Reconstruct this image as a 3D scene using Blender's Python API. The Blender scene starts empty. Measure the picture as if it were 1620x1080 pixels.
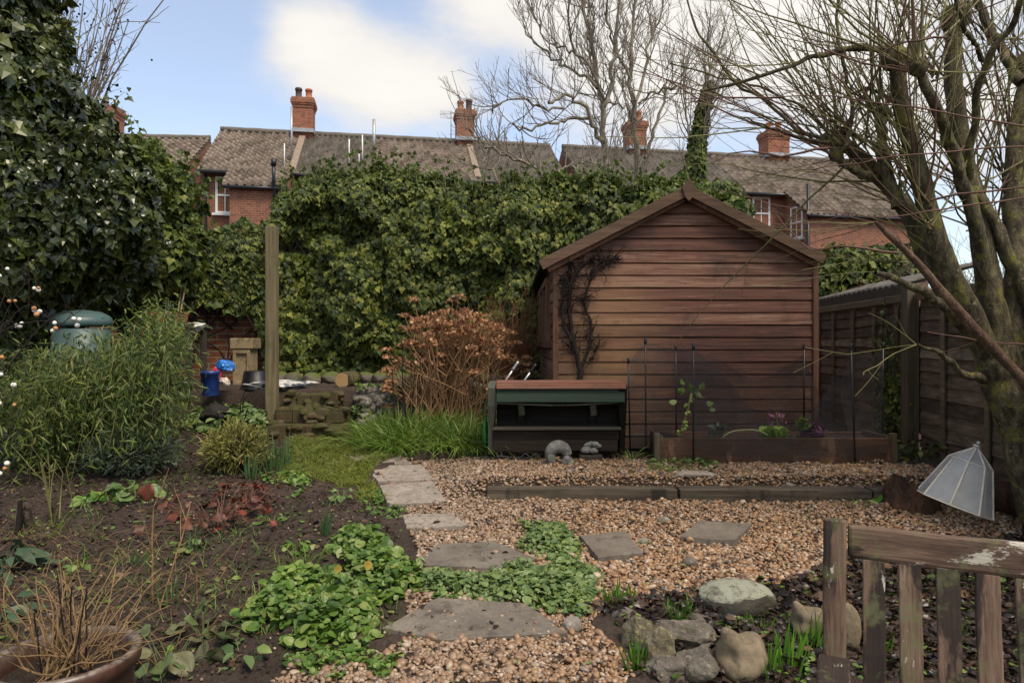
import bpy, bmesh, math, random
import numpy as np
from mathutils import Vector, Matrix
random.seed(7); rng = np.random.default_rng(7)
R_ = math.radians
sc = bpy.context.scene
COL = sc.collection

# ------------------------------------------------------------------ camera, sky, sun, exposure
CZ = 1.4; F = 1080.0
cam_d = bpy.data.cameras.new("camera"); cam = bpy.data.objects.new("camera", cam_d); COL.objects.link(cam)
cam.location = (0, 0, CZ); cam.rotation_euler = (R_(90), 0, 0)
cam_d.lens = 24; cam_d.sensor_width = 36; cam_d.clip_start = 0.05; cam_d.clip_end = 2000
cam_d.dof.use_dof = False
sc.camera = cam
SUN_EL, SUN_AZ = 58.0, 140.0       # azimuth clockwise from +Y : from behind the camera, to the right
sun_d = bpy.data.lights.new("sun", 'SUN'); sun = bpy.data.objects.new("sun", sun_d); COL.objects.link(sun)
sun_d.energy = 2.4; sun_d.angle = R_(22); sun_d.color = (1.0, 0.89, 0.74)
_az = R_(SUN_AZ); _el = R_(SUN_EL)
sd = Vector((math.sin(_az)*math.cos(_el), math.cos(_az)*math.cos(_el), math.sin(_el)))
sun.rotation_euler = sd.to_track_quat('Z', 'Y').to_euler(); sun.location = sd*50
w = bpy.data.worlds.new("World"); sc.world = w; w.use_nodes = True
nt = w.node_tree; nt.nodes.clear()
def N(t, typ, **kw):
    n = t.nodes.new(typ)
    for k, v in kw.items(): setattr(n, k, v)
    return n
def math_(t, op, a, b=None, clamp=False):
    n = N(t, 'ShaderNodeMath', operation=op, use_clamp=clamp)
    for i, q in enumerate((a, b)):
        if q is None: continue
        if isinstance(q, (int, float)): n.inputs[i].default_value = q
        else: t.links.new(q, n.inputs[i])
    return n.outputs[0]
out = N(nt, 'ShaderNodeOutputWorld'); bg = N(nt, 'ShaderNodeBackground'); bg.inputs[1].default_value = 0.15
sky = N(nt, 'ShaderNodeTexSky', sky_type='NISHITA', sun_disc=False)
sky.sun_elevation = _el; sky.sun_rotation = _az; sky.air_density = 1.0; sky.dust_density = 0.6; sky.ozone_density = 1.2
tc = N(nt, 'ShaderNodeTexCoord')
mp = N(nt, 'ShaderNodeMapping'); mp.inputs['Scale'].default_value = (1.0, 1.0, 2.6); mp.inputs['Location'].default_value = (0.35, 0.1, 0.2)
nt.links.new(tc.outputs['Generated'], mp.inputs[0])
nz = N(nt, 'ShaderNodeTexNoise'); nz.inputs['Scale'].default_value = 3.2; nz.inputs['Detail'].default_value = 9; nz.inputs['Roughness'].default_value = 0.58
nt.links.new(mp.outputs[0], nz.inputs[0])
def skydir(px, py):
    return Vector(((px-810)/F, 1, (540-py)/F)).normalized()
acc = None
for px, py, r, s in ((540, 85, 0.09, 0.34), (640, 125, 0.08, 0.32), (700, 140, .06, .2), (460, 55, 0.05, .2), (350, 185, 0.09, 0.16), (580, 190, 0.06, .06), (1150, 30, 0.25, 0.30), (930, 60, .14, .24), (770, 12, .07, .3), (1420, 100, .3, .3),
                     (230, 60, 0.20, -0.16), (790, 95, 0.06, -0.16), (610, 12, 0.06, -0.2), (700, 50, .05, -.12), (1170, 200, 0.09, -0.25)):
    vm = N(nt, 'ShaderNodeVectorMath', operation='DISTANCE'); nt.links.new(tc.outputs['Generated'], vm.inputs[0]); vm.inputs[1].default_value = skydir(px, py)
    q = math_(nt, 'DIVIDE', vm.outputs['Value'], r)
    q = math_(nt, 'MULTIPLY', q, q)
    q = math_(nt, 'MULTIPLY', math_(nt, 'POWER', 2.718, math_(nt, 'MULTIPLY', q, -1.0)), s)
    acc = q if acc is None else math_(nt, 'ADD', acc, q)
# more cloud high overhead and behind (a bright, mostly overcast winter sky)
sx = N(nt, 'ShaderNodeSeparateXYZ'); nt.links.new(tc.outputs['Generated'], sx.inputs[0])
ov = math_(nt, 'MULTIPLY', math_(nt, 'SUBTRACT', sx.outputs[2], 0.5, True), 0.5)
bk = math_(nt, 'MULTIPLY', math_(nt, 'MULTIPLY', sx.outputs[1], -1.0, True), 0.22)
dens = math_(nt, 'ADD', math_(nt, 'ADD', acc, math_(nt, 'MULTIPLY', nz.outputs[0], .85)), math_(nt, 'ADD', ov, bk))
cr = N(nt, 'ShaderNodeMapRange', interpolation_type='SMOOTHSTEP'); cr.inputs[1].default_value = 0.48; cr.inputs[2].default_value = 0.84; cr.inputs[3].default_value = 0.3
nt.links.new(dens, cr.inputs[0])
shade = N(nt, 'ShaderNodeMapRange'); shade.inputs[1].default_value = .45; shade.inputs[2].default_value = 1.0; shade.inputs[3].default_value = 3.2; shade.inputs[4].default_value = 4.0
nt.links.new(dens, shade.inputs[0])
cc = N(nt, 'ShaderNodeCombineXYZ')
nt.links.new(shade.outputs[0], cc.inputs[0]); nt.links.new(math_(nt, 'MULTIPLY', shade.outputs[0], .962), cc.inputs[1]); nt.links.new(math_(nt, 'MULTIPLY', shade.outputs[0], .915), cc.inputs[2])
mx = N(nt, 'ShaderNodeMix', data_type='RGBA')
nt.links.new(cr.outputs[0], mx.inputs[0])
nt.links.new(sky.outputs[0], mx.inputs[6]); nt.links.new(cc.outputs[0], mx.inputs[7])
nt.links.new(mx.outputs[2], bg.inputs[0]); nt.links.new(bg.outputs[0], out.inputs[0])
sc.view_settings.view_transform = 'Standard'; sc.view_settings.look = 'None'
sc.view_settings.exposure = 0.76; sc.view_settings.gamma = 1.0; sc.view_settings.use_curve_mapping = False
cy = sc.cycles
cy.max_bounces = 6; cy.diffuse_bounces = 3; cy.glossy_bounces = 3; cy.transmission_bounces = 4; cy.transparent_max_bounces = 12
cy.use_denoising = True; cy.sample_clamp_indirect = 6

# ------------------------------------------------------------------ numeric helpers
def sm(x, a, b):
    t = np.clip((np.asarray(x, float)-a)/(b-a), 0, 1); return t*t*(3-2*t)
def _hash(a, b, c, s):
    n = (a.astype(np.int64)*374761393 + b.astype(np.int64)*668265263 + c.astype(np.int64)*1274126177 + s*974711) & 0xffffffff
    n = ((n ^ (n >> 13))*1103515245) & 0xffffffff; n = (n ^ (n >> 16)) & 0xffffff
    return n/float(0xffffff)
def vn(x, y, z=0.0, s=0):
    x, y, z = np.broadcast_arrays(np.asarray(x, float), np.asarray(y, float), np.asarray(z, float))
    ix, iy, iz = np.floor(x), np.floor(y), np.floor(z); fx, fy, fz = x-ix, y-iy, z-iz
    fx, fy, fz = [f*f*(3-2*f) for f in (fx, fy, fz)]; r = 0
    for dx in (0, 1):
        for dy in (0, 1):
            for dz in (0, 1):
                r = r + _hash(ix+dx, iy+dy, iz+dz, s)*np.where(dx, fx, 1-fx)*np.where(dy, fy, 1-fy)*np.where(dz, fz, 1-fz)
    return r
def fbm(x, y, z=0.0, s=0, o=4):
    r = 0; a = .5; t = 0
    for i in range(o):
        r = r+a*vn(np.asarray(x)*2**i, np.asarray(y)*2**i, np.asarray(z)*2**i, s+i); t += a; a *= .55
    return r/t
def nrm(v):
    v = np.asarray(v, float); return v/np.maximum(np.linalg.norm(v, axis=-1, keepdims=True), 1e-9)
def U(a, b, n=None): return rng.uniform(a, b, n)

def Hb(x, y):
    x = np.asarray(x, float); y = np.asarray(y, float)
    b = -.2+.126*np.clip(y, -3, 60)
    right = b*(1-sm(y, 4.5, 4.62))+.49*sm(y, 4.5, 4.62)
    left = np.minimum(b, .60)
    left = left+(.9-left)*sm(y, 6.72, 6.86)
    t = sm(x, -.5, -.1)
    t2 = sm(x, -.05, .25)
    rr = np.where(y > 6.3, .49, right)
    mid = np.minimum(b, .55)
    mid = mid+(.9-mid)*sm(y, 6.72, 6.86)
    lo = np.where(y > 6.0, mid*(1-t2)+rr*t2, left*(1-t)+right*t)
    return lo
def W(px, py, Y): return np.array([(px-810)/F*Y, Y, CZ-(py-540)/F*Y])
def G(px, py):
    ys = np.arange(1.2, 14, .004)
    x = (px-810)/F*ys; z = CZ-(py-540)/F*ys
    k = np.argmax(z <= Hb(x, ys)); return np.array([x[k], ys[k], float(Hb(x[k], ys[k]))])
def poly_px(pts): return np.array([G(*p)[:2] for p in pts])
def inside(poly, x, y):
    x = np.asarray(x); y = np.asarray(y); c = np.zeros(x.shape, bool); n = len(poly)
    for i in range(n):
        x1, y1 = poly[i]; x2, y2 = poly[(i+1) % n]
        if y1 == y2: continue
        c ^= ((y1 > y) != (y2 > y)) & (x < (x2-x1)*(y-y1)/(y2-y1)+x1)
    return c
GRAVEL = poly_px([(400, 1085), (540, 1040), (640, 1015), (650, 930), (660, 870), (640, 800), (600, 752), (640, 730), (770, 722), (1040, 728), (1460, 736), (1560, 780), (1620, 806), (1620, 852), (1330, 872), (1240, 930), (1120, 935), (960, 955), (930, 990), (985, 1020), (1000, 1085)])
MOSS = poly_px([(445, 765), (452, 700), (500, 690), (545, 694), (610, 700), (640, 722), (600, 742), (580, 748), (612, 800), (590, 800), (560, 768), (505, 762)])
def H(x, y):
    x = np.asarray(x, float); y = np.asarray(y, float)
    g = inside(GRAVEL, x, y)
    near = sm(y, 0.5, 2)*(1-sm(y, 9, 11))
    soil = (fbm(x*3.2, y*3.2, 0, 3)-.5)*.10+(fbm(x*14, y*14, 0, 9, 3)-.5)*.045
    gr = (fbm(x*2.5, y*2.5, 0, 5)-.5)*.03
    return Hb(x, y)+near*np.where(g, gr, soil*.9+.012)

class MB:
    def __init__(s): s.V = []; s.F = []; s.n = 0
    def add(s, V, Fs, mi=0, smooth=False):
        V = np.asarray(V, float).reshape(-1, 3)
        if isinstance(Fs, np.ndarray): s.F.append((Fs+s.n, mi, smooth))
        else:
            d = {}
            for f in Fs: d.setdefault(len(f), []).append(f)
            for k, l in d.items(): s.F.append((np.array(l)+s.n, mi, smooth))
        s.V.append(V); s.n += len(V); return s
def obj(name, mb, mats, parent=None, bevel=0.0, label=None):
    me = bpy.data.meshes.new(name)
    V = np.concatenate(mb.V)
    if parent is not None: V = V-np.array(parent.location)
    loops = np.concatenate([f.ravel() for f, _, _ in mb.F])
    sizes = np.concatenate([np.full(len(f), f.shape[1]) for f, _, _ in mb.F])
    mi = np.concatenate([np.full(len(f), m) for f, m, _ in mb.F]); smt = np.concatenate([np.full(len(f), s_) for f, _, s_ in mb.F])
    st = np.concatenate([[0], np.cumsum(sizes)[:-1]])
    me.vertices.add(len(V)); me.vertices.foreach_set('co', V.astype(np.float32).ravel())
    me.loops.add(len(loops)); me.loops.foreach_set('vertex_index', loops.astype(np.int32))
    me.polygons.add(len(sizes)); me.polygons.foreach_set('loop_start', st.astype(np.int32))
    try: me.polygons.foreach_set('loop_total', sizes.astype(np.int32))
    except Exception: pass
    me.polygons.foreach_set('material_index', mi.astype(np.int32)); me.polygons.foreach_set('use_smooth', smt.astype(bool))
    me.update(calc_edges=True); me.validate()
    for m in (mats if isinstance(mats, (list, tuple)) else [mats]): me.materials.append(m)
    o = bpy.data.objects.new(name, me); COL.objects.link(o)
    if parent is not None: o.parent = parent
    if bevel:
        b = o.modifiers.new('bevel', 'BEVEL'); b.width = bevel; b.segments = 2; b.limit_method = 'ANGLE'; b.angle_limit = R_(40)
    if label: o['label'] = label
    return o
def tag(o, label, cat, group=None, kind=None):
    o['label'] = label; o['category'] = cat
    if group: o['group'] = group
    if kind: o['kind'] = kind
    return o
def thing(name, label, cat, loc, group=None):
    o = bpy.data.objects.new(name, None); COL.objects.link(o); o.location = Vector([float(c) for c in loc]); o.empty_display_size = .1
    return tag(o, label, cat, group)
def structure(o): o['kind'] = 'structure'; return o

_BF = np.array([(0, 1, 3, 2), (4, 6, 7, 5), (0, 4, 5, 1), (2, 3, 7, 6), (0, 2, 6, 4), (1, 5, 7, 3)])
def box(mb, c, s, Rm=None, mi=0, taper=(1, 1)):
    V = np.array([(x, y, z) for x in (-.5, .5) for y in (-.5, .5) for z in (-.5, .5)], float)
    V[V[:, 2] > 0, :2] *= np.array(taper)
    V = V*np.array(s)
    if Rm is not None: V = V@np.asarray(Rm).T
    return mb.add(V+np.array(c), _BF, mi)
def frame(d, up=(0, 0, 1)):
    """columns: side, d, normal"""
    d = nrm(d); up = np.broadcast_to(np.asarray(up, float), d.shape)
    s = np.cross(d, up); bad = np.linalg.norm(s, axis=-1) < 1e-4
    if np.any(bad):
        s = np.where(bad[..., None], np.cross(d, np.array([1., .1, 0])), s)
    s = nrm(s); n = np.cross(s, d)
    return np.stack([s, d, n], -1)
def beam(mb, p0, p1, w_, h_, up=(0, 0, 1), seg=1, jit=0.0, mi=0):
    p0 = np.array(p0, float); p1 = np.array(p1, float); Rm = frame(p1-p0, up)
    L = np.linalg.norm(p1-p0); V = []; Fs = []
    for i in range(seg+1):
        t = i/seg; c = p0+(p1-p0)*t
        j = U(-jit, jit, 2) if jit else (0, 0)
        for a, b in ((-1, -1), (1, -1), (1, 1), (-1, 1)):
            V.append(c+Rm[:, 0]*(a*w_/2+j[0])+Rm[:, 2]*(b*h_/2+j[1]))
    for i in range(seg):
        for k in range(4): Fs.append((i*4+k, i*4+(k+1) % 4, i*4+4+(k+1) % 4, i*4+4+k))
    Fs.append((3, 2, 1, 0)); Fs.append(tuple(seg*4+k for k in range(4)))
    return mb.add(V, Fs, mi)
def tubes(mb, P, Rr, sides=4, mi=0, cap=False):
    P = np.asarray(P, float); n, k, _ = P.shape; Rr = np.broadcast_to(np.asarray(Rr, float), (n, k))
    T = np.gradient(P, axis=1); T = nrm(T); mean = nrm(P[:, -1]-P[:, 0])
    ref = np.where((np.abs(mean[:, 2:3]) > .8), np.array([[1., .13, .07]]), np.array([[.05, .1, 1.]]))
    A = nrm(np.cross(T, ref[:, None, :])); B = np.cross(T, A)
    ang = np.arange(sides)*2*math.pi/sides
    V = P[:, :, None, :]+Rr[:, :, None, None]*(A[:, :, None, :]*np.cos(ang)[None, None, :, None]+B[:, :, None, :]*np.sin(ang)[None, None, :, None])
    idx = np.arange(n*k*sides).reshape(n, k, sides)
    a = idx[:, :-1, :]; b = np.roll(idx, -1, 2)[:, :-1, :]; c = np.roll(idx, -1, 2)[:, 1:, :]; d = idx[:, 1:, :]
    Fq = np.stack([a, b, c, d], -1).reshape(-1, 4)
    mb.add(V.reshape(-1, 3), Fq, mi, True)
    if cap:
        for q in range(n):
            mb.F.append((np.array([idx[q, -1, :]])+mb.n-n*k*sides, mi, False)); mb.F.append((np.array([idx[q, 0, ::-1]])+mb.n-n*k*sides, mi, False))
    return mb
def tube(mb, pts, r, sides=8, mi=0, cap=True):
    pts = np.array(pts, float); r = np.broadcast_to(np.asarray(r, float), (len(pts),))
    return tubes(mb, pts[None], r[None], sides, mi, cap)
def lathe(mb, c, prof, n=32, mi=0, wob=0.0):
    a = np.arange(n)*2*math.pi/n; c = np.array(c, float)
    V = np.concatenate([np.stack([c[0]+np.cos(a)*r_, c[1]+np.sin(a)*r_, np.full(n, c[2]+z_)], -1) for z_, r_ in prof]); m = len(prof)
    ix = np.arange(m*n).reshape(m, n); Fq = np.stack([ix[:-1], np.roll(ix, -1, 1)[:-1], np.roll(ix, -1, 1)[1:], ix[1:]], -1).reshape(-1, 4)
    return mb.add(V, Fq, mi, True)
def rough(mb, amp, sc_, seed=0):
    for i, V in enumerate(mb.V):
        mb.V[i] = V+np.stack([fbm(V[:, 0]*sc_+9*k, V[:, 1]*sc_, V[:, 2]*sc_, seed+k, 3)-.5 for k in range(3)], -1)*2*amp
def resample(pts, k):
    pts = np.array(pts, float)
    if len(pts) == 2:
        t = np.linspace(0, 1, k)[:, None]; return pts[0]*(1-t)+pts[1]*t
    p = np.vstack([2*pts[0]-pts[1], pts, 2*pts[-1]-pts[-2]]); m = len(pts)-1; outp = []
    for t in np.linspace(0, m-1e-6, k):
        i = int(t); f = t-i; a, b, c, d = p[i], p[i+1], p[i+2], p[i+3]
        outp.append(.5*((2*b)+(-a+c)*f+(2*a-5*b+4*c-d)*f*f+(-a+3*b-3*c+d)*f**3))
    return np.array(outp)
def ribbons(mb, P, wd, side=None, mi=0):
    P = np.asarray(P, float); n, k, _ = P.shape; wd = np.broadcast_to(np.asarray(wd, float), (n, k))
    if side is None:
        a = U(0, 2*math.pi, n); side = np.stack([np.cos(a), np.sin(a), 0*a], -1)
    T = nrm(np.gradient(P, axis=1)); S = side[:, None, :]-T*np.sum(side[:, None, :]*T, -1, keepdims=True); S = nrm(S)
    V = np.stack([P-S*wd[..., None]/2, P+S*wd[..., None]/2], 2); idx = np.arange(n*k*2).reshape(n, k, 2)
    Fq = np.stack([idx[:, :-1, 0], idx[:, :-1, 1], idx[:, 1:, 1], idx[:, 1:, 0]], -1).reshape(-1, 4)
    return mb.add(V.reshape(-1, 3), Fq, mi, True)
def inst(mb, tpl, pos, Rm, s, mi=0, smooth=False):
    V, Fs = tpl; pos = np.asarray(pos, float); n = len(pos); s = np.asarray(s, float)
    if s.ndim == 1: s = np.repeat(s[:, None], 3, 1)
    X = np.einsum('nij,nkj->nki', Rm, V[None]*s[:, None, :])+pos[:, None, :]
    off = (np.arange(n)*len(V))
    base = mb.n; mb.V.append(X.reshape(-1, 3)); mb.n += n*len(V)
    for f in Fs:
        mb.F.append(((f[None]+off[:, None, None]).reshape(-1, f.shape[1])+base, mi, smooth))
    return mb
def tpl(V, polys):
    d = {}
    for f in polys: d.setdefault(len(f), []).append(f)
    return np.array(V, float), [np.array(l) for l in d.values()]
def ico(sub):
    bm = bmesh.new(); bmesh.ops.create_icosphere(bm, subdivisions=sub, radius=1)
    V = np.array([v.co[:] for v in bm.verts]); Fs = np.array([[v.index for v in f.verts] for f in bm.faces]); bm.free(); return V, [Fs]
ICO1, ICO2, ICO3, ICO4 = ico(1), ico(2), ico(3), ico(4)
T_IVY = tpl([(0, 0, 0), (0, .45, .02), (0, 1, -.12), (.30, -.10, .05), (.52, .24, .02), (.30, .48, .08), (-.30, -.10, .05), (-.52, .24, .02), (-.30, .48, .08)],
            [(0, 3, 4, 5, 1), (1, 5, 2), (0, 1, 8, 7, 6), (1, 2, 8)])
T_OVAL = tpl([(0, 0, 0), (0, .35, .05), (0, .7, .04), (0, 1, -.08), (.26, .3, .1), (.22, .68, .08), (-.26, .3, .1), (-.22, .68, .08)],
             [(0, 4, 1), (1, 4, 5, 2), (2, 5, 3), (0, 1, 6), (1, 2, 7, 6), (2, 3, 7)])
T_LANCE = tpl([(0, 0, 0), (.07, .3, .02), (-.07, .3, .02), (0, .55, .0), (.04, .75, -.06), (-.04, .75, -.06), (0, 1, -.16)],
              [(0, 1, 3, 2), (3, 1, 4), (3, 5, 2), (3, 4, 6, 5)])
_rv = [(0, .5, -.06)]+[(.5*math.sin(a)*(1+.08*math.cos(3*a)), .5-.5*math.cos(a), .07*math.cos(2*a)) for a in np.linspace(.25, 2*math.pi-.25, 9)]
T_ROUND = tpl(_rv, [(0, i, i+1) for i in range(1, 9)]+[(0, 9, 1)])
def big_leaf(wf, nu=7, nv=8, fold=.12, wave=.05, curl=-.12, lobes=0):
    V = []; us = np.linspace(-1, 1, nu); vs = np.linspace(0, 1, nv)
    for v in vs:
        for u in us:
            wv = wf(v)*(1+(.16*math.cos(lobes*math.pi*2*v)*abs(u) if lobes else 0))
            V.append((u*wv, v+(.10*abs(u)*(.5-v)), fold*abs(u)*math.sin(v*math.pi)+wave*math.sin(v*9+u*2)*abs(u)+curl*v*v-.03*math.cos(u*6)*math.sin(v*math.pi)))
    return tpl(V, [(j*nu+i, j*nu+i+1, (j+1)*nu+i+1, (j+1)*nu+i) for j in range(nv-1) for i in range(nu-1)])
T_BIG = big_leaf(lambda v: .44*math.sin(math.pi*min(1, max(0, v*.93+.05)))**.6)
T_LOBE = big_leaf(lambda v: .42*math.sin(math.pi*min(1, max(0, v*.95+.04)))**.7, 7, 9, -.15, .09, -.2, 3)
T_PET = tpl([(-.5, 0, 0), (.5, 0, 0), (.6, .8, .2), (0, 1.1, .1), (-.6, .8, .2)], [(0, 1, 2, 3, 4)])
def rand_dirs(n): return nrm(rng.normal(size=(n, 3)))
def rand_frames(n):
    return frame(rand_dirs(n), rand_dirs(n))
def rock_v(c, r, seed, sub=ICO4, rough=.25, facet=0.0, Rz=0.0):
    V = sub[0].copy()
    if facet:
        q = np.random.default_rng(seed); 
        for _ in range(9):
            d = nrm(q.normal(size=3)); k = q.uniform(.55, .85); dd = V@d; V = V-np.maximum(dd-k, 0)[:, None]*d*facet
    n = fbm(V[:, 0]*1.5+seed, V[:, 1]*1.5, V[:, 2]*1.5, seed, 4)-.5
    n2 = fbm(V[:, 0]*7+seed, V[:, 1]*7, V[:, 2]*7, seed+5, 3)-.5
    V = V*(1+rough*2*n+rough*.35*n2)[:, None]*np.array(r)
    c_, s_ = math.cos(Rz), math.sin(Rz); V = V@np.array([[c_, s_, 0], [-s_, c_, 0], [0, 0, 1]])
    return V+np.array(c), sub[1][0]

# ------------------------------------------------------------------ materials
MATS = {}
class S:
    """small shader builder"""
    def __init__(s, name):
        s.m = bpy.data.materials.new(name); s.m.use_nodes = True; s.t = s.m.node_tree; s.t.nodes.clear()
        s.out = N(s.t, 'ShaderNodeOutputMaterial'); s.b = N(s.t, 'ShaderNodeBsdfPrincipled'); s.t.links.new(s.b.outputs[0], s.out.inputs[0])
        s.tc = N(s.t, 'ShaderNodeTexCoord'); s.geo = N(s.t, 'ShaderNodeNewGeometry'); MATS[name] = s.m
    def L(s, a, b): s.t.links.new(a, b)
    def vec(s, scale=(1, 1, 1), src=None, loc=(0, 0, 0), rot=(0, 0, 0)):
        m = N(s.t, 'ShaderNodeMapping'); m.inputs['Scale'].default_value = scale; m.inputs['Location'].default_value = loc; m.inputs['Rotation'].default_value = rot
        s.L(src or s.geo.outputs['Position'], m.inputs[0]); return m.outputs[0]
    def noise(s, scale, detail=5, rough=.55, vec=None, dist=0.0):
        n = N(s.t, 'ShaderNodeTexNoise'); n.inputs['Scale'].default_value = scale; n.inputs['Detail'].default_value = detail; n.inputs['Roughness'].default_value = rough; n.inputs['Distortion'].default_value = dist
        s.L(vec or s.geo.outputs['Position'], n.inputs[0]); return n.outputs[0]
    def rnd(s): return s.geo.outputs['Random Per Island']
    def ramp(s, fac, cols, pos=None, interp='LINEAR'):
        r = N(s.t, 'ShaderNodeValToRGB'); e = r.color_ramp; e.interpolation = interp
        pos = pos or [i/max(len(cols)-1, 1) for i in range(len(cols))]
        while len(e.elements) < len(cols): e.elements.new(.5)
        for i, (c, p) in enumerate(zip(cols, pos)):
            e.elements[i].position = p; e.elements[i].color = (*c, 1) if len(c) == 3 else c
        s.L(fac, r.inputs[0]); return r.outputs[0]
    def mix(s, fac, a, b, mode='MIX'):
        n = N(s.t, 'ShaderNodeMix', data_type='RGBA', blend_type=mode)
        for q, i in ((fac, 0), (a, 6), (b, 7)):
            if isinstance(q, (int, float)): n.inputs[i].default_value = q
            elif isinstance(q, tuple): n.inputs[i].default_value = (*q, 1)
            else: s.L(q, n.inputs[i])
        return n.outputs[2]
    def rng_(s, v, a, b, c=0.0, d=1.0):
        n = N(s.t, 'ShaderNodeMapRange'); s.L(v, n.inputs[0])
        for i, q in enumerate((a, b, c, d)): n.inputs[i+1].default_value = q
        return n.outputs[0]
    def math(s, op, a, b=None): return math_(s.t, op, a, b)
    def up(s):
        x = N(s.t, 'ShaderNodeSeparateXYZ'); s.L(s.geo.outputs['Normal'], x.inputs[0]); return x.outputs[2]
    def col(s, c):
        if isinstance(c, tuple): s.b.inputs['Base Color'].default_value = (*c, 1)
        else: s.L(c, s.b.inputs['Base Color'])
        s.c = c; return s
    def set(s, rough=.6, spec=.5, metal=0.0):
        if isinstance(rough, float): s.b.inputs['Roughness'].default_value = rough
        else: s.L(rough, s.b.inputs['Roughness'])
        s.b.inputs['Specular IOR Level'].default_value = spec; s.b.inputs['Metallic'].default_value = metal; return s
    def bump(s, h, strength=.5, dist=.01):
        b = N(s.t, 'ShaderNodeBump'); b.inputs['Strength'].default_value = strength; b.inputs['Distance'].default_value = dist
        s.L(h, b.inputs['Height']); s.L(b.outputs[0], s.b.inputs['Normal']); return s
    def translucent(s, k=.25):
        t = N(s.t, 'ShaderNodeBsdfTranslucent'); s.L(s.c, t.inputs[0]); m = N(s.t, 'ShaderNodeMixShader'); m.inputs[0].default_value = k
        s.L(s.b.outputs[0], m.inputs[1]); s.L(t.outputs[0], m.inputs[2]); s.L(m.outputs[0], s.out.inputs[0]); return s
def leaf(name, cols, rough=.42, spec=.5, tr=.2, patch=1.3):
    s = S(name); c = s.ramp(s.rnd(), cols)
    v = s.noise(patch, 3); c = s.mix(s.rng_(v, .3, .7, 0, 1), s.mix(1.0, c, (.72, .74, .78), 'MULTIPLY'), s.mix(1.0, c, (1.25, 1.22, 1.0), 'MULTIPLY'))
    s.col(c).set(rough, spec)
    if tr: s.translucent(tr)
    return s.m
def bark(name, cols, moss=None, scale=18, stretch=.25, rough=.85):
    s = S(name); v = s.vec((1, 1, stretch)); n = s.noise(scale, 6, .6, v); c = s.ramp(s.rng_(n, .3, .72), cols)
    if moss:
        m = s.noise(9, 5, .7); c = s.mix(s.rng_(m, .52, .62), c, moss)
    f2 = s.noise(scale*3.2, 5, .7, s.vec((1, 1, stretch*1.6))); c = s.mix(s.rng_(f2, .5, .75, 0, .75), c, tuple(q*.35 for q in cols[0])); c = s.mix(s.rng_(s.noise(38, 5, .75), .60, .66, 0, .7), c, tuple(q*1.9 for q in cols[-1]))
    s.col(c).set(rough, .3).bump(s.math('ADD', n, f2), 1.0, .02); return s.m
def wood(name, cols, axis=0, scale=7, rough=.75, dirt=None, perboard=.35, bump=.35, stain=None, gloss_spec=.35, orange=None, knots=None, algae=False):
    s = S(name); st = [1.0, 1.0, 1.0]; st[axis] = .05; off = s.tc.outputs['Object']
    addv = N(s.t, 'ShaderNodeVectorMath', operation='ADD'); rr = N(s.t, 'ShaderNodeCombineXYZ'); k = s.math('MULTIPLY', s.rnd(), 37.0)
    for i in range(3): s.L(k, rr.inputs[i])
    s.L(off, addv.inputs[0]); s.L(rr.outputs[0], addv.inputs[1])
    g = s.noise(scale*6, 6, .65, s.vec(tuple(st), addv.outputs[0]), .4); b = s.noise(scale*.35, 5, .6, s.vec(tuple(math.sqrt(q) for q in st), addv.outputs[0]))
    f = s.math('ADD', s.math('MULTIPLY', g, .75), s.math('MULTIPLY', b, .40)); f = s.math('ADD', f, s.math('MULTIPLY', s.math('SUBTRACT', s.rnd(), .5), perboard))
    c = s.ramp(s.rng_(f, .34, .80), cols)
    if knots:
        vo = N(s.t, 'ShaderNodeTexVoronoi'); vo.inputs['Scale'].default_value = knots; sk = [1., 1., 1.]; sk[axis] = .45
        s.L(s.vec(tuple(sk), addv.outputs[0]), vo.inputs['Vector']); kd = s.math('ADD', vo.outputs['Distance'], s.math('MULTIPLY', g, .05)); c = s.mix(s.rng_(kd, .055, .10, .85, 0), c, (.018, .008, .005))
    if dirt:
        d = s.noise(3.1, 7, .68); c = s.mix(s.rng_(d, .52, .72, 0, .85), c, dirt)
    if stain:
        d = s.noise(5.3, 7, .7, s.vec((1, 1, .35))); c = s.mix(s.rng_(d, .56, .64, 0, .9), c, stain)
    if algae:
        x2 = N(s.t, 'ShaderNodeSeparateXYZ'); s.L(s.geo.outputs['Position'], x2.inputs[0]); c = s.mix(s.math('MULTIPLY', s.rng_(x2.outputs[2], .5, 1.15, .8, 0), s.rng_(s.noise(6, 6, .7, s.vec((1, 1, .4))), .38, .6)), c, (.04, .042, .02))
        c = s.mix(s.rng_(s.noise(9, 6, .75, s.vec((1, 1, .22))), .56, .72, 0, .55), c, (.03, .016, .011))
    if orange:
        x = N(s.t, 'ShaderNodeSeparateXYZ'); s.L(s.geo.outputs['Position'], x.inputs[0]); cx0, cz0, rr0, oc = orange
        q = s.math('ADD', s.math('POWER', s.math('MULTIPLY', s.math('SUBTRACT', x.outputs[0], cx0), 1/rr0), 2.0), s.math('POWER', s.math('MULTIPLY', s.math('SUBTRACT', x.outputs[2], cz0), 1/(rr0*1.2)), 2.0))
        c = s.mix(s.math('MULTIPLY', s.rng_(q, 0, 1, 1, 0), s.rng_(b, .35, .6, .1, .8)), c, oc)
    s.col(c).set(rough, gloss_spec).bump(g, bump, .006); return s.m
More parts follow.
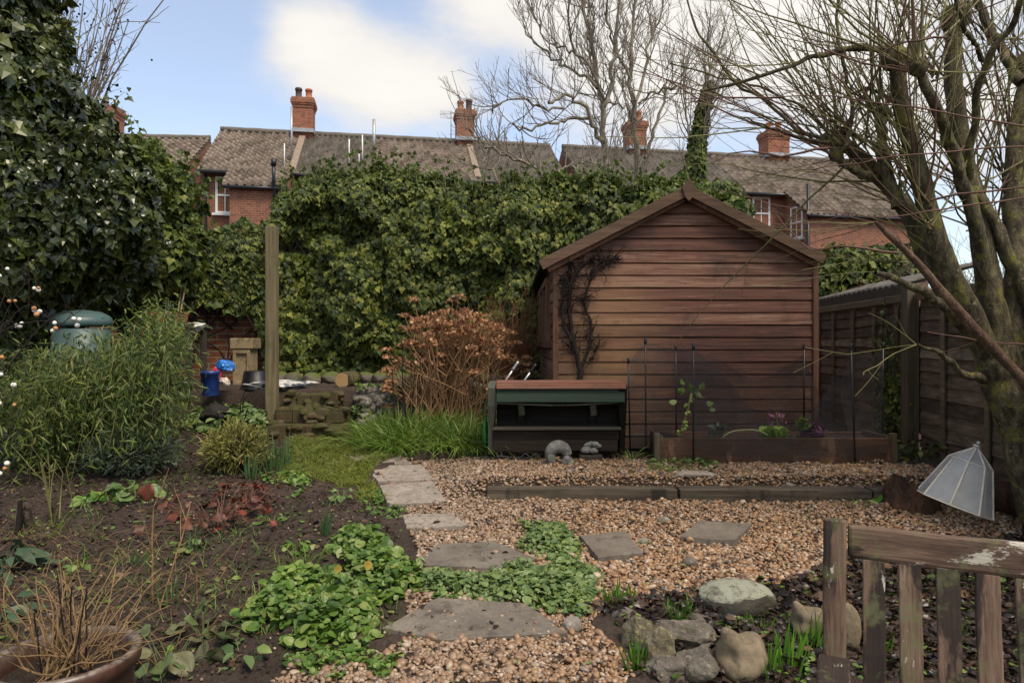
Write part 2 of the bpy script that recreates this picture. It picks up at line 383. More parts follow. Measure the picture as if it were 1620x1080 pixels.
def brick(name, c1, c2, mortar, scale=1.0, weather=(.08, .07, .06), moss=False):
    s = S(name); x = N(s.t, 'ShaderNodeSeparateXYZ'); s.L(s.geo.outputs['Position'], x.inputs[0]); cb = N(s.t, 'ShaderNodeCombineXYZ')
    s.L(s.math('ADD', x.outputs[0], x.outputs[1]), cb.inputs[0]); s.L(x.outputs[2], cb.inputs[1])
    b = N(s.t, 'ShaderNodeTexBrick'); s.L(cb.outputs[0], b.inputs[0]); b.inputs['Scale'].default_value = scale
    b.inputs['Color1'].default_value = (*c1, 1); b.inputs['Color2'].default_value = (*c2, 1); b.inputs['Mortar'].default_value = (*mortar, 1)
    b.inputs['Mortar Size'].default_value = .008; b.inputs['Brick Width'].default_value = .225; b.inputs['Row Height'].default_value = .075; b.inputs['Bias'].default_value = 0
    n = s.noise(6, 6, .65); c = s.mix(s.rng_(n, .45, .75, 0, .7), b.outputs[0], weather); c = s.mix(s.rng_(s.noise(30, 3), .3, .7, 0, .35), c, s.mix(1.0, c, (1.35, 1.2, 1.1), 'MULTIPLY'))
    if moss: c = s.mix(s.math('MULTIPLY', s.rng_(s.up(), -.2, .75, .6, 1), s.rng_(s.noise(11, 5, .7), .38, .52)), c, s.ramp(s.noise(60, 4), [(.022, .026, .008), (.075, .07, .018)]))
    s.col(c).set(.88, .25).bump(s.math('SUBTRACT', n, s.math('MULTIPLY', b.outputs['Fac'], .6)), .5, .01); return s.m
def flat(name, c, rough=.6, spec=.4, metal=0.0, var=.25, scale=12, bump=.15):
    s = S(name); n = s.noise(scale, 6, .6); d = tuple(q*(1-var) for q in c); e = tuple(min(q*(1+var), .95) for q in c)
    s.col(s.ramp(s.rng_(n, .3, .7), [d, e])).set(rough, spec, metal)
    if bump: s.bump(n, bump, .004)
    return s.m
def stone(name, cols, lichen=None, moss=None, scale=5, top=None, rough=.85, bump=.7):
    s = S(name); n = s.noise(scale, 8, .65); f = s.noise(scale*9, 5, .7); c = s.ramp(s.rng_(s.math('ADD', s.math('MULTIPLY', n, .65), s.math('MULTIPLY', f, .35)), .3, .7), cols)
    if top: c = s.mix(s.math('MULTIPLY', s.rng_(s.up(), .35, .6), s.rng_(s.noise(14, 5, .7), .33, .5)), c, top)
    if lichen: c = s.mix(s.rng_(s.noise(scale*3.3, 6, .75), .55, .63, 0, .85), c, lichen)
    if moss: c = s.mix(s.rng_(s.noise(scale*1.7, 6, .7), .54, .66, 0, .85), c, moss)
    s.col(c).set(rough, .35).bump(s.math('ADD', n, s.math('MULTIPLY', f, .5)), bump, .012); return s.m

M_IVYD = leaf('ivy_dark', [(.013, .020, .005), (.028, .041, .008), (.046, .062, .012), (.085, .10, .022), (.04, .052, .010)], .32, .5, .06)
M_IVYH = leaf('ivy_hedge', [(.014, .026, .005), (.033, .053, .008), (.062, .086, .012), (.11, .13, .02), (.18, .18, .035)], .56, .3, .12)
M_IVYT = leaf('ivy_top', [(.035, .065, .010), (.07, .11, .017), (.13, .16, .03), (.08, .11, .025)], .48, .4, .3)
M_BAMB = leaf('bamboo_leaf', [(.012, .028, .006), (.035, .064, .009), (.07, .11, .014), (.12, .16, .025), (.19, .19, .05)], .5, .4, .25)
M_GRASS = leaf('grass_blade', [(.06, .115, .015), (.105, .19, .025), (.17, .255, .048), (.24, .265, .08)], .5, .35, .3)
M_MOSSG = leaf('moss_grass', [(.085, .13, .022), (.14, .18, .032), (.21, .24, .055), (.22, .18, .08)], .7, .2, .25)
M_BULB = leaf('bulb_shoot', [(.05, .14, .012), (.08, .2, .018), (.12, .26, .03)], .45, .4, .3)
M_DAFF = leaf('daffodil_leaf', [(.04, .09, .03), (.07, .13, .045), (.09, .16, .05)], .5, .4, .2)
M_COVER = leaf('cover_leaf', [(.04, .09, .012), (.09, .17, .024), (.14, .22, .045), (.22, .27, .08)], .45, .45, .25, 3)
M_COVER2 = leaf('cover_leaf_pale', [(.045, .09, .022), (.11, .17, .05), (.19, .25, .10), (.14, .19, .04)], .45, .45, .2, 4)
M_GREY = leaf('grey_leaf', [(.06, .085, .05), (.10, .13, .085), (.17, .2, .14)], .6, .3, .15)
M_YELL = leaf('variegated_leaf', [(.10, .12, .025), (.22, .2, .05), (.32, .27, .09)], .55, .35, .25)
M_HELL = leaf('hellebore_leaf', [(.02, .042, .022), (.04, .07, .038), (.065, .10, .06)], .5, .35, .1)
M_BERG = leaf('bergenia_leaf', [(.05, .08, .025), (.09, .12, .045), (.13, .13, .07), (.10, .07, .04)], .5, .3, .1, 8)
M_RED = leaf('red_leaf', [(.05, .018, .012), (.09, .03, .02), (.13, .05, .03), (.20, .035, .022), (.16, .08, .06)], .5, .4, .25, 6)
M_BROWNL = leaf('dead_leaf', [(.02, .011, .007), (.05, .025, .014), (.10, .055, .03), (.17, .10, .055)], .6, .35, .1, 4)
M_DARKL = leaf('wet_dead_leaf', [(.012, .008, .007), (.022, .014, .012), (.04, .024, .018), (.07, .045, .035)], .4, .5, .05, 4)
M_HYD = leaf('dried_blossom', [(.13, .055, .032), (.26, .12, .062), (.40, .21, .115), (.52, .33, .2)], .75, .2, .2, 5)
M_HSTEM = flat('dried_stem', (.30, .17, .085), .75, .25, var=.45, scale=40)
M_CANE = flat('bamboo_cane', (.28, .2, .11), .6, .3, var=.3)
M_TWIG = flat('grey_twig', (.20, .165, .125), .8, .2, var=.4, scale=6)
M_TWIGR = flat('red_twig', (.13, .068, .045), .65, .3, var=.4, scale=8)
M_TWIGG = flat('green_twig', (.17, .155, .055), .6, .3, var=.4, scale=5)
M_DTWIG = flat('dark_twig', (.022, .016, .013), .85, .2, var=.4, scale=30)
M_STRAW = flat('straw_twig', (.21, .13, .06), .7, .25, var=.4, scale=30)
M_BARKT = bark('mossy_bark', [(.03, .024, .013), (.095, .076, .04), (.24, .2, .115)], (.19, .175, .035), 30)
M_BARKB = bark('pale_bark', [(.12, .10, .075), (.26, .22, .165), (.40, .35, .27)], (.12, .11, .04), 3)
M_BARKS = bark('peeling_bark', [(.05, .028, .018), (.13, .075, .045), (.2, .13, .08)], None, 22)

# ------------------------------------------------------------------ setting: ground, gravel, moss
def axis_pts(lo, hi, step, far):
    a = np.arange(lo, hi, step); l = lo-np.geomspace(step*3, far, 22)[::-1]; h = hi+np.geomspace(step*3, far, 22); return np.concatenate([l, a, h])
gx = axis_pts(-4.0, 3.6, .032, 900); gy = axis_pts(1.2, 7.2, .032, 900)
XX, YY = np.meshgrid(gx, gy); ZZ = H(XX, YY)
idx = np.arange(XX.size).reshape(XX.shape)
Fq = np.stack([idx[:-1, :-1], idx[:-1, 1:], idx[1:, 1:], idx[1:, :-1]], -1).reshape(-1, 4)
cx = ((XX[:-1, :-1]+XX[1:, 1:])/2).ravel(); cyy = ((YY[:-1, :-1]+YY[1:, 1:])/2).ravel()
jx = (fbm(cx*6, cyy*6, 0, 41)-.5)*.22; jy = (fbm(cx*6, cyy*6, 0, 42)-.5)*.22
ismoss = inside(MOSS, cx+jx, cyy+jy); isgr = inside(GRAVEL, cx+jx*.5, cyy+jy*.5) & ~ismoss
mb = MB(); mb.V.append(np.stack([XX, YY, ZZ], -1).reshape(-1, 3)); mb.n = XX.size
mb.F.append((Fq[~ismoss & ~isgr], 0, True)); mb.F.append((Fq[isgr], 1, True)); mb.F.append((Fq[ismoss], 2, True))
s = S('soil'); n1 = s.noise(5, 8, .7); n2 = s.noise(60, 6, .7); n3 = s.noise(170, 3, .6)
c = s.ramp(s.rng_(s.math('ADD', s.math('MULTIPLY', n1, .5), s.math('MULTIPLY', n2, .5)), .32, .68), [(.022, .014, .009), (.065, .041, .028), (.135, .092, .065)])
c = s.mix(s.rng_(s.noise(2.3, 6, .7), .58, .72, 0, .6), c, (.045, .055, .014))
s.col(c).set(s.rng_(n2, .3, .7, .55, .95), .4).bump(s.math('ADD', n2, s.math('MULTIPLY', n3, .4)), 1.0, .03); M_SOIL = s.m
s = S('gravel_base'); c = s.ramp(s.noise(90, 4, .7), [(.012, .008, .005), (.045, .028, .016), (.09, .06, .036)]); s.col(c).set(.85, .3).bump(s.noise(110, 3), 1.0, .02); M_GBASE = s.m
s = S('moss'); c = s.ramp(s.noise(45, 6, .75), [(.055, .045, .022), (.12, .125, .03), (.2, .2, .05)]); s.col(c).set(.95, .1).bump(s.noise(150, 4), 1.0, .02); M_MOSS = s.m
ground = obj('ground', mb, [M_SOIL, M_GBASE, M_MOSS]); structure(ground)

# pebbles
def scatter_poly(poly, n, jitter=.1):
    lo = poly.min(0); hi = poly.max(0); x = U(lo[0], hi[0], n*4); y = U(lo[1], hi[1], n*4)
    jx = (fbm(x*6, y*6, 0, 41)-.5)*jitter; jy = (fbm(x*6, y*6, 0, 42)-.5)*jitter
    k = inside(poly, x+jx, y+jy); return x[k][:n], y[k][:n]
s = S('pebble'); c = s.ramp(s.rnd(), [(.05, .028, .015), (.14, .062, .022), (.25, .125, .042), (.31, .15, .055), (.40, .23, .10), (.26, .16, .09), (.55, .42, .29), (.17, .13, .105), (.33, .16, .055)],
                                 [0, .1, .24, .4, .55, .68, .8, .9, 1.0])
pn = s.noise(90, 4, .6); c = s.mix(s.rng_(pn, .3, .7, .0, .35), c, (.10, .06, .035))
# paler, greyer stones towards the path on the left
sx_ = N(s.t, 'ShaderNodeSeparateXYZ'); s.L(s.geo.outputs['Position'], sx_.inputs[0])
c = s.mix(s.rng_(s.math('ADD', sx_.outputs[0], s.math('MULTIPLY', s.noise(2.5, 4), .8)), .2, .9, .62, .16), c, s.ramp(s.rnd(), [(.10, .07, .045), (.26, .175, .115), (.2, .14, .09), (.38, .29, .21), (.16, .10, .065)]))
s.col(c).set(s.rng_(pn, .3, .7, .3, .65), .6); M_PEB = s.m
mb = MB()
x, y = scatter_poly(GRAVEL, 60000); n = len(x)
r = np.exp(rng.normal(math.log(.0074), .36, n)); z = H(x, y)+r*U(.0, .9, n)
Rm = rand_frames(n); tilt = frame(nrm(rng.normal(size=(n, 3))*np.array([1, 1, .25])), np.array([0, 0, 1.])+rng.normal(size=(n, 3))*.35)
sz = np.stack([r*U(.75, 1.1, n), r*U(1.0, 1.5, n), r*U(.5, .85, n)], -1); ps = np.stack([x, y, z], -1)
for k_, t_ in ((y < 3.9, ICO2), (y >= 3.9, ICO1)): inst(mb, t_, ps[k_], tilt[k_], sz[k_], 0, True)
tag(obj('gravel', mb, M_PEB), 'orange and tan pea gravel spread over the garden floor', 'gravel', kind='stuff')

# soil clods and litter
BED = poly_px([(-350, 1085), (-300, 720), (0, 690), (330, 640), (450, 700), (505, 765), (590, 800), (640, 860), (640, 930), (620, 1010), (520, 1040), (380, 1085)])
BED2 = poly_px([(930, 960), (1000, 1000), (1010, 1085), (1700, 1085), (1700, 850), (1400, 868), (1240, 930), (1100, 935)])
mb = MB()
for poly, n in ((BED, 13000), (BED2, 4000)):
    x, y = scatter_poly(poly, n); n = len(x); r = np.exp(rng.normal(math.log(.0062), .45, n))
    inst(mb, ICO2, np.stack([x, y, H(x, y)+r*.2], -1), rand_frames(n), np.stack([r, r*1.3, r*.8], -1)*U(.7, 1.3, (n, 3)), 0, True)
x, y = scatter_poly(BED, 1100); n = len(x); r = np.exp(rng.normal(math.log(.014), .3, n)); inst(mb, ICO2, np.stack([x, y, H(x, y)+r*.1], -1), rand_frames(n), np.stack([r, r*1.3, r*.8], -1)*U(.7, 1.3, (n, 3)), 0, False)
x, y = scatter_poly(BED, 900); n = len(x); r = U(.003, .008, n); inst(mb, ICO1, np.stack([x, y, H(x, y)+r], -1), rand_frames(n), r, 1, True)
tag(obj('soil_clods', mb, [M_SOIL, M_PEB]), 'crumbly dark soil clods on the planting beds', 'soil', kind='stuff')
def leaf_scatter(mb, poly, n, size, t=T_OVAL, lift=.012, flatness=.5, mi=0):
    x, y = scatter_poly(poly, n); n = len(x); a = U(0, 2*math.pi, n); d = np.stack([np.cos(a), np.sin(a), U(-.2, .25, n)], -1)
    up = np.array([0, 0, 1.])+rng.normal(size=(n, 3))*flatness
    inst(mb, t, np.stack([x, y, H(x, y)+lift*U(.3, 1.6, n)], -1), frame(d, up), np.exp(rng.normal(math.log(size), .3, n)), mi)
mb = MB(); leaf_scatter(mb, BED2, 3600, .036, T_OVAL, .02, .9, 0); leaf_scatter(mb, BED2, 700, .04, T_OVAL, .02, .7, 1); leaf_scatter(mb, BED, 2600, .026, T_OVAL, .012, .7, 1); leaf_scatter(mb, BED, 1600, .026, T_OVAL, .012, .7, 0)
leaf_scatter(mb, GRAVEL, 900, .024, T_OVAL, .02, .7, 0); leaf_scatter(mb, GRAVEL, 120, .03, T_OVAL, .02, .5, 1)
tag(obj('leaf_litter', mb, [M_DARKL, M_BROWNL]), 'fallen brown and black leaves littering beds and gravel', 'leaf litter', kind='stuff')
mb = MB(); leaf_scatter(mb, BED, 1700, .02, T_ROUND, .01, .35, 0); leaf_scatter(mb, BED2, 900, .02, T_ROUND, .016, .35, 0); leaf_scatter(mb, GRAVEL, 420, .014, T_ROUND, .02, .4, 0)
x, y = scatter_poly(BED, 9000); k = fbm(x*1.7, y*1.7, 0, 77) > .54; x, y = x[k], y[k]; n = len(x)
a = U(0, 6.28, n); ln = U(.02, .07, n); P = np.stack([np.stack([x, y, H(x, y)], -1)+np.stack([np.cos(a)*ln*f*f*.8, np.sin(a)*ln*f*f*.8, ln*f], -1) for f in (0, .5, 1)], 1)
ribbons(mb, P, np.array([.004, .003, .0008])); 
tag(obj('weed_seedlings', mb, M_COVER), 'small green weed seedlings scattered over the soil', 'weeds', kind='stuff')
# mossy turf
mb = MB(); x, y = scatter_poly(MOSS, 15000, .22); n = len(x); a = U(0, 6.28, n); ln = U(.015, .06, n); z = H(x, y)
P = np.stack([np.stack([x+np.cos(a)*ln*f*f, y+np.sin(a)*ln*f*f, z+ln*f*(1-.25*f)], -1) for f in (0, .5, 1)], 1); ribbons(mb, P, np.array([.005, .004, .001]))
tag(obj('lawn_grass', mb, M_MOSSG), 'short mossy yellow-green turf beside the stepping slabs', 'grass', kind='stuff')
# ------------------------------------------------------------------ houses beyond the hedge
M_BRICKH = brick('house_brick', (.27, .095, .05), (.16, .06, .037), (.26, .2, .15), 1.0, (.10, .06, .045))
M_BRICKC = brick('chimney_brick', (.34, .115, .058), (.22, .075, .043), (.26, .18, .13), 1.0, (.07, .05, .04))
M_BRICKW = brick('garden_brick', (.19, .065, .03), (.11, .04, .022), (.2, .16, .11), 1.0, (.03, .024, .018))
def tilemat(name, cols, moss):
    s = S(name); c = s.ramp(s.rnd(), cols); n = s.noise(1.2, 6, .7); c = s.mix(s.rng_(n, .5, .75, 0, .6), c, moss); c = s.mix(s.rng_(s.noise(9, 4, .7), .5, .8, 0, .5), c, (.3, .26, .2))
    s.col(c).set(.85, .25); return s.m
M_TILE = tilemat('roof_tile_brown', [(.085, .062, .045), (.15, .113, .085), (.235, .185, .145), (.11, .084, .065)], (.085, .07, .045))
M_TILEG = tilemat('roof_tile_grey', [(.08, .066, .054), (.13, .11, .09), (.19, .16, .132)], (.075, .07, .04))
M_WHITE = flat('white_paint', (.72, .72, .69), .5, .4, var=.08)
M_LEAD = flat('lead_flashing', (.3, .32, .34), .5, .4, var=.2)
M_POT = flat('chimney_pot_clay', (.40, .15, .075), .8, .25, var=.3)
M_POTD = flat('chimney_pot_dark', (.09, .065, .055), .8, .25, var=.3)
M_BLACKP = flat('black_plastic', (.012, .012, .013), .4, .45, var=.3)
M_METAL = flat('grey_metal', (.42, .41, .39), .4, .5, .7, .15)
s = S('window_glass'); s.col((.05, .06, .07)).set(.06, .8); M_GLASSD = s.m
RO = np.array([-10.55, 23.0]); ca, sa = math.cos(R_(10)), math.sin(R_(10))
def RW(u, v, z): return np.array([RO[0]+u*ca-v*sa, RO[1]+u*sa+v*ca, z])
ZE, ZR = 7.26, 9.38
def roofz(v): return ZE+(ZR-ZE)*v/3.0
def tiled(mb, u0, u1, v0, v1, tw=.26, th=.30, lift=0.0, cutfn=None):
    """pantiles with a rolled profile, one island per tile"""
    sl = math.hypot(1, (ZR-ZE)/3); nv = max(1, int(round(abs(v1-v0)*sl/th))); nu = max(1, int(round((u1-u0)/tw)))
    prof = [(0, .0), (.3, -.04), (.55, -.005), (.75, .065), (1.02, .01)]
    V = []; Fs = []
    for j in range(nv):
        va = v0+(v1-v0)*j/nv; vb = v0+(v1-v0)*(j+1.12)/nv
        for i in range(nu):
            ua = u0+(u1-u0)*i/nu; du = (u1-u0)/nu
            if cutfn and not cutfn(ua+du/2, (va+vb)/2): continue
            b = len(V); jz = random.uniform(-.008, .008)
            for v, dz in ((va, .085), (vb, .0)):
                for f, h in prof: V.append(RW(ua+du*f, v, roofz(v)+lift+dz+h+jz+.03))
            for f, h in prof: V.append(RW(ua+du*f, va, roofz(va)+lift+h-.02+jz))
            for k in range(4): Fs += [(b+k, b+k+1, b+6+k, b+5+k), (b+10+k, b+11+k, b+1+k, b+k)]
    return mb.add(V, Fs)
def prism(mb, pts_uvz_a, pts_uvz_b):
    n = len(pts_uvz_a); V = [RW(*p) for p in pts_uvz_a]+[RW(*p) for p in pts_uvz_b]
    Fs = [tuple(range(n))[::-1], tuple(range(n, 2*n))]+[(i, (i+1) % n, n+(i+1) % n, n+i) for i in range(n)]
    return mb.add(V, Fs)
RB = np.array([[ca, -sa, 0], [sa, ca, 0], [0, 0, 1]])
def chimney(parent, u, v=3.0, w_=.75, d_=.75, h=1.35, pots=((-.2, 'l', .42), (.2, 'd', .40)), dish=False):
    z0 = roofz(v)-.5
    mb = MB(); box(mb, RW(u, v, z0+(h+.5)/2-.15), (w_, d_, h+.5-.3), RB)
    zt = z0+h+.5
    for k, (ex, hh) in enumerate(((.05, .08), (.10, .08), (.15, .14), (.08, .1))):
        box(mb, RW(u, v, zt-.34+k*.10), (w_+ex, d_+ex, hh), RB)
    st = obj('chimney_stack', mb, M_BRICKC, parent)
    mb = MB(); box(mb, RW(u, v, z0+.56), (w_+.1, d_+.35, .14), RB); obj('flashing', mb, M_LEAD, parent)
    for du, kind, ph in pots:
        mb = MB(); p = RW(u+du, v, zt+.05)
        prof = [(0, .15), (.06, .15), (.09, .12), (ph*.75, .115), (ph*.78, .14), (ph*.9, .14), (ph, .125)]
        lathe(mb, p, prof+[(prof[-1][0]-.1, .1)], 14); obj('chimney_pot', mb, M_POT if kind == 'l' else M_POTD, parent)
def window(parent, o, ux, w_, h, bars=1, curtain=False):
    """o: lower left corner world, ux unit vector along the wall (outside is to its right-hand normal)"""
    o = np.array(o, float); ux = np.array(ux, float); nz_ = np.array([ux[1], -ux[0], 0]); up = np.array([0, 0, 1.]); fw = .075
    mb = MB(); Rm = np.stack([ux, -nz_, up], -1)
    def fr(a, b, w__, h__, dep=.09, pr=.03): box(mb, o+ux*a+up*b+nz_*(pr-dep/2+.0), (w__, dep, h__), Rm)
    fr(fw/2, h/2, fw, h); fr(w_-fw/2, h/2, fw, h); fr(w_/2, h-fw/2, w_-2*fw, fw); fr(w_/2, fw/2, w_-2*fw, fw); fr(w_/2, h*.5, w_-2*fw, .06, .08)
    if bars: fr(w_/2, h*.25+.01, .03, h*.5-fw-.03, .05, .02); fr(w_/2, h*.75+.0, .03, h*.5-fw-.03, .05, .02)
    wf = obj('window', mb, M_WHITE, parent)
    mb = MB(); box(mb, o+ux*w_/2+up*h/2-nz_*.02, (w_-.1, .012, h-.1), Rm); p = obj('pane', mb, M_GLASSD, parent); p.parent = wf
    p.location = (0, 0, 0); wf.location = (0, 0, 0); 
    mb = MB(); box(mb, o+ux*w_/2-up*.04+nz_*.05, (w_+.16, .2, .08), Rm); q = obj('sill', mb, M_WHITE, parent); q.parent = wf
    return wf
U0 = RW(0, 0, 0)
def house(name, label, u0, u1, tm, gl=False, gr=False, tw=.26, th=.3, vlow=None, cut=None, group='terraced brick houses beyond the hedge'):
    t = thing(name, label, 'house', RW((u0+u1)/2, 3, .9), group)
    mb = MB(); z0 = .7
    a = [(u0, .12, z0), (u0, 5.9, z0), (u0, 5.9, roofz(0)-.02), (u0, 3, ZR-.10), (u0, .12, roofz(.12)-.10)]
    b = [(u1, *p[1:]) for p in a]; prism(mb, a, b); obj('wall', mb, M_BRICKH, t)
    mb = MB(); tiled(mb, u0, u1, -.22, 3.0, tw, th, 0, cut)
    # underside and rear slope
    prism(mb, [(u0, -.18, roofz(-.2)-.05), (u0, 3.0, ZR-.06), (u0, 6.2, roofz(-.2)-.05), (u0, 6.2, roofz(-.2)+.02), (u0, 3.0, ZR+.02), (u0, -.18, roofz(-.2)+.0)], [(u1, -.18, roofz(-.2)-.05), (u1, 3.0, ZR-.06), (u1, 6.2, roofz(-.2)-.05), (u1, 6.2, roofz(-.2)+.02), (u1, 3.0, ZR+.02), (u1, -.18, roofz(-.2)+.0)])
    roof = obj('roof', mb, tm, t)
    mb = MB(); k = max(2, int((u1-u0)/.4)); P = [RW(u0+(u1-u0)*i/k, 3, ZR+.07+.012*(i % 2)) for i in range(k+1)]; tube(mb, P, .12, 8); obj('ridge_tiles', mb, M_TILEG, t)
    mb = MB(); P = [RW(u0, -.24, roofz(-.22)-.03), RW(u1, -.24, roofz(-.22)-.03)]; tube(mb, P, .065, 8); obj('gutter', mb, M_BLACKP, t)
    return t
h1 = house('terraced_house', 'left end house of the middle terrace, white sash window beside a lower tiled wing', 0, 3.0, M_TILE)
h2 = house('terraced_house', 'grey-tiled middle terrace house right of the first chimney, thin pipes on its roof', 3.0, 5.8, M_TILEG, tw=.2, th=.22)
h3 = house('terraced_house', 'brown-tiled terrace house with aerial beside its ridge, left of the second chimney', 5.8, 9.4, M_TILE)
h4 = house('terraced_house', 'mossy tiled end house right of the second chimney, behind leafless twigs', 9.4, 12.83, M_TILEG, tw=.2, th=.22)
h5 = house('terraced_house', 'grey-tiled house at the left end of the right terrace, behind the tall bare tree', 13.35, 16.5, M_TILEG, tw=.22, th=.25)
h6 = house('terraced_house', 'tiled house of the right terrace beside the ivy-clad trunk', 16.5, 19.8, M_TILEG, tw=.22, th=.25)
h7 = house('terraced_house', 'brick house above the shed roof with white windows and black drainpipe', 19.8, 23.4, M_TILE)
h8 = house('terraced_house', 'brick house at the right end of the right terrace, behind the pruned tree branches', 23.4, 26.9, M_TILE)
chimney(h1, 3.05, pots=((-.2, 'd', .42), (.18, 'l', .40)))
chimney(h3, 9.3, 3.0, .7, .8, 1.25, pots=((-.17, 'l', .4), (.17, 'd', .48)))
chimney(h5, 16.5, 3.0, .75, .8, 1.2, pots=((-.17, 'l', .38), (.17, 'l', .48)))
chimney(h7, 22.9, 3.0, 1.0, .8, 1.15, pots=((-.25, 'l', .38), (.2, 'l', .44)))
# rear wings with catslide roofs
def wing(t, u0, u1, vf, skew=.55, tm=None):
    zf = roofz(vf)
    mb = MB(); a = [(u0, .1, .7), (u0, .1, roofz(.1)-.12), (u0, vf+.15, roofz(vf+.15)-.12), (u0, vf+.15, .7)]; b = [(u1, *p[1:]) for p in a]; prism(mb, a, b); obj('wing_wall', mb, M_BRICKH, t)
    mb = MB(); tiled(mb, u0-.2, u1, vf, 0.15, .26, .3, .03)
    prism(mb, [(u0-.15, vf+.03, zf-.06), (u0-.15, -.15, roofz(-.15)-.06), (u0-.15, -.15, roofz(-.15)+.02), (u0-.15, vf+.03, zf+.02)], [(u1, vf+.03, zf-.06), (u1, -.15, roofz(-.15)-.06), (u1, -.15, roofz(-.15)+.02), (u1, vf+.03, zf+.02)]); obj('wing_roof', mb, tm or M_TILE, t)
    mb = MB(); tube(mb, [RW(u0-.2, vf-.03, zf-.05), RW(u1, vf-.03, zf-.05)], .06, 8); obj('gutter', mb, M_BLACKP, t)
wing(h1, 1.2, 3.0, -1.15)
wing(h7, 21.6, 23.4, -1.7); wing(h8, 23.4, 26.6, -1.7)
window(h1, RW(.50, .12, 5.75), (ca, sa, 0), .62, 1.25, 1)
mb = MB(); tube(mb, [RW(.18, .02, 7.1), RW(.2, .0, 6.9), RW(.22, .02, 5.2), RW(.22, .02, .9)], .05, 8); obj('drainpipe', mb, M_BLACKP, h1)
mb = MB(); tube(mb, [RW(2.62, -1.3, 7.15), RW(2.62, -1.3, 6.6), RW(2.62, -1.12, 6.3), RW(2.62, -1.06, .9)], .06, 8); tube(mb, [RW(2.62, -1.3, 7.1), RW(2.62, -1.3, 7.32)], .085, 8); obj('soil_pipe', mb, M_BLACKP, h1)
window(h7, RW(20.25, .12, 5.75), (ca, sa, 0), .75, 1.3, 1)
window(h7, RW(21.6, -.35, 5.3), (sa, -ca, 0), .8, 1.25, 1)
mb = MB(); tube(mb, [RW(21.5, -1.62, 7.2), RW(21.5, -1.62, .9)], .06, 8); obj('soil_pipe', mb, M_BLACKP, h7)
window(h8, RW(24.2, -1.55, 4.0), (ca, sa, 0), 1.3, .5, 0)
def pipe(t, u, v, h, r, m): mb = MB(); tube(mb, [RW(u, v, roofz(v)), RW(u, v, roofz(v)+h)], r, 6); obj('vent_pipe', mb, m, t)
for u, v, h, r, m in ((4.9, .6, .95, .025, M_WHITE), (5.25, .5, .6, .02, M_WHITE), (5.35, .9, 1.0, .025, M_WHITE), (5.75, 1.4, 1.4, .06, M_METAL)): pipe(h2, u, v, h, r, m)
pipe(h1, 2.92, .6, 2.0, .035, M_METAL); pipe(h1, 2.75, .1, .9, .02, M_WHITE)
for t, u, v in ((h3, 8.75, 3.0), ):
    mb = MB(); zb = ZR; tube(mb, [RW(u, v, zb), RW(u, v, zb+1.25)], .02, 6)
    tube(mb, [RW(u-.45, v, zb+1.12), RW(u+.12, v, zb+1.2)], .014, 5)
    for i in range(9): a = u-.42+i*.055; tube(mb, [RW(a, v-.14+.0, zb+.92), RW(a, v+.14, zb+1.34)], .007, 4)
    tube(mb, [RW(u-.35, v, zb+.05), RW(u-.2, v, zb+.28)], .01, 4); tube(mb, [RW(u-.55, v, zb+.4), RW(u-.38, v, zb+.06)], .01, 4)
    obj('tv_aerial', mb, M_METAL, t)
mb = MB(); tube(mb, [RW(9.55, 3, roofz(3)+.3), RW(9.55, 3, ZR+2.0)], .016, 6)
for i in range(7): a = -.3+i*.07; tube(mb, [RW(9.55+a, 2.85, ZR+1.72), RW(9.55+a, 3.15, ZR+1.9)], .008, 4)
tube(mb, [RW(9.25, 3, ZR+1.8), RW(9.8, 3, ZR+1.82)], .011, 5); obj('tv_aerial', mb, M_METAL, h3)
# party-wall mortar bands on the roofs
for t, u in ((h1, 3.0), (h3, 9.4)):
    mb = MB()
    for j in range(10): v0 = -.2+j*.32; beam(mb, RW(u+.05, v0, roofz(v0)+.13), RW(u+.05, v0+.33, roofz(v0+.33)+.13), .22, .1)
    obj('party_wall_coping', mb, flat('coping_mortar_%d' % int(u), (.25, .19, .14), .9, .2), t)
# left house with its gable turned to the gap
save = (RO.copy(), ca, sa); RO = np.array([-17.3, 23.7]); ca, sa = math.cos(R_(4)), math.sin(R_(4)); RB = np.array([[ca, -sa, 0], [sa, ca, 0], [0, 0, 1]])
hA = house('terraced_house', 'far left house with tiled roof, its bare brick gable facing the gap', 0, 5.55, M_TILE)
chimney(hA, 1.75, 3.0, .7, .7, 1.15, pots=((-.2, 'd', .25),))
RO, ca, sa = save; RB = np.array([[ca, -sa, 0], [sa, ca, 0], [0, 0, 1]])

# ------------------------------------------------------------------ garden walls, steps, stonework
bw = thing('garden_wall', 'old red brick garden wall half covered by the ivy hedge', 'wall', (-1.5, 8.75, .6))
mb = MB(); box(mb, (-1.9, 8.82, 1.45), (9.0, .22, 1.9)); obj('brickwork', mb, M_BRICKW, bw)
M_CONC = stone('weathered_stone', [(.16, .115, .06), (.27, .2, .11), (.36, .28, .165)], None, (.08, .075, .03), 6)
mb = MB(); box(mb, (-1.9, 8.82, 2.43), (9.0, .3, .06)); obj('coping', mb, M_CONC, bw)
pd = thing('stone_pedestal', 'buff stone pedestal with sunken panel and cap against the brick wall', 'pedestal', (*W(388, 600, 7.9)[:2], .9))
c = W(386, 572, 7.9); 
mb = MB(); box(mb, (c[0], 7.95, 1.10), (.20, .22, .42)); obj('shaft', mb, M_CONC, pd, .01)
mb = MB()
for dx, dz, sx2, sz2 in ((-.08, 0, .036, .40), (.08, 0, .036, .40), (0, .18, .124, .04), (0, -.18, .124, .04)): box(mb, (c[0]+dx, 7.83, 1.1+dz), (sx2, .03, sz2))
obj('panel_frame', mb, M_CONC, pd, .006)
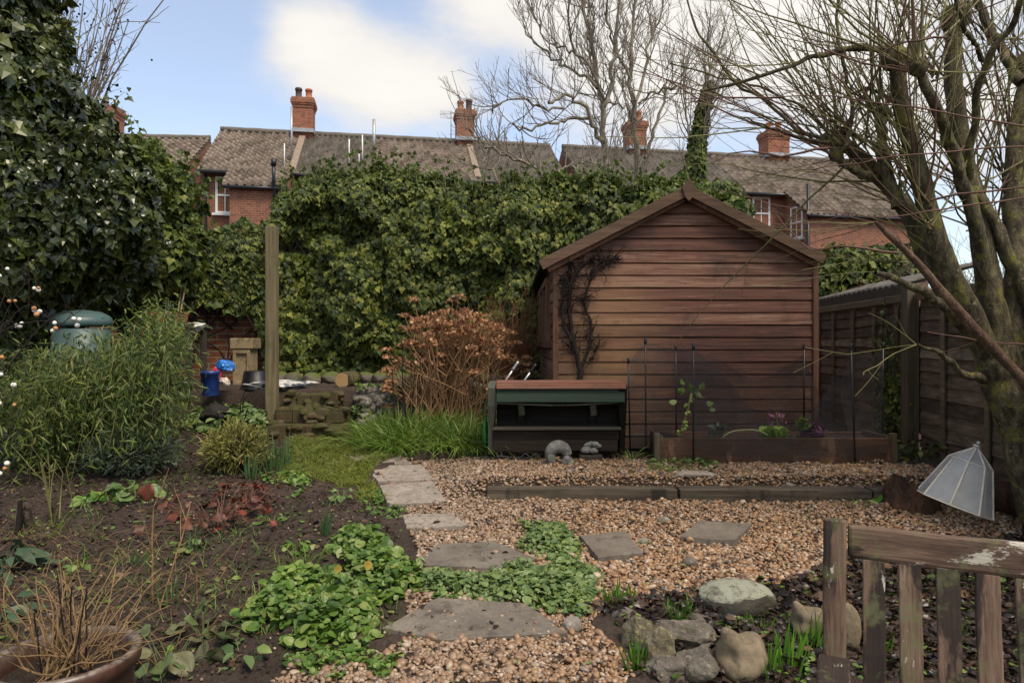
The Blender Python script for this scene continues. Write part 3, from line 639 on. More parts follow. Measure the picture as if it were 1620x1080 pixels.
mb = MB(); box(mb, (c[0], 7.95, 1.375), (.26, .28, .125)); obj('cap', mb, M_CONC, pd, .012)
M_STEP = brick('mossy_step_brick', (.11, .06, .035), (.07, .045, .03), (.09, .075, .05), 1.0, (.03, .03, .012), True)
st = thing('garden_steps', 'mossy brick steps climbing to the terrace beside the timber post', 'steps', (*G(490, 690)[:2], .55))
xl, xr = -2.15, -1.52
for i, (y0, z0, x0, x1) in enumerate(((6.02, .66, xl, -1.50), (6.28, .77, xl-.02, -1.56), (6.54, .90, xl-.04, -1.66))):
    mb = MB()
    nb = 4
    for k in range(nb):
        if random.random() < .08: continue
        a = x0+(x1-x0)*k/nb; b = x0+(x1-x0)*(k+1)/nb-.008
        box(mb, ((a+b)/2, y0+.17+U(-.03, .03), z0-.062+U(-.014, .008)), (b-a, .34, .12))
    for k in range(3):
        a = x0+(x1-x0)*k/3; b = x0+(x1-x0)*(k+1)/3-.01; box(mb, ((a+b)/2, y0+.2, z0-.22), (b-a, .32, .19))
    for k in range(36): V, Fs = rock_v((U(x0, x1), y0+U(-.02, .16), z0-U(-.01, .2)), (U(.04, .10), .05, U(.02, .05)), 500+i*20+k, ICO3, .3, .4); mb.add(V, Fs, 0, True)
    rough(mb, .022, 7, i); obj('step', mb, M_STEP, st, .012)
M_FLINT = stone('flint', [(.07, .06, .05), (.18, .15, .12), (.34, .30, .25)], (.4, .37, .32), (.06, .075, .02), 9)
sw = thing('stone_wall', 'low rubble retaining wall of flint and brick lumps beside the steps', 'wall', (-1.1, 6.6, .55))
mb = MB(); box(mb, (-.85, 6.86, .72), (1.35, .30, .44))
for i in range(230):
    px_ = U(-1.52, -.1); z_ = U(.52, .95); r = U(.035, .085); y_ = 6.72+(.72-z_)*-.12+U(-.05, .04)-.28*max(0, .75-z_)*U(.3, 1)
    V, Fs = rock_v((px_, y_, z_), (r*1.25, r, r*.85), i+100, ICO3, .28, .7, U(0, 6)); mb.add(V, Fs, 0, True)
obj('stonework', mb, M_FLINT, sw)
mb = MB(); n = 2600; x = U(-1.6, -.2, n); z = U(.55, 1.0, n); k = fbm(x*3, z*4, 0, 31) > .52; x, z = x[k], z[k]; n = len(x)
inst(mb, T_ROUND, np.stack([x, 6.66-.25*np.maximum(0, .75-z)+U(-.05, .03, n), z], -1), frame(np.stack([U(-1, 1, n), U(-1, -.2, n), U(-.6, .6, n)], -1), np.array([0, -.6, .8])+rng.normal(size=(n, 3))*.4), U(.015, .04, n)); obj('foliage', mb, M_COVER, sw)
# terrace edge behind: mossy low kerb stones and a cut log end
tk = thing('terrace_edging', 'low mossy stone edging along the terrace under the hedge', 'edging', (-1.6, 7.9, .9))
M_MSTONE = stone('mossy_stone', [(.06, .05, .04), (.13, .11, .085), (.2, .17, .13)], None, (.07, .085, .014), 7, (.08, .1, .018))
mb = MB()
for i in range(16): V, Fs = rock_v((-2.95+i*.2+U(-.03, .03), 8.05+U(-.06, .06), .96), (.13, .11, .09), 900+i, ICO3, .2, .6, U(0, 3)); mb.add(V, Fs, 0, True)
obj('stonework', mb, M_MSTONE, tk)
lg = W(548, 605, 7.5); t = thing('cut_log', 'sawn log with a pale cut end on top of the rubble wall', 'log', (lg[0], 7.35, .9))
M_LOGEND = wood('log_end', [(.25, .15, .06), (.4, .26, .12)], 1, 14)
mb = MB(); tube(mb, [(lg[0], 7.32, .985), (lg[0]+.05, 7.7, .985)], .085, 14); obj('trunk', mb, M_BARKT, t)
mb = MB(); tube(mb, [(lg[0], 7.312, .985), (lg[0], 7.322, .985)], .078, 14); obj('cut_end', mb, M_LOGEND, t)

# ------------------------------------------------------------------ stepping slabs
M_SLAB = stone('riven_slab', [(.085, .07, .053), (.155, .13, .10), (.235, .20, .155)], None, (.07, .052, .036), 5, None, .42, .6)
M_SLABD = stone('dark_slab', [(.085, .07, .055), (.145, .12, .092), (.21, .178, .138)], None, (.08, .065, .05), 8, None, .6, .5)
M_SLABG = stone('concrete_slab', [(.16, .13, .105), (.27, .225, .18), (.38, .32, .265)], (.10, .075, .055), (.12, .085, .06), 11, None, .8, .6)
def slab(label, quad, mat, th=.05, lift=.024, group='stepping slabs set in the gravel', rough=.006):
    P = np.array([G(*q) for q in quad]); P = P.mean(0)+(P-P.mean(0))*.955; P[:, 2] = Hb(P[:, 0], P[:, 1])+lift; cpt = P.mean(0)
    n = len(P); pts = []
    for i in range(n):
        a, b = P[i], P[(i+1) % n]
        for t in np.linspace(0, 1, 9)[:-1]: q = a+(b-a)*t; pts.append(q+np.array([*rng.normal(size=2)*rough*.35, 0]))
    pts = np.array(pts); m = len(pts); mb = MB(); V = []; rings = [1.0, .985, .6, .3]
    pert = lambda q, a: q+np.array([0, 0, (fbm(q[0]*9, q[1]*9, 0, 11)-.5)*a])
    V += [q-np.array([0, 0, th]) for q in pts]
    for rr in rings: V += [pert(cpt+(q-cpt)*rr-(np.array([0, 0, .004]) if rr == 1 else 0), rough*1.6) for q in pts]
    V.append(pert(cpt, rough)); Fs = []
    for k in range(len(rings)):
        for i in range(m): Fs.append((k*m+i, k*m+(i+1) % m, (k+1)*m+(i+1) % m, (k+1)*m+i))
    for i in range(m): Fs.append((len(rings)*m+i, len(rings)*m+(i+1) % m, len(V)-1))
    mb.add(V, Fs, 0, False); o = obj('stepping_slab', mb, mat)
    return tag(o, label, 'paving slab', group)
slab('nearest wide riven slab, just below the strip of creeping plants', [(598, 1003), (700, 1022), (905, 1010), (835, 962), (690, 952)], M_SLAB, .05, .026)
slab('wide slab with a broken corner, above the strip of creeping plants', [(648, 900), (790, 908), (853, 890), (782, 862), (690, 866)], M_SLAB, .05, .026)
slab('narrow pale slab half buried in gravel, third along the path', [(642, 842), (745, 838), (715, 818), (634, 820)], M_SLABG, .04, .026)
slab('square pale slab speckled with soil, fourth along the path', [(612, 803), (710, 800), (685, 766), (598, 772)], M_SLABG, .04, .026)
slab('clean square slab with a dry leaf on it, beside the mossy turf', [(596, 767), (690, 764), (668, 739), (577, 742)], M_SLABG, .04, .026)
slab('long thin slab at the start of the path below the long grass', [(575, 741), (655, 738), (630, 722), (547, 725)], M_SLABG, .04, .026)
slab('brown mossy slab between the path and the brick steps', [(520, 722), (600, 720), (590, 702), (510, 700)], stone('brown_slab', [(.10, .07, .045), (.18, .13, .09), (.25, .19, .13)], None, (.10, .10, .02), 7), .04, .012)
slab('grey slab at the foot of the brick steps', [(452, 704), (490, 704), (504, 689), (462, 689)], M_SLABG, .04, .02)
slab('dark rectangular slab lying on the gravel beside the creeping plants', [(945, 893), (1020, 884), (990, 847), (915, 857)], M_SLABD, .05, .036)
slab('grey rectangular slab alone in the middle of the gravel', [(1075, 858), (1165, 864), (1193, 836), (1104, 832)], M_SLABD, .05, .034)

mb = MB(); n = 90; q = np.array([G(px, py) for px, py in zip(U(600, 900, n), U(860, 1015, n))]); dd = np.array([min(np.hypot(*(q[i, :2]-G(a, b)[:2])) for a, b in ((690, 870), (800, 880), (640, 1000), (890, 1005), (730, 955), (830, 965))) for i in range(n)]); q = q[dd < .14]; n = len(q); r = U(.004, .009, n)
inst(mb, ICO2, q+np.stack([0*r, 0*r, .022+r*.5], -1), rand_frames(n), np.stack([r, r*1.3, r*.7], -1), 0, True); tag(obj('spilled_gravel', mb, M_PEB), 'stray pebbles spilled over the edges of the wide slabs', 'gravel', kind='stuff')
# ------------------------------------------------------------------ timber edging
M_OLDW = wood('weathered_timber', [(.016, .012, .009), (.06, .045, .03), (.12, .092, .062), (.2, .16, .115)], 0, 6, .8, (.035, .034, .016), .2, .8, (.02, .016, .012), .3, None, 2.2)
M_OLDD = wood('dark_timber', [(.02, .016, .012), (.05, .038, .026), (.085, .065, .045)], 0, 6, .85)
ys0 = 4.47
def X(px, Y): return (px-810)/F*Y
for lab, a, b in (('left timber sleeper of the gravel edge, with an open end on the gravel', 770, 1072), ('middle timber sleeper of the gravel edge', 1074, 1374), ('right timber sleeper of the gravel edge, beside the rotten stump', 1376, 1500)):
    mb = MB(); dy = (a-770)*-.00010; beam(mb, (X(a, ys0)+.004, ys0+.12+dy, .385), (X(b, ys0)-.004, ys0+.12-(b-770)*.00010, .385), .24, .105, seg=10, jit=.0025)
    tag(obj('timber_sleeper', mb, M_OLDW, bevel=.006), lab, 'sleeper', 'timber sleepers edging the gravel step')

# ------------------------------------------------------------------ shed
M_SHED = wood('shed_cladding', [(.022, .008, .005), (.08, .028, .015), (.145, .057, .032), (.27, .155, .10)], 0, 7, .6, (.035, .018, .012), .24, .6, None, .45, (.62, 1.3, .75, (.24, .13, .055)), 3.2, True)
M_SHEDT = wood('shed_trim', [(.06, .024, .014), (.12, .055, .03), (.2, .11, .065)], 2, 6, .75, (.05, .04, .022))
M_SHEDR = wood('shed_barge', [(.05, .026, .016), (.12, .07, .042), (.2, .13, .085)], 0, 6, .8, (.06, .055, .025))
M_FELT = flat('roof_felt', (.055, .05, .042), .95, .15, var=.4, scale=25, bump=.5)
SX0, SX1, SY0, SY1, SZ0 = .361, 2.46, 5.57, 8.65, .50; SXM = (SX0+SX1)/2; EV = 2.10; RZ_ = 2.63; SLP = (RZ_-EV)/(SXM-SX0)
shed = thing('garden_shed', 'brown stained timber garden shed with shiplap gable facing the gravel', 'shed', (SXM, (SY0+SY1)/2, SZ0))
def gab(x): return EV+SLP*min(x-SX0, SX1-x)
mb = MB(); bh = .1005; z = SZ0+.03
while z < RZ_-.05:
    zt = min(z+bh, RZ_-.01)
    def xr_(zz): 
        return (SX0, SX1) if zz <= EV else (SX0+(zz-EV)/SLP, SX1-(zz-EV)/SLP)
    rows = [(z, -.004), (z+.005, -.025), (zt-.012, -.021), (zt-.007, -.006), (zt, -.003)]
    V = []; 
    sp = 12
    for zz, dy in rows:
        a, b = xr_(zz)
        for k in range(sp+1): xx = a+(b-a)*k/sp; V.append((xx, SY0+dy*.8+ (vn(k*1.3+z*9, z*31, 0, 3)-.5)*.004, zz+(vn(k*.7, z*17, 0, 8)-.5)*.005))
    Fs = [(r*(sp+1)+k, r*(sp+1)+k+1, (r+1)*(sp+1)+k+1, (r+1)*(sp+1)+k) for r in range(4) for k in range(sp)]
    mb.add(V, Fs); z += bh
obj('front_cladding', mb, M_SHED, shed)
mb = MB(); q = []
for zb in np.arange(SZ0+.03, RZ_-.12, bh):
    for xx in (SX0+.05, SX0+.55, SXM, SX1-.55, SX1-.05):
        if gab(xx) > zb+.08 or zb < EV-.1: q.append((xx+U(-.012, .012), SY0-.024, zb+.03+U(-.006, .006)))
q = np.array(q); n = len(q); inst(mb, ICO1, q, rand_frames(n), np.full(n, .0042)); obj('nail', mb, flat('old_nail', (.16, .14, .12), .5, .4, .5), shed)
mb = MB(); prism_pts = [(SX0+.01, SZ0), (SX1-.01, SZ0), (SX1-.01, EV-.01), (SXM, RZ_-.02), (SX0+.01, EV-.01)]
V = [(x_, SY0+.012, z_) for x_, z_ in prism_pts]+[(x_, SY1, z_) for x_, z_ in prism_pts]
mb.add(V, [(0, 1, 2, 3, 4), (9, 8, 7, 6, 5)]+[(i, i+5, (i+1) % 5+5, (i+1) % 5) for i in range(5)]); obj('inner_wall', mb, M_OLDD, shed)
M_SHEDS = wood('shed_side_cladding', [(.026, .010, .007), (.075, .031, .020), (.125, .058, .038), (.21, .125, .09)], 1, 5, .7, (.045, .024, .016), .4)
for sxx, sg in ((SX0, -1), (SX1, 1)):
    mb = MB(); z = SZ0+.03
    while z < EV-.02:
        if sg < 0 and 1.36 < z+bh/2 < 1.96:
            segs = ((SY0, SY0+.62), (SY1-.35, SY1))
        else: segs = ((SY0, SY1),)
        for ya, yb in segs:
            rows = [(z, .0045), (z+.010, .022), (z+bh-.016, .022), (z+bh-.010, .006), (z+bh, .004)]
            V = [(sxx+sg*d*.8, yy, zz) for zz, d in rows for yy in (ya, yb)]
            mb.add(V, [(r*2, r*2+1, r*2+3, r*2+2) for r in range(4)])
        z += bh
    obj('side_cladding', mb, M_SHEDS, shed)
for xx in (SX0-.006, SX1+.006):
    mb = MB(); beam(mb, (xx, SY0-.014, SZ0), (xx, SY0-.014, EV+.0), .045, .04, (0, 1, 0), 6, .001); obj('corner_trim', mb, M_SHEDT, shed, .004)
# roof: boards + felt, two slopes
for sg, xe in ((-1, SX0-.13), (1, SX1+.04)):
    ze = EV-SLP*(.13 if sg < 0 else .04); mb = MB()
    a = np.array([SXM, 0, RZ_+.03]); b = np.array([xe, 0, ze+.03]); nn = 14; ny = 12; V = []
    for i in range(nn+1):
        for j in range(ny+1):
            p = a+(b-a)*i/nn; V.append((p[0], SY0-.09+(SY1-SY0+.2)*j/ny, p[2]+(vn(i*.8, j*.8, sg, 4)-.5)*.012))
    m = len(V); V += [(x_, y_, z_-.03) for x_, y_, z_ in V]; q = lambda i, j: i*(ny+1)+j
    Fs = [(q(i, j), q(i+1, j), q(i+1, j+1), q(i, j+1)) for i in range(nn) for j in range(ny)]+[(m+q(i, j), m+q(i, j+1), m+q(i+1, j+1), m+q(i+1, j)) for i in range(nn) for j in range(ny)]
    Fs += [(q(nn, j), m+q(nn, j), m+q(nn, j+1), q(nn, j+1)) for j in range(ny)]+[(q(i, 0), m+q(i, 0), m+q(i+1, 0), q(i+1, 0)) for i in range(nn)]
    mb.add(V, Fs); obj('roof_panel', mb, flat('mossy_felt_%d' % (sg+1), (.06, .058, .035), .95, .15, var=.5, scale=20, bump=.6), shed)
    mb = MB(); beam(mb, (SXM+sg*.004, SY0-.105, RZ_-.025), (xe, SY0-.105, ze-.025), .022, .078, (0, 0, 1), 8, .0015); obj('bargeboard', mb, M_SHEDR, shed, .003)
    mb = MB(); beam(mb, (SXM+sg*.03, SY0-.05, RZ_-.09), (xe-sg*.06, SY0-.05, ze-.06), .06, .035); obj('barge_batten', mb, M_SHEDT, shed)
mb = MB(); V = [(SXM+dx, SY0-.135+dy, RZ_+dz) for dy in (0, .018) for dx, dz in ((0, .075), (.055, .0), (.035, -.075), (0, -.115), (-.035, -.075), (-.055, .0))]
mb.add(V, [(0, 1, 2, 3, 4, 5)[::-1], (6, 7, 8, 9, 10, 11)]+[(i, (i+1) % 6, 6+(i+1) % 6, 6+i) for i in range(6)]); obj('finial', mb, M_SHEDR, shed, .003)
wx = SX0-.03; wf = MB()
for yy in np.linspace(SY0+.65, SY1-.38, 4): beam(wf, (wx, yy, 1.36), (wx, yy, 1.96), .05, .05)
for zz in (1.37, 1.95): beam(wf, (wx, SY0+.62, zz), (wx, SY1-.35, zz), .055, .055)
wfo = obj('window', wf, M_SHEDT, shed)
mb = MB(); box(mb, (SX0+.012, (SY0+SY1)/2+.13, 1.66), (.01, SY1-SY0-1.0, .56)); po = obj('pane', mb, M_GLASSD, shed); po.parent = wfo; 
po.location = (0, 0, 0)
# ------------------------------------------------------------------ fence on the right, neighbour's roof
M_FENCE = wood('fence_board', [(.034, .021, .012), (.09, .057, .034), (.16, .11, .067), (.28, .215, .15)], 1, 5, .85, (.05, .036, .026), .3, .5, None, .35, None, 3.0)
M_FPOST = wood('fence_post', [(.05, .036, .021), (.12, .09, .052), (.2, .155, .095)], 2, 6, .85, (.06, .062, .02))
M_FRAIL = wood('fence_rail', [(.07, .045, .025), (.15, .105, .06), (.24, .18, .11)], 1, 6, .85, (.07, .07, .025))
def fx(Y): return 3.38+.13*(Y-5.7)
FT = 1.80
def panel(label, ya, yb, bat, zb0):
    t = thing('boundary_fence', label, 'fence', (fx((ya+yb)/2), (ya+yb)/2, zb0), 'lapped timber fence panels on the right boundary')
    mb = MB(); z = zb0; k = 0
    while z < FT-.06:
        seg = 12; V = []; h = .135
        for i in range(seg+1):
            y_ = ya+(yb-ya)*i/seg; wv = (vn(i*.5+k*7, k*3.1, 0, 6)-.5)*.022
            for dz, dx in ((0+wv, -.024), (h, -.006), (h, .002), (0+wv, -.012)): V.append((fx(y_)+dx+.02, y_, z+dz))
        Fs = [(i*4+c_, i*4+(c_+1) % 4, i*4+4+(c_+1) % 4, i*4+4+c_) for i in range(seg) for c_ in range(4)]
        mb.add(V, Fs); z += .105; k += 1
    obj('boards', mb, M_FENCE, t)
    for bb in bat:
        mb = MB(); beam(mb, (fx(bb)-.02, bb, zb0), (fx(bb)-.02, bb, FT-.02), .02, .045, (0, 1, 0)); obj('batten', mb, M_FRAIL, t, .003)
    mb = MB(); beam(mb, (fx(ya)-.028, ya, FT-.03), (fx(yb)-.028, yb, FT-.03), .035, .065, seg=4, jit=.001); obj('top_rail', mb, M_FRAIL, t, .004)
    return t
panel('far fence panel behind the netted raised bed with ivy climbing it', 5.76, 8.5, (6.05, 6.55, 7.1, 7.7, 8.2), .50)
panel('middle fence panel to the right of the tall fence post', 3.75, 5.64, (4.0, 4.62, 5.22), .42)
panel('near fence panel hidden behind the pruned tree and bench', 1.8, 3.65, (2.1, 2.7, 3.3), .25)
for lab, yy, zt in (('square timber fence post between the netted bed and pruned tree', 5.70, 1.88), ('square timber fence post behind the pruned tree', 3.70, 1.84)):
    mb = MB(); beam(mb, (fx(yy)-.06, yy, .2), (fx(yy)-.06, yy, zt), .10, .10, (0, 1, 0), 8, .002); tag(obj('fence_post', mb, M_FPOST, bevel=.006), lab, 'post', 'fence posts')
nr = thing('lean_to_roof', 'grey corrugated roof of a low outbuilding behind the far fence', 'outbuilding', (4.6, 7.2, .5))
mb = MB(); nx = 60; V = []; 
for i in range(nx+1):
    y_ = 6.15+(8.9-6.15)*i/nx; 
    for j in range(7): x_ = fx(y_)+.06+j*.13; V.append((x_, y_, 1.92+j*.035+.018*math.sin(i*2.1)))
mb.add(V, [(i*7+j, i*7+j+1, i*7+8+j, i*7+7+j) for i in range(nx) for j in range(6)], 0, True)
nr_o = obj('roof', mb, flat('grey_sheet', (.13, .115, .095), .85, .25, var=.5, scale=5, bump=.3), nr); nr_o.modifiers.new('thick', 'SOLIDIFY').thickness = .02
mb = MB(); beam(mb, (fx(6.15)+.08, 6.15, 1.86), (fx(8.9)+.08, 8.9, 1.86), .03, .12); obj('fascia', mb, M_OLDD, nr)
mb = MB(); box(mb, (4.35, 7.7, 1.1), (.5, 2.2, 1.3)); obj('wall', mb, M_OLDD, nr)
# ------------------------------------------------------------------ ivy hedge on the wall
def interp(x, tab): t = np.array(tab, float); return np.interp(x, t[:, 0], t[:, 1])
TOP = [(250, 340), (290, 352), (330, 360), (380, 350), (418, 342), (430, 318), (445, 296), (480, 284), (520, 268), (560, 262), (590, 256), (640, 270), (700, 282), (770, 292), (860, 277), (960, 274), (1010, 288), (1060, 272), (1100, 285), (1140, 320)]
BOT = [(250, 500), (300, 475), (340, 480), (400, 500), (415, 540), (425, 575), (450, 590), (520, 592), (600, 604), (650, 600), (860, 600), (1100, 600)]
hedge = thing('ivy_hedge', 'long dense ivy hedge growing over the brick wall behind the garden', 'hedge', (-.5, 8.6, .9))
Yh = 8.55
def hedge_leaves(n, y0, y1, size, mode):
    px = U(255, 1130, n); u = rng.random(n)
    top = interp(px, TOP)+ (fbm(px*.035, 0, 0, 15)-.5)*26+(fbm(px*.15, 0, 0, 16)-.5)*14; bot = interp(px, BOT)+(fbm(px*.05, 0, 0, 17)-.5)*40
    if mode == 'top': py = top+U(-6, 34, n)*rng.random(n)
    else: py = top+(bot-top)*u**.95
    x = (px-810)/F*Yh; z = CZ-(py-540)/F*Yh
    lump = (fbm(x*1.5, z*1.8, 0, 21, 4)-.5)*.95+(fbm(x*4.5, z*5, 0, 23, 3)-.5)*.5
    edge = np.clip((py-top)/60, 0, 1); 
    y = 8.42-lump*edge*.9+(1-np.sqrt(edge))*.35+U(y0, y1, n)+np.where(px < 430, .22, 0)
    e = .12; gx_ = (fbm((x+e)*1.5, z*1.8, 0, 21, 4)-fbm(x*1.5, z*1.8, 0, 21, 4))*.75/e; gz_ = (fbm(x*1.5, (z+e)*1.8, 0, 21, 4)-fbm(x*1.5, z*1.8, 0, 21, 4))*.75/e
    nn = nrm(np.stack([-gx_*.8, -np.ones(n), gz_*.8+.35+.9*(1-edge)], -1)+rng.normal(size=(n, 3))*.42)
    d = np.array([0, -.25, -1.])+rng.normal(size=(n, 3))*np.array([.55, .2, .35])
    if mode == 'top': d = np.array([0, -.3, .4])+rng.normal(size=(n, 3))*.6
    y = np.where((z < 2.5) & (y > 8.66), 8.66-U(0, .15, n), y)
    pos = np.stack([x*(y/Yh*.5+.5), y, z], -1)
    return pos, frame(d, nn), np.minimum(np.exp(rng.normal(math.log(size), .36, n)), size*1.6)
mb = MB()
p, r, s_ = hedge_leaves(60000, -.06, .14, .053, 'f'); inst(mb, T_IVY, p, r, s_, 0)
p, r, s_ = hedge_leaves(16000, .1, .45, .075, 'f'); inst(mb, T_IVY, p, r, s_, 0)
p, r, s_ = hedge_leaves(18000, -.05, .4, .052, 'top'); inst(mb, T_IVY, p, r, s_, 1)
# back and top fullness
n = 6000; x = U(-4.4, 2.6, n); zt = CZ-(interp(810+x/Yh*F, TOP)-540)/F*Yh; z = zt-U(.02, 1.2, n); inst(mb, T_IVY, np.stack([x, U(8.8, 9.4, n), z], -1), frame(rand_dirs(n)+np.array([0, .4, -.6]), rand_dirs(n)+np.array([0, .8, .4])), U(.07, .12, n), 0)
obj('foliage', mb, [M_IVYH, M_IVYT], hedge)
# woody inside of the hedge above the wall
mb = MB(); n = 380; a = np.stack([U(-4.2, 2.5, n), U(8.55, 8.9, n), U(.95, 2.6, n)], -1); d = np.stack([rng.normal(size=n)*.5, rng.normal(size=n)*.12, U(.4, 1.1, n)], -1)
zt = CZ-(interp(810+a[:, 0]/Yh*F, TOP)-540)/F*Yh; d[:, 2] = np.minimum(d[:, 2], np.maximum(zt-a[:, 2]-.15, .1))
P = np.stack([a+d*f+rng.normal(size=(n, 3))*.03*(f > 0) for f in (0, .33, .66, 1)], 1); tubes(mb, P, np.linspace(.012, .004, 4), 4); obj('stems', mb, M_DTWIG, hedge)
# thin yellow shoots sticking out above the hedge
mb = MB(); n = 160; px = U(430, 1060, n); b = np.stack([(px-810)/F*8.6, U(8.45, 8.9, n), CZ-(interp(px, TOP)-540)/F*8.6-.12], -1); h = U(.12, .36, n)
P = np.stack([b+np.stack([rng.normal(size=n)*.03*f, rng.normal(size=n)*.02*f, h*f], -1) for f in (0, .5, 1)], 1); tubes(mb, P, np.array([.004, .003, .002]), 3)
for k in range(5): q = b+np.stack([rng.normal(size=n)*.04, rng.normal(size=n)*.04, h*U(.5, 1.05, n)], -1); inst(mb, T_IVY, q, rand_frames(n), U(.04, .07, n), 1)
obj('shoots', mb, [M_TWIGG, M_IVYT], hedge)

# ------------------------------------------------------------------ ivy covered tree on the left
def ell_leaves(specs, per, size, inner=0.0, down=.7, rough=.3, seed=50, cull=True):
    allp = []; allr = []; alls = []
    for k, (px, py, Y, rx, rz, ry) in enumerate(specs):
        c = W(px, py, Y); R3 = np.array([rx/F*Y, ry, rz/F*Y]); area = R3[0]*R3[2]*4
        n = int(per*area); d = rand_dirs(n)
        if cull: d = d[d[:, 1] < .45]
        n = len(d); ns = fbm(d[:, 0]*2.6+k*9, d[:, 1]*2.6, d[:, 2]*2.6, seed, 4)-.5; ns2 = fbm(d[:, 0]*7+k*9, d[:, 1]*7, d[:, 2]*7, seed+9, 3)-.5
        rad = 1+rough*1.6*ns+rough*.7*ns2-U(0, .16+inner, n)
        p = c+d*R3*rad[:, None]
        nn = nrm(d/R3)+rng.normal(size=(n, 3))*.4+np.array([0, 0, .15]); dd = np.array([0, 0, -down])+rng.normal(size=(n, 3))*.45+.15*d
        allp.append(p); allr.append(frame(dd, nn)); alls.append(np.minimum(np.exp(rng.normal(math.log(size), .34, n)), size*1.55))
    return np.concatenate(allp), np.concatenate(allr), np.concatenate(alls)
ivt = thing('ivy_covered_tree', 'tall tree smothered in dark glossy ivy along the left boundary', 'tree', (-3.9, 5.9, .55))
SP = [(-120, -60, 5.5, 195, 180, .8), (-110, 140, 5.5, 205, 190, .85), (20, 90, 5.7, 75, 130, .45), (-10, 300, 5.6, 150, 180, .7), (95, 230, 6.0, 85, 90, .5), (150, 320, 6.2, 95, 105, .5), (130, 400, 6.7, 125, 100, .45), (30, 430, 6.6, 150, 110, .5), (-30, -40, 5.7, 90, 120, .5), (-60, 520, 6.4, 150, 110, .5)]
mb = MB(); p, r, s_ = ell_leaves(SP, 4600, .062); inst(mb, T_IVY, p, r, s_, 0)
p, r, s_ = ell_leaves(SP, 900, .10, .35); inst(mb, T_IVY, p, r, s_, 0)
n = 150; th = U(0, 6.28, n); 
def sprigs(mb, specs, n, mi=0):
    P = []; Q = []; 
    for _ in range(n):
        px, py, Y, rx, rz, ry = random.choice(specs); d = rand_dirs(1)[0]; d[1] = -abs(d[1])*.6; d[2] = d[2]*.5+.5; d = nrm(d); R3 = np.array([rx/F*Y, ry, rz/F*Y]); p0 = W(px, py, Y)+d*R3*.9; L = U(.12, .34); e = p0+(d*np.array([1, 1, .6])+np.array([0, 0, U(-.3, .5)]))*L; P.append(resample([p0, (p0+e)/2+rng.normal(size=3)*.03, e], 6))
    P = np.array(P); tubes(mb, P, np.linspace(.004, .0015, 6), 3, 2 if mi else 1)
    for j in range(7):
        k = rng.integers(2, 6, len(P)); q = P[np.arange(len(P)), k]+rng.normal(size=(len(P), 3))*.03; inst(mb, T_IVY, q, frame(np.array([0, -.1, -.6])+rng.normal(size=(len(P), 3))*.6, np.array([0, -.7, .5])+rng.normal(size=(len(P), 3))*.5), U(.03, .075, len(P)), mi)
sprigs(mb, SP, 220); obj('foliage', mb, [M_IVYD, M_TWIGG], ivt)
mb = MB(); tube(mb, resample([(-4.3, 6.7, .4), (-4.4, 6.6, 1.6), (-4.4, 6.1, 3.0), (-4.5, 5.8, 4.6)], 14), np.linspace(.2, .09, 14), 10)
for i in range(8): a = np.array([-4.4, 6.4, U(1.2, 3.0)]); tube(mb, resample([a, a+np.array([U(-.6, .15), U(-.2, .3), U(.2, .5)]), a+np.array([U(-.9, .25), U(-.25, .4), U(.4, .8)])], 7), np.linspace(.05, .015, 7), 6)
obj('trunk', mb, M_BARKT, ivt)
iv2 = thing('ivy_bush', 'lighter ivy bush with yellow-green tips below the left house roof', 'bush', (*W(235, 480, 7.1)[:2], .9))
SP2 = [(205, 300, 7.0, 75, 60, .5), (255, 320, 7.3, 62, 58, .45), (235, 400, 7.2, 80, 80, .5), (270, 420, 7.6, 45, 80, .4), (215, 255, 7.0, 45, 36, .3), (190, 450, 7.1, 70, 60, .4)]
mb = MB(); p, r, s_ = ell_leaves(SP2, 4000, .06); k = rng.random(len(p)) < np.clip((p[:, 2]-1.6)/1.6, .12, .75); inst(mb, T_IVY, p[k], r[k], s_[k], 1); inst(mb, T_IVY, p[~k], r[~k], s_[~k], 0); p, r, s_ = ell_leaves(SP2, 900, .085, .35); inst(mb, T_IVY, p, r, s_, 0)
sprigs(mb, SP2, 140, 1); obj('foliage', mb, [M_IVYH, M_IVYT, M_TWIGG], iv2)
mb = MB(); 
for i in range(14): a = np.array([*W(235, 480, 7.2)[:2], .9])+np.array([U(-.3, .3), U(-.1, .2), 0]); tube(mb, resample([a, a+np.array([U(-.2, .2), 0, .7]), a+np.array([U(-.4, .4), U(-.2, .2), 1.6])], 7), np.linspace(.025, .008, 7), 5)
obj('stems', mb, M_DTWIG, iv2)

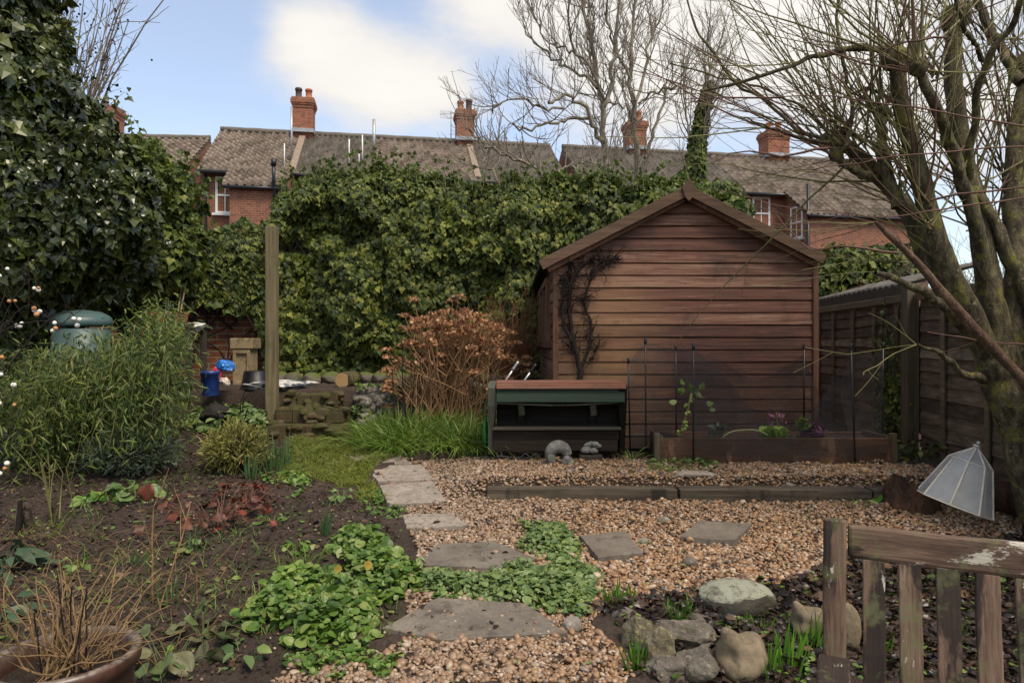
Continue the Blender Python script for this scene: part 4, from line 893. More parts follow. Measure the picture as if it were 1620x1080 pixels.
# ------------------------------------------------------------------ bare trees
def spawn(store, lvl, p, d, L, r, prm):
    q = prm[lvl]; k = q.get('k', 6); pts = [np.array(p, float)]; d = nrm(d); st = L/(k-1)
    for i in range(k-1):
        d = nrm(d+rng.normal(size=3)*q['wig']+np.array([0, 0, q['up']])); pts.append(pts[-1]+d*st)
    pts = np.array(pts); rr = np.linspace(r, max(r*q.get('tap', .45), q.get('min', .0015)), k)
    store.setdefault(lvl, []).append((pts, rr)); children(store, lvl, pts, rr, L, prm)
def children(store, lvl, pts, rr, L, prm):
    if lvl+1 not in prm: return
    c = prm[lvl+1]; m = int(c['per']*L+rng.random()) if 'per' in c else c['n']
    k = len(pts)
    for _ in range(m):
        t = U(c.get('t0', .2), 1.0)*(k-1); i = min(int(t), k-2); f = t-i; p = pts[i]*(1-f)+pts[i+1]*f; d = nrm(pts[i+1]-pts[i])
        a = c['ang']*U(.6, 1.3); ax = nrm(np.cross(d, rng.normal(size=3))); nd = d*math.cos(a)+np.cross(ax, d)*math.sin(a)
        if 'bias' in c: nd = nd+np.array(c['bias'])
        spawn(store, lvl+1, p, nd, c['L']*U(.5, 1.4), min(rr[i]*.75, c['r']*U(.7, 1.3)), prm)
def flush(mb, store, sides=(8, 6, 4, 3, 3), mi=0):
    for l in store:
        groups = {}
        for pts, rr in store[l]: groups.setdefault(len(pts), []).append((pts, rr))
        for k, v in groups.items(): tubes(mb, np.stack([a for a, _ in v]), np.stack([b for _, b in v]), sides[min(l, len(sides)-1)], mi if isinstance(mi, int) else mi[min(l, len(mi)-1)])
WS = .82
def limb(store, pxs, Y, w0, w1, k=14, dy=0.0, prm=None, wob=.02):
    pts = [W(px, py, Y+dy*i/max(1, len(pxs)-1)) for i, (px, py) in enumerate(pxs)]
    P = resample(pts, k); P[1:] += rng.normal(size=(k-1, 3))*wob; rr = np.linspace(w0, w1, k)*WS/F*Y/2*(1+rng.normal(size=k)*.04)
    store.setdefault(0, []).append((P, rr)); 
    if prm: children(store, 0, P, rr, np.linalg.norm(np.diff(P, axis=0), axis=1).sum(), prm)
    return P
YT = 14.0; WS = .60
PRB = {1: dict(per=6, L=1.0, r=.011, ang=.7, wig=.13, up=.16, k=7, t0=.15, bias=(0, 0, .35)), 2: dict(per=5.5, L=.45, r=.005, ang=.6, wig=.1, up=.14, k=4, min=.004), 3: dict(per=3.2, L=.22, r=.004, ang=.6, wig=.08, up=.1, k=3, min=.003)}
def bare_tree(label, base, limbs, prm, Y, mat=M_BARKB, tw=M_TWIG):
    t = thing('bare_tree', label, 'tree', (*W(base[0], base[1], Y)[:2], .9), 'bare winter trees behind the hedge')
    s1 = {}
    for pxs, w0, w1, dy in limbs: limb(s1, pxs, Y, w0, w1, 16, dy, prm, .035)
    mb = MB(); flush(mb, {0: s1[0]}, (9,)); obj('trunk', mb, mat, t)
    mb = MB(); flush(mb, {k: v for k, v in s1.items() if k}, (8, 5, 4, 3)); obj('crown', mb, tw, t); return t
bare_tree('tall pale-barked bare tree with arching left limbs above the hedge', (958, 560), [
    ([(962, 560), (960, 400), (962, 275), (957, 230), (952, 165), (940, 110), (928, 55), (922, -20)], 24, 7, .4),
    ([(955, 170), (965, 135), (972, 85), (980, 20), (984, -50)], 13, 6, -.6),
    ([(958, 225), (935, 185), (915, 160), (888, 153), (868, 160)], 13, 7, -.5), ([(930, 187), (895, 190), (868, 192), (838, 204), (806, 200)], 9, 5, -.6),
    ([(892, 172), (860, 172), (828, 158), (795, 163), (775, 178)], 7, 3, -.5), ([(945, 140), (920, 118), (895, 108), (874, 92), (845, 68), (830, 45)], 9, 4, .7),
    ([(940, 112), (912, 90), (890, 75), (868, 70), (850, 40), (838, 12)], 7, 3, .3), ([(930, 62), (938, 30), (932, -10)], 7, 4, .5), ([(957, 160), (930, 110), (905, 60), (898, 10), (900, -30)], 8, 4, -.8)], PRB, YT)
bare_tree('second bare tree just right of the tall pale one, forking upright', (1010, 560), [
    ([(1012, 560), (1010, 400), (1012, 275), (1006, 215), (1004, 180), (997, 125), (998, 70), (1006, 10), (1010, -50)], 20, 6, .5),
    ([(1008, 190), (985, 165), (960, 160), (935, 150)], 8, 3, -.5), ([(1006, 160), (1020, 110), (1030, 60), (1048, 25), (1052, -30)], 9, 4, .5),
    ([(1020, 250), (1035, 210), (1046, 165), (1050, 140), (1068, 140)], 9, 5, .4), ([(1010, 165), (1030, 150), (1050, 140), (1066, 138)], 7, 4, -.4), ([(997, 125), (975, 80), (960, 30), (965, -30)], 8, 4, -.5)], PRB, YT+.6)
PRW = {1: dict(per=5, L=.75, r=.012, ang=.8, wig=.12, up=.12, k=6, bias=(0, 0, .6)), 2: dict(per=4, L=.28, r=.006, ang=.55, wig=.1, up=.08, k=4, min=.003)}
bare_tree('low scraggly pollard with upright whips hiding the right end of the middle terrace', (800, 560), [
    ([(860, 560), (858, 300), (840, 262), (800, 248), (770, 232), (752, 215)], 10, 4, -.5), ([(800, 560), (795, 300), (770, 265), (765, 240)], 8, 3, .3), ([(860, 300), (895, 268), (930, 258), (945, 262)], 9, 5, .3), ([(770, 235), (750, 212), (735, 200)], 5, 2, 0), ([(820, 300), (830, 265), (845, 240)], 5, 2, .2)], PRW, 12.0)
it = thing('ivy_clad_trunk', 'slender trunk clad in ivy with bare twigs, standing behind the shed ridge', 'tree', (*W(1105, 560, 12.5)[:2], .9))
s1 = {}; limb(s1, [(1095, 560), (1098, 300), (1102, 230), (1110, 180), (1122, 130), (1128, 90)], 12.5, 14, 5, 16, 0, PRB, .02); limb(s1, [(1098, 250), (1090, 200), (1080, 150), (1085, 110)], 12.5, 6, 3, 12, 0, PRB, .02)
mb = MB(); flush(mb, {0: s1[0]}, (8,)); obj('trunk', mb, M_BARKB, it); mb = MB(); flush(mb, {k: v for k, v in s1.items() if k}, (8, 5, 4, 3)); obj('twigs', mb, M_TWIG, it)
mb = MB(); n = 2400; f = rng.random(n); cx_ = np.interp(f, [0, .4, .75, 1], [1096, 1103, 1112, 1122]); cy_ = np.interp(f, [0, 1], [300, 128]); a = U(0, 6.28, n); rr = np.interp(f, [0, .5, 1], [.22, .15, .07])*U(.5, 1.1, n)
inst(mb, T_IVY, np.stack([(cx_-810)/F*12.5+np.cos(a)*rr, 12.5+np.sin(a)*rr, CZ-(cy_-540)/F*12.5], -1), frame(np.array([0, 0, -1])+rng.normal(size=(n, 3))*.4, np.stack([np.cos(a), np.sin(a), .3+0*a], -1)+rng.normal(size=(n, 3))*.4), U(.06, .11, n)); obj('ivy', mb, M_IVYH, it)
def twiggy(name, label, cat, base, n, L, r, prm, mat, spread=.5, parent=None, lean=(0, 0, 0)):
    t = thing(name, label, cat, base); s1 = {}
    for i in range(n):
        spawn(s1, 0, np.array(base)+np.array([U(-.1, .1), U(-.1, .1), 0]), np.array([U(-spread, spread), U(-spread, spread), 1])+np.array(lean), L*U(.6, 1.2), r*U(.6, 1.2), prm)
    mb = MB(); flush(mb, s1, (5, 4, 3, 3)); obj('stems', mb, mat, t); return t
bb = W(105, 150, 6.4)
t = twiggy('bare_shrub', 'bare grey shrub with seed heads poking out above the left ivy', 'shrub', (bb[0], bb[1], bb[2]-.6), 26, 1.75, .012, {0: dict(wig=.07, up=.03, k=8, tap=.3), 1: dict(per=3.2, L=.4, r=.005, ang=.6, wig=.1, up=.05, k=5), 2: dict(per=3, L=.14, r=.003, ang=.7, wig=.1, up=0, k=3)}, M_TWIG, .42, lean=(.12, 0, 0))
mb = MB(); n = 200; q = np.array([bb[0]+.12, bb[1], bb[2]+.55])+rng.normal(size=(n, 3))*np.array([.22, .15, .38]); inst(mb, ICO1, q, rand_frames(n), U(.005, .012, n)); obj('seed_sprays', mb, M_DTWIG, t)
for lab, px, Y, L in (('grey leafless thicket behind the fence, seen between the pruned stems', 1490, 8.6, 1.5), ('tall bare thicket behind the near fence at the right edge of the garden', 1610, 7.4, 1.5)):
    twiggy('bare_thicket', lab, 'thicket', (*W(px, 540, Y)[:2], .5), 85, L, .012, {0: dict(wig=.09, up=.06, k=8, tap=.3), 1: dict(per=4.5, L=.6, r=.006, ang=.5, wig=.1, up=.06, k=5, min=.002), 2: dict(per=4, L=.28, r=.003, ang=.5, wig=.1, up=.03, k=4, min=.0016)}, M_TWIG, .55)
# creeper mass behind the shed roof and ivy behind the lean-to
for lab, sp_, per in (('reddish green creeper bush behind the right slope of the shed roof', [(1135, 308, 10.5, 42, 24, .4), (1158, 335, 10.3, 34, 26, .4), (1112, 320, 10.5, 32, 28, .4)], 1600), ('bright ivy patch between the shed and the lean-to roof', [(1335, 425, 9.6, 60, 42, .35), (1400, 425, 9.8, 70, 40, .35), (1300, 440, 9.4, 30, 40, .3)], 2000)):
    t = thing('ivy_bush', lab, 'bush', (*W(sp_[0][0], 540, sp_[0][2])[:2], .6)); mb = MB(); p, r, s_ = ell_leaves(sp_, per, .08, .3); inst(mb, T_IVY, p, r, s_); obj('foliage', mb, M_IVYH if per > 1700 else M_IVYT, t)
    mb = MB()
    for i in range(10): a = np.array(t.location)+np.array([U(-.3, .3), 0, 0]); tube(mb, resample([a, a+np.array([U(-.2, .2), 0, .8]), np.array(W(sp_[0][0], sp_[0][1], sp_[0][2]))+np.array([U(-.3, .3), 0, 0])], 6), np.linspace(.025, .008, 6), 5)
    obj('stems', mb, M_DTWIG, t)

# ------------------------------------------------------------------ pruned tree on the right
YP = 3.9
WS = .74
pt = thing('pruned_tree', 'mossy multi-stemmed pruned tree with long yellow-green shoots, leaning in from the right', 'tree', (*W(1612, 800, YP)[:2], .3))
s1 = {}
tr = [
 ([(1680, 880), (1648, 800), (1618, 700), (1592, 620), (1574, 565)], 92, 74, 0, 0), ([(1690, 860), (1676, 720), (1655, 640), (1630, 560), (1612, 480)], 56, 44, .2, 0),
 ([(1574, 590), (1540, 510), (1512, 455), (1488, 395), (1462, 320), (1445, 250), (1428, 170), (1418, 95)], 50, 30, -.1, 1), ([(1560, 560), (1500, 470), (1462, 405), (1425, 320), (1392, 278), (1350, 240), (1316, 222)], 40, 26, .2, 1),
 ([(1590, 600), (1578, 530), (1566, 440), (1548, 360), (1532, 290), (1519, 207), (1508, 115), (1510, 32)], 56, 32, .25, 1), ([(1600, 590), (1602, 500), (1608, 400), (1602, 300), (1612, 200), (1632, 110)], 52, 38, .4, 1),
 ([(1580, 590), (1545, 530), (1500, 490), (1450, 455), (1384, 430)], 34, 9, -.3, 0),
 ([(1560, 440), (1540, 340), (1510, 250), (1490, 190), (1452, 108)], 30, 18, -.3, 1), ([(1452, 105), (1410, 80), (1350, 76), (1300, 88), (1270, 96), (1215, 118), (1112, 145)], 16, 5, -.3, 1),
 ([(1530, 300), (1534, 230), (1548, 150), (1562, 90), (1600, 40), (1622, -10)], 17, 10, -.5, 0), ([(1556, 96), (1535, 60), (1510, -5)], 11, 7, -.4, 0), ([(1618, 130), (1590, 90), (1570, 50), (1540, -10)], 22, 14, .3, 0),
 ([(1640, 500), (1600, 410), (1560, 330), (1534, 300)], 34, 22, .1, 0), ([(1420, 330), (1398, 260), (1395, 210), (1396, 180)], 26, 18, .1, 1), ([(1300, 218), (1260, 205), (1215, 165), (1150, 118), (1100, 40), (1085, -10)], 9, 4, .2, 1), ([(1310, 225), (1240, 210), (1170, 186)], 8, 3, -.3, 1), ([(1330, 228), (1280, 180), (1210, 140), (1150, 125), (1060, 98)], 7, 3, .4, 1),
 ([(1340, 232), (1346, 180), (1340, 130), (1325, 60), (1328, -10)], 9, 6, 0, 1), ([(1380, 280), (1340, 262), (1322, 246)], 20, 15, .1, 1), ([(1446, 250), (1430, 180), (1400, 150), (1370, 140), (1340, 155)], 12, 5, .2, 1), ([(1560, 600), (1525, 590), (1490, 560), (1450, 545)], 20, 6, -.2, 0)]
prm0 = {1: dict(per=2.2, L=.75, r=.006, ang=.75, wig=.05, up=.04, k=7, t0=.3, bias=(-.35, 0, .35), tap=.3), 2: dict(per=1.6, L=.3, r=.0026, ang=.5, wig=.06, up=.02, k=4, min=.0012)}
for pxs, w0, w1, dy, sp_ in tr: limb(s1, pxs, YP, w0, w1, 14, dy, prm0 if sp_ else None, .006)
s1[0] = [(resample(a_, 30), np.interp(np.linspace(0, 1, 30), np.linspace(0, 1, len(b_)), b_)) for a_, b_ in s1[0]]; mb = MB(); flush(mb, {0: s1[0]}, (14,)); 
for pxs, w0, w1, dy, sp_ in tr:       # pruning knobs at the stem ends
    if sp_ and 14 < w1 < 45:
        V, Fs = rock_v(W(*pxs[-1], YP+dy), (w1*.72/F*YP,)*3, int(w0*7), ICO3, .35); mb.add(V, Fs, 0, True)
rough(mb, .011, 9); rough(mb, .004, 34, 5); obj('trunk', mb, M_BARKT, pt)
mb = MB(); tube(mb, resample([W(px, py, YP-.42) for px, py in ((1384, 350), (1430, 393), (1478, 447), (1530, 507), (1580, 560), (1640, 625))], 12), np.interp(np.arange(12), [0, 1, 4, 11], [1.8, 4, 6, 8.5])*(1+rng.normal(size=12)*.12)/F*YP, 9); rough(mb, .012, 22); obj('dead_limb', mb, M_BARKS, pt)
sh = {}; shr = {}
knobs = [(1418, 95, -.1), (1316, 222, .2), (1508, 40, .25), (1632, 110, .4), (1452, 108, -.3), (1396, 180, .1), (1322, 246, .1), (1560, 60, .3), (1445, 250, -.1), (1480, 120, .1), (1600, 230, .4), (1370, 225, .2), (1540, 150, .5), (1350, 240, .2), (1425, 320, .15), (1590, 380, .4), (1462, 320, -.1), (1475, 356, -.1), (1530, 290, .2), (1396, 285, .2), (1540, 360, .25), (1605, 300, .4)]
p1 = {0: dict(wig=.085, up=.0, k=10, tap=.2), 1: dict(per=2.6, L=.32, r=.0022, ang=.5, wig=.09, up=.03, k=6, min=.0009), 2: dict(per=3, L=.1, r=.0014, ang=.6, wig=.1, up=.03, k=4, min=.0008)}
for px, py, dy in knobs:
    for i in range(random.randint(8, 20)):
        a = rng.normal(-.35 if px < 1420 else -.05, .75); d = np.array([math.sin(a), U(-.55, .55), math.cos(a)*.9+.15])
        spawn(sh if rng.random() < .62 else shr, 0, W(px, py, YP+dy)+rng.normal(size=3)*.02, d, U(.4, 1.0)*U(1.0, 1.9), U(.002, .0085), p1)
for i in range(22):  # low sweeping shoots over the shed and fence
    px, py, dy = random.choice([(1425, 320, .1), (1384, 352, -.35), (1462, 405, .1), (1384, 430, -.3), (1450, 545, -.2), (1350, 240, .2)]); a = rng.normal(-1.5, .3)
    spawn(sh if rng.random() < .5 else shr, 0, W(px, py, YP+dy), np.array([math.sin(a), U(-.4, .4), math.cos(a)]), U(.3, .95), U(.0016, .0034), {0: dict(wig=.10, up=.02, k=9, tap=.25), 1: dict(per=2.5, L=.2, r=.0018, ang=.5, wig=.06, up=.03, k=4, min=.001)})
for pxs, w0 in (([(1620, 232), (1480, 240), (1400, 250), (1330, 262), (1260, 268)], 4), ([(1625, 312), (1500, 330), (1410, 342), (1330, 336)], 4), ([(1620, 200), (1500, 180), (1380, 160), (1260, 152), (1085, 158)], 4), ([(1310, 235), (1240, 245), (1180, 240), (1124, 256)], 6), ([(1420, 400), (1330, 390), (1280, 394), (1228, 340)], 6), ([(1630, 545), (1560, 540), (1470, 525)], 4), ([(1500, 60), (1440, 66), (1380, 90), (1300, 150), (1200, 240)], 5)):
    limb(shr, pxs, YP-.45, w0, 2, 12, .2, {1: dict(per=2, L=.25, r=.002, ang=.6, wig=.05, up=.03, k=4, min=.001)}, .004)
for l in list(s1): 
    if l: sh.setdefault(l, []).extend(s1[l])
mb = MB(); flush(mb, sh, (6, 4, 3)); obj('green_shoots', mb, M_TWIGG, pt); mb = MB(); flush(mb, shr, (6, 4, 3)); obj('red_shoots', mb, M_TWIGR, pt)

# ------------------------------------------------------------------ bamboo
WS = .82
def bamboo():
    bp = G(190, 700); t = thing('bamboo_clump', 'big arching bamboo clump with drooping narrow leaves beside the dark pot', 'bamboo', bp)
    mb = MB(); ml = MB(); LP = []; LD = []; culms = []
    for i in range(340):
        px = np.clip(rng.normal(140, 100), -70, 262); topy = np.interp(px, [-40, 0, 60, 130, 200, 250, 290, 345], [605, 592, 578, 574, 558, 512, 530, 580])+U(-36, 115)
        Y = U(4.75, 6.1); tip = W(px, topy, Y); b = np.array([bp[0]+(tip[0]-bp[0])*.42+U(-.15, .15), np.clip(bp[1]+(Y-5.4)*.5+U(-.2, .2), 4.8, 6.4), 0]); b[2] = Hb(b[0], b[1])
        d = nrm(np.array([tip[0]-b[0], tip[1]-b[1], 0])+1e-3); droop = tip+np.array([d[0]*U(.05, .25), -U(.05, .3), -U(.15, .45)])
        P = resample([b, b*.45+tip*.55+np.array([0, 0, .09]), tip, droop], 12); culms.append(P)
        for _ in range(78):
            k = rng.random()**.6*11; j = min(int(k), 10); p = P[j]+(P[j+1]-P[j])*(k-j)
            if k < 5.2: continue
            LP.append(p+rng.normal(size=3)*np.array([.09, .09, .07])); LD.append(np.array([d[0]*.6, -.3, -.4])+rng.normal(size=3)*.65)
    C = np.stack(culms); tubes(mb, C, np.linspace(.0036, .0008, 12), 4); obj('culms', mb, M_TWIGG, t)
    n = len(LP); inst(ml, T_LANCE, np.array(LP), frame(np.array(LD), np.array([0, -.5, .8])+rng.normal(size=(n, 3))*.45), np.stack([U(.06, .11, n), U(.045, .10, n), U(.05, .09, n)], -1)); obj('foliage', ml, M_BAMB, t)
    return t
bamboo()
# snowberry on the left
sb = thing('snowberry_shrub', 'dark twiggy snowberry shrub with white and tan berries at the left edge', 'shrub', G(-60, 760))
mb = MB(); mw = MB(); mt = MB()
for cl, Y in (((10, 432), 4.4), ((22, 478), 4.4), ((58, 494), 4.4), ((120, 506), 4.3), ((-10, 470), 4.2), ((95, 520), 4.35), ((18, 598), 4.2), ((12, 640), 4.1), ((-5, 742), 3.9), ((28, 520), 4.4), ((60, 455), 4.5), ((-8, 560), 4.3)):
    tip = W(*cl, Y); b = np.array([-3.45+U(-.2, .1), Y-.1, .9]); P = resample([b, b*.5+tip*.5+np.array([U(-.1, .1), 0, .25]), tip+np.array([-.05, 0, .05]), tip], 10); tubes(mb, P[None], np.linspace(.006, .002, 10)[None], 4)
    for i in range(random.randint(2, 4)):
        V, Fs = rock_v(tip+rng.normal(size=3)*.022, (U(.011, .017),)*3, i+int(cl[0]), ICO2, .08); (mw if rng.random() < .68 else mt).add(V, Fs, 0, True)
    for i in range(4): q = P[5+i]; d = rng.normal(size=3)*.16; tubes(mb, np.stack([q, q+d*.5, q+d])[None], np.array([[.0025, .002, .001]]), 3)
obj('twigs', mb, M_DTWIG, sb); obj('white_berry_sprays', mw, flat('white_berry', (.75, .72, .62), .5, .4, var=.12), sb); obj('tan_berry_sprays', mt, flat('tan_berry', (.45, .22, .09), .6, .3, var=.3), sb)
gp = thing('plant_pot', 'big dark grey plant pot at the left edge under the bamboo', 'pot', G(0, 730)); c = np.array(G(-6, 735))
mb = MB(); P = [(0, .19), (.02, .205), (.20, .235), (.22, .25), (.26, .25), (.262, .225), (.2, .21)]; tube(mb, [c+np.array([0, 0, a]) for a, _ in P], [b for _, b in P], 28, cap=False) if 0 else lathe(mb, c, P, 28); obj('body', mb, flat('grey_pot', (.09, .085, .085), .55, .4, var=.2), gp)
mb = MB(); tube(mb, [c+np.array([0, 0, .19]), c+np.array([0, 0, .215])], .215, 20); obj('soil', mb, M_SOIL, gp)

# ------------------------------------------------------------------ hydrangea and the brown bush behind it
hy = thing('hydrangea_bush', 'dried hydrangea bush with rusty brown flower heads in front of the rubble wall', 'shrub', (-.62, 6.3, .56))
mb = MB(); HP = []; stems = []
for i in range(200):
    px = np.clip(rng.normal(714, 54), 612, 840); e = (px-718)/110; topy = 490+52*e*e+abs(rng.normal(0, 38))+(45 if rng.random() < .15 else 0); Y = 6.3+rng.normal()*.25
    tip = W(px, topy, Y); b = np.array([-.62+rng.normal()*.13+(tip[0]+.62)*.15, 6.3+rng.normal()*.12, .56]); mid = b*.45+tip*.55+np.array([(b[0]-tip[0])*.12, 0, .05])+rng.normal(size=3)*.03
    stems.append(resample([b, mid, tip], 8)); HP.append(tip)
    if rng.random() < .45:
        q = mid; tp = q+np.array([rng.normal()*.12, rng.normal()*.1, U(.15, .35)]); stems.append(resample([q, (q+tp)/2+rng.normal(size=3)*.02, tp], 8)); 
        if rng.random() < .3 and tp[2] > 1.25: HP.append(tp)
for px, py in ((654, 474), (716, 478), (622, 582), (640, 500), (725, 470)): tip = W(px, py, 6.2); HP.append(tip); stems.append(resample([np.array([-.62, 6.3, .56]), np.array([-.62, 6.3, .56])*.4+tip*.6+np.array([0, 0, .05]), tip], 8))
C = np.stack(stems); tubes(mb, C, np.linspace(.0055, .0028, 8), 4); obj('stems', mb, M_HSTEM, hy)
mb = MB(); pos = []; nn = []
for p in HP:
    k = random.randint(22, 36); d = rand_dirs(k); d[:, 2] = np.abs(d[:, 2])*.9-.15; R0 = U(.032, .058); pos.append(p+d*np.array([R0*1.15, R0*1.15, R0*.62])); nn.append(d)
pos = np.concatenate(pos); nn = np.concatenate(nn); n = len(pos); inst(mb, T_PET, pos, frame(rand_dirs(n), nn+rng.normal(size=(n, 3))*.35), U(.013, .026, n)); obj('blossoms', mb, M_HYD, hy)
t = twiggy('twiggy_bush', 'fine brown leafless bush between the hydrangea and the shed window', 'shrub', (.02, 7.3, .75), 70, 1.0, .005, {0: dict(wig=.08, up=.05, k=7, tap=.3), 1: dict(per=7, L=.3, r=.003, ang=.5, wig=.1, up=.08, k=4, min=.0012)}, flat('brown_twig', (.16, .075, .04), .8, .2, var=.4, scale=30), .42)
t = twiggy('rose_plant', 'few dark upright bare stems in the long grass before the hydrangea', 'shrub', (G(648, 700)[0], 5.9, .5), 7, .75, .008, {0: dict(wig=.05, up=.04, k=7, tap=.5), 1: dict(per=2, L=.25, r=.004, ang=.5, wig=.08, up=.05, k=4)}, M_DTWIG, .16)
# ------------------------------------------------------------------ grass tufts, bulb shoots, ground cover
def blades(mb, c, n, rad, L, wd, lean=.5, droop=.6, k=5, dirb=None):
    a = U(0, 6.28, n); rr = np.sqrt(rng.random(n))*rad; b = np.stack([c[0]+np.cos(a)*rr, c[1]+np.sin(a)*rr, np.zeros(n)], -1); b[:, 2] = Hb(b[:, 0], b[:, 1])+.0
    a2 = a+rng.normal(size=n)*.8; ln = L*U(.55, 1.15, n); l = lean*U(.2, 1.2, n); fs = np.linspace(0, 1, k)
    P = np.stack([b+np.stack([np.cos(a2)*ln*l*(f**1.3), np.sin(a2)*ln*l*(f**1.3), ln*(f-droop*l*f*f*.8)], -1) for f in fs], 1); wv = np.array([.8, 1, .9, .6, .12])[:k] if k == 5 else np.linspace(1, .1, k)
    ribbons(mb, P, wd*wv*U(.7, 1.2, n)[:, None])
def tuft(name, label, cat, px, py, n, rad, L, wd, mat, lean=.4, droop=.5, group=None, pt3=None):
    c = G(px, py) if pt3 is None else pt3; mb = MB(); blades(mb, c, n, rad, L, wd, lean, droop); return tag(obj(name, mb, mat), label, cat, group)
lg_ = [(610, 708), (650, 712), (690, 705), (735, 705), (760, 690), (700, 690), (625, 692), (745, 715), (665, 695)]
labs = ['at the front left edge of the long grass', 'around the dark bare stems', 'in front of the hydrangea base', 'between hydrangea and green box', 'touching the left end of the green box', 'behind the middle of the long grass', 'against the rubble wall foot', 'at the front right edge of the long grass', 'at the back of the long grass']
for (px, py), l in zip(lg_, labs): tuft('grass_tuft', 'long arching bright grass tuft '+l, 'grass', px, py, 300, .24, .36, .009, M_GRASS, 1.2, .8, 'tufts of long grass by the hydrangea')
BU = 'green bulb shoots coming up'
bulbs = [((972, 955), 30, .05, .10, 'thick upright bulb shoots right of the creeping plants'), ((1000, 948), 14, .03, .055, 'short bulb shoots in the gravel beside taller ones'), ((1075, 985), 34, .06, .11, 'bulb shoots growing behind the angular grey rocks'), ((1160, 1002), 34, .06, .085, 'bulb shoots between the pale-topped boulder and the broken head'), ((1005, 1060), 40, .045, .10, 'bulb shoots in front of the lichened rock'), ((1245, 1060), 22, .07, .17, 'tall bulb shoots beside the bench armrest'), ((1280, 1030), 24, .06, .15, 'tall bulb shoots close to the bench post'), ((1215, 1075), 14, .05, .15, 'bulb shoots in front of the broken stone head'), ((1400, 1040), 12, .05, .1, 'bulb shoots seen between the first bench slats'), ((1510, 1010), 12, .05, .1, 'bulb shoots seen between the right bench slats'), ((1205, 1000), 10, .03, .07, 'small bulb shoots in dead leaves behind the broken head')]
for (px, py), n, rad, L, lab in bulbs: tuft('bulb_shoots', lab, 'shoots', px, py, n, rad, L, .010, M_BULB, .3, .2, BU)
daffs = [((440, 745), 60, .09, .26, 'blue-green daffodil clump right of the variegated shrub'), ((400, 760), 26, .05, .2, 'small daffodil clump under the variegated shrub'), ((303, 880), 10, .03, .16, 'narrow upright leaf clump beside the red-leaved plant'), ((385, 850), 5, .02, .1, 'few upright leaves among the red-leaved plant'), ((515, 845), 16, .04, .15, 'upright leaves at the edge of the creeping plants near the path'), ((222, 900), 14, .05, .13, 'upright leaves behind the twiggy terracotta pot'), ((260, 960), 12, .05, .12, 'upright leaves behind the bergenia')]
for (px, py), n, rad, L, lab in daffs: tuft('daffodil_clump', lab, 'daffodils', px, py, n, rad, L, .011, M_DAFF, .25, .2, 'daffodil clumps in the beds')
sp = [((470, 905), 60, .10, .16, 'spidery grass tuft behind the creeping plants'), ((520, 955), 40, .09, .14, 'wispy grass growing out of the creeping plants'), ((70, 850), 26, .1, .2, 'sprawling thin grass left of the terracotta pot')]
for (px, py), n, rad, L, lab in sp: tuft('grass_tuft', lab, 'grass', px, py, n, rad, L, .005, M_GRASS, 1.1, .7)
def cover(name, label, cat, poly_pts, n, size, hgt, mat, t=T_ROUND, group=None, yellow=0):
    poly = poly_px(poly_pts); x, y = scatter_poly(poly, n, .26); n = len(x); c = poly.mean(0)
    # dome height falls to the edge
    d = np.full(n, 9.0)
    for i in range(len(poly)):
        a, b = poly[i], poly[(i+1) % len(poly)]; ab = b-a; tt = np.clip(((x-a[0])*ab[0]+(y-a[1])*ab[1])/max(ab@ab, 1e-9), 0, 1); d = np.minimum(d, np.hypot(x-a[0]-ab[0]*tt, y-a[1]-ab[1]*tt))
    h = hgt*np.sqrt(np.clip(d/.13, 0.02, 1))*(.55+.75*fbm(x*9, y*9, 0, 61)); z = Hb(x, y)+h*(1-rng.random(n)**2*.8)+.005
    a = U(0, 6.28, n); mb = MB(); inst(mb, t, np.stack([x, y, z], -1), frame(np.stack([np.cos(a), np.sin(a)-.3, U(-.5, .1, n)], -1), np.array([0, -.35, 1.])+rng.normal(size=(n, 3))*.5), np.minimum(np.exp(rng.normal(math.log(size*.85), .45, n)), size*2))
    k = min(n, 500); P = np.stack([np.stack([x[:k], y[:k], Hb(x[:k], y[:k])], -1), np.stack([x[:k], y[:k], z[:k]], -1)], 1); tubes(mb, P, .0012, 3)
    if yellow:
        q = rng.choice(n, yellow); inst(mb, t, np.stack([x[q], y[q], Hb(x[q], y[q])+h[q]+.012], -1), frame(rand_dirs(yellow), np.array([0, -.4, 1])+rng.normal(size=(yellow, 3))*.4), np.full(yellow, size*1.5), 1)
    return tag(obj(name, mb, [mat, M_YLEAF]), label, cat, group)
M_YLEAF = leaf('yellow_leaf', [(.36, .22, .03), (.42, .29, .05)], .5, .3, .2)
cover('creeping_plant', 'broad mound of bright round-leaved plant with a few yellow leaves on the left', 'ground cover', [(385, 985), (420, 935), (470, 905), (530, 920), (580, 945), (600, 985), (570, 1030), (470, 1040), (410, 1020)], 2300, .03, .13, M_COVER, yellow=3)
cover('creeping_plant', 'mid green clump with yellow leaves left of the upper wide slab', 'ground cover', [(520, 860), (560, 835), (610, 865), (650, 895), (665, 930), (620, 960), (570, 930), (540, 895)], 1500, .032, .11, M_COVER, yellow=3)
cover('creeping_plant', 'low strip of pale scalloped leaves filling the gap between the two wide slabs', 'ground cover', [(650, 925), (680, 905), (760, 912), (840, 905), (905, 880), (945, 905), (945, 945), (900, 980), (855, 975), (780, 950), (690, 945)], 3400, .024, .06, M_COVER2)
cover('creeping_plant', 'small rounded cushion of pale leaves beside the dark rectangular slab', 'ground cover', [(822, 862), (840, 838), (885, 832), (918, 845), (922, 868), (905, 892), (870, 890)], 1300, .024, .07, M_COVER2)
cover('creeping_plant', 'soft green creeping growth at the foot of the bed, bottom of the garden path', 'ground cover', [(430, 1060), (500, 1020), (600, 1030), (640, 1015), (600, 1050), (480, 1080)], 500, .022, .05, M_COVER)
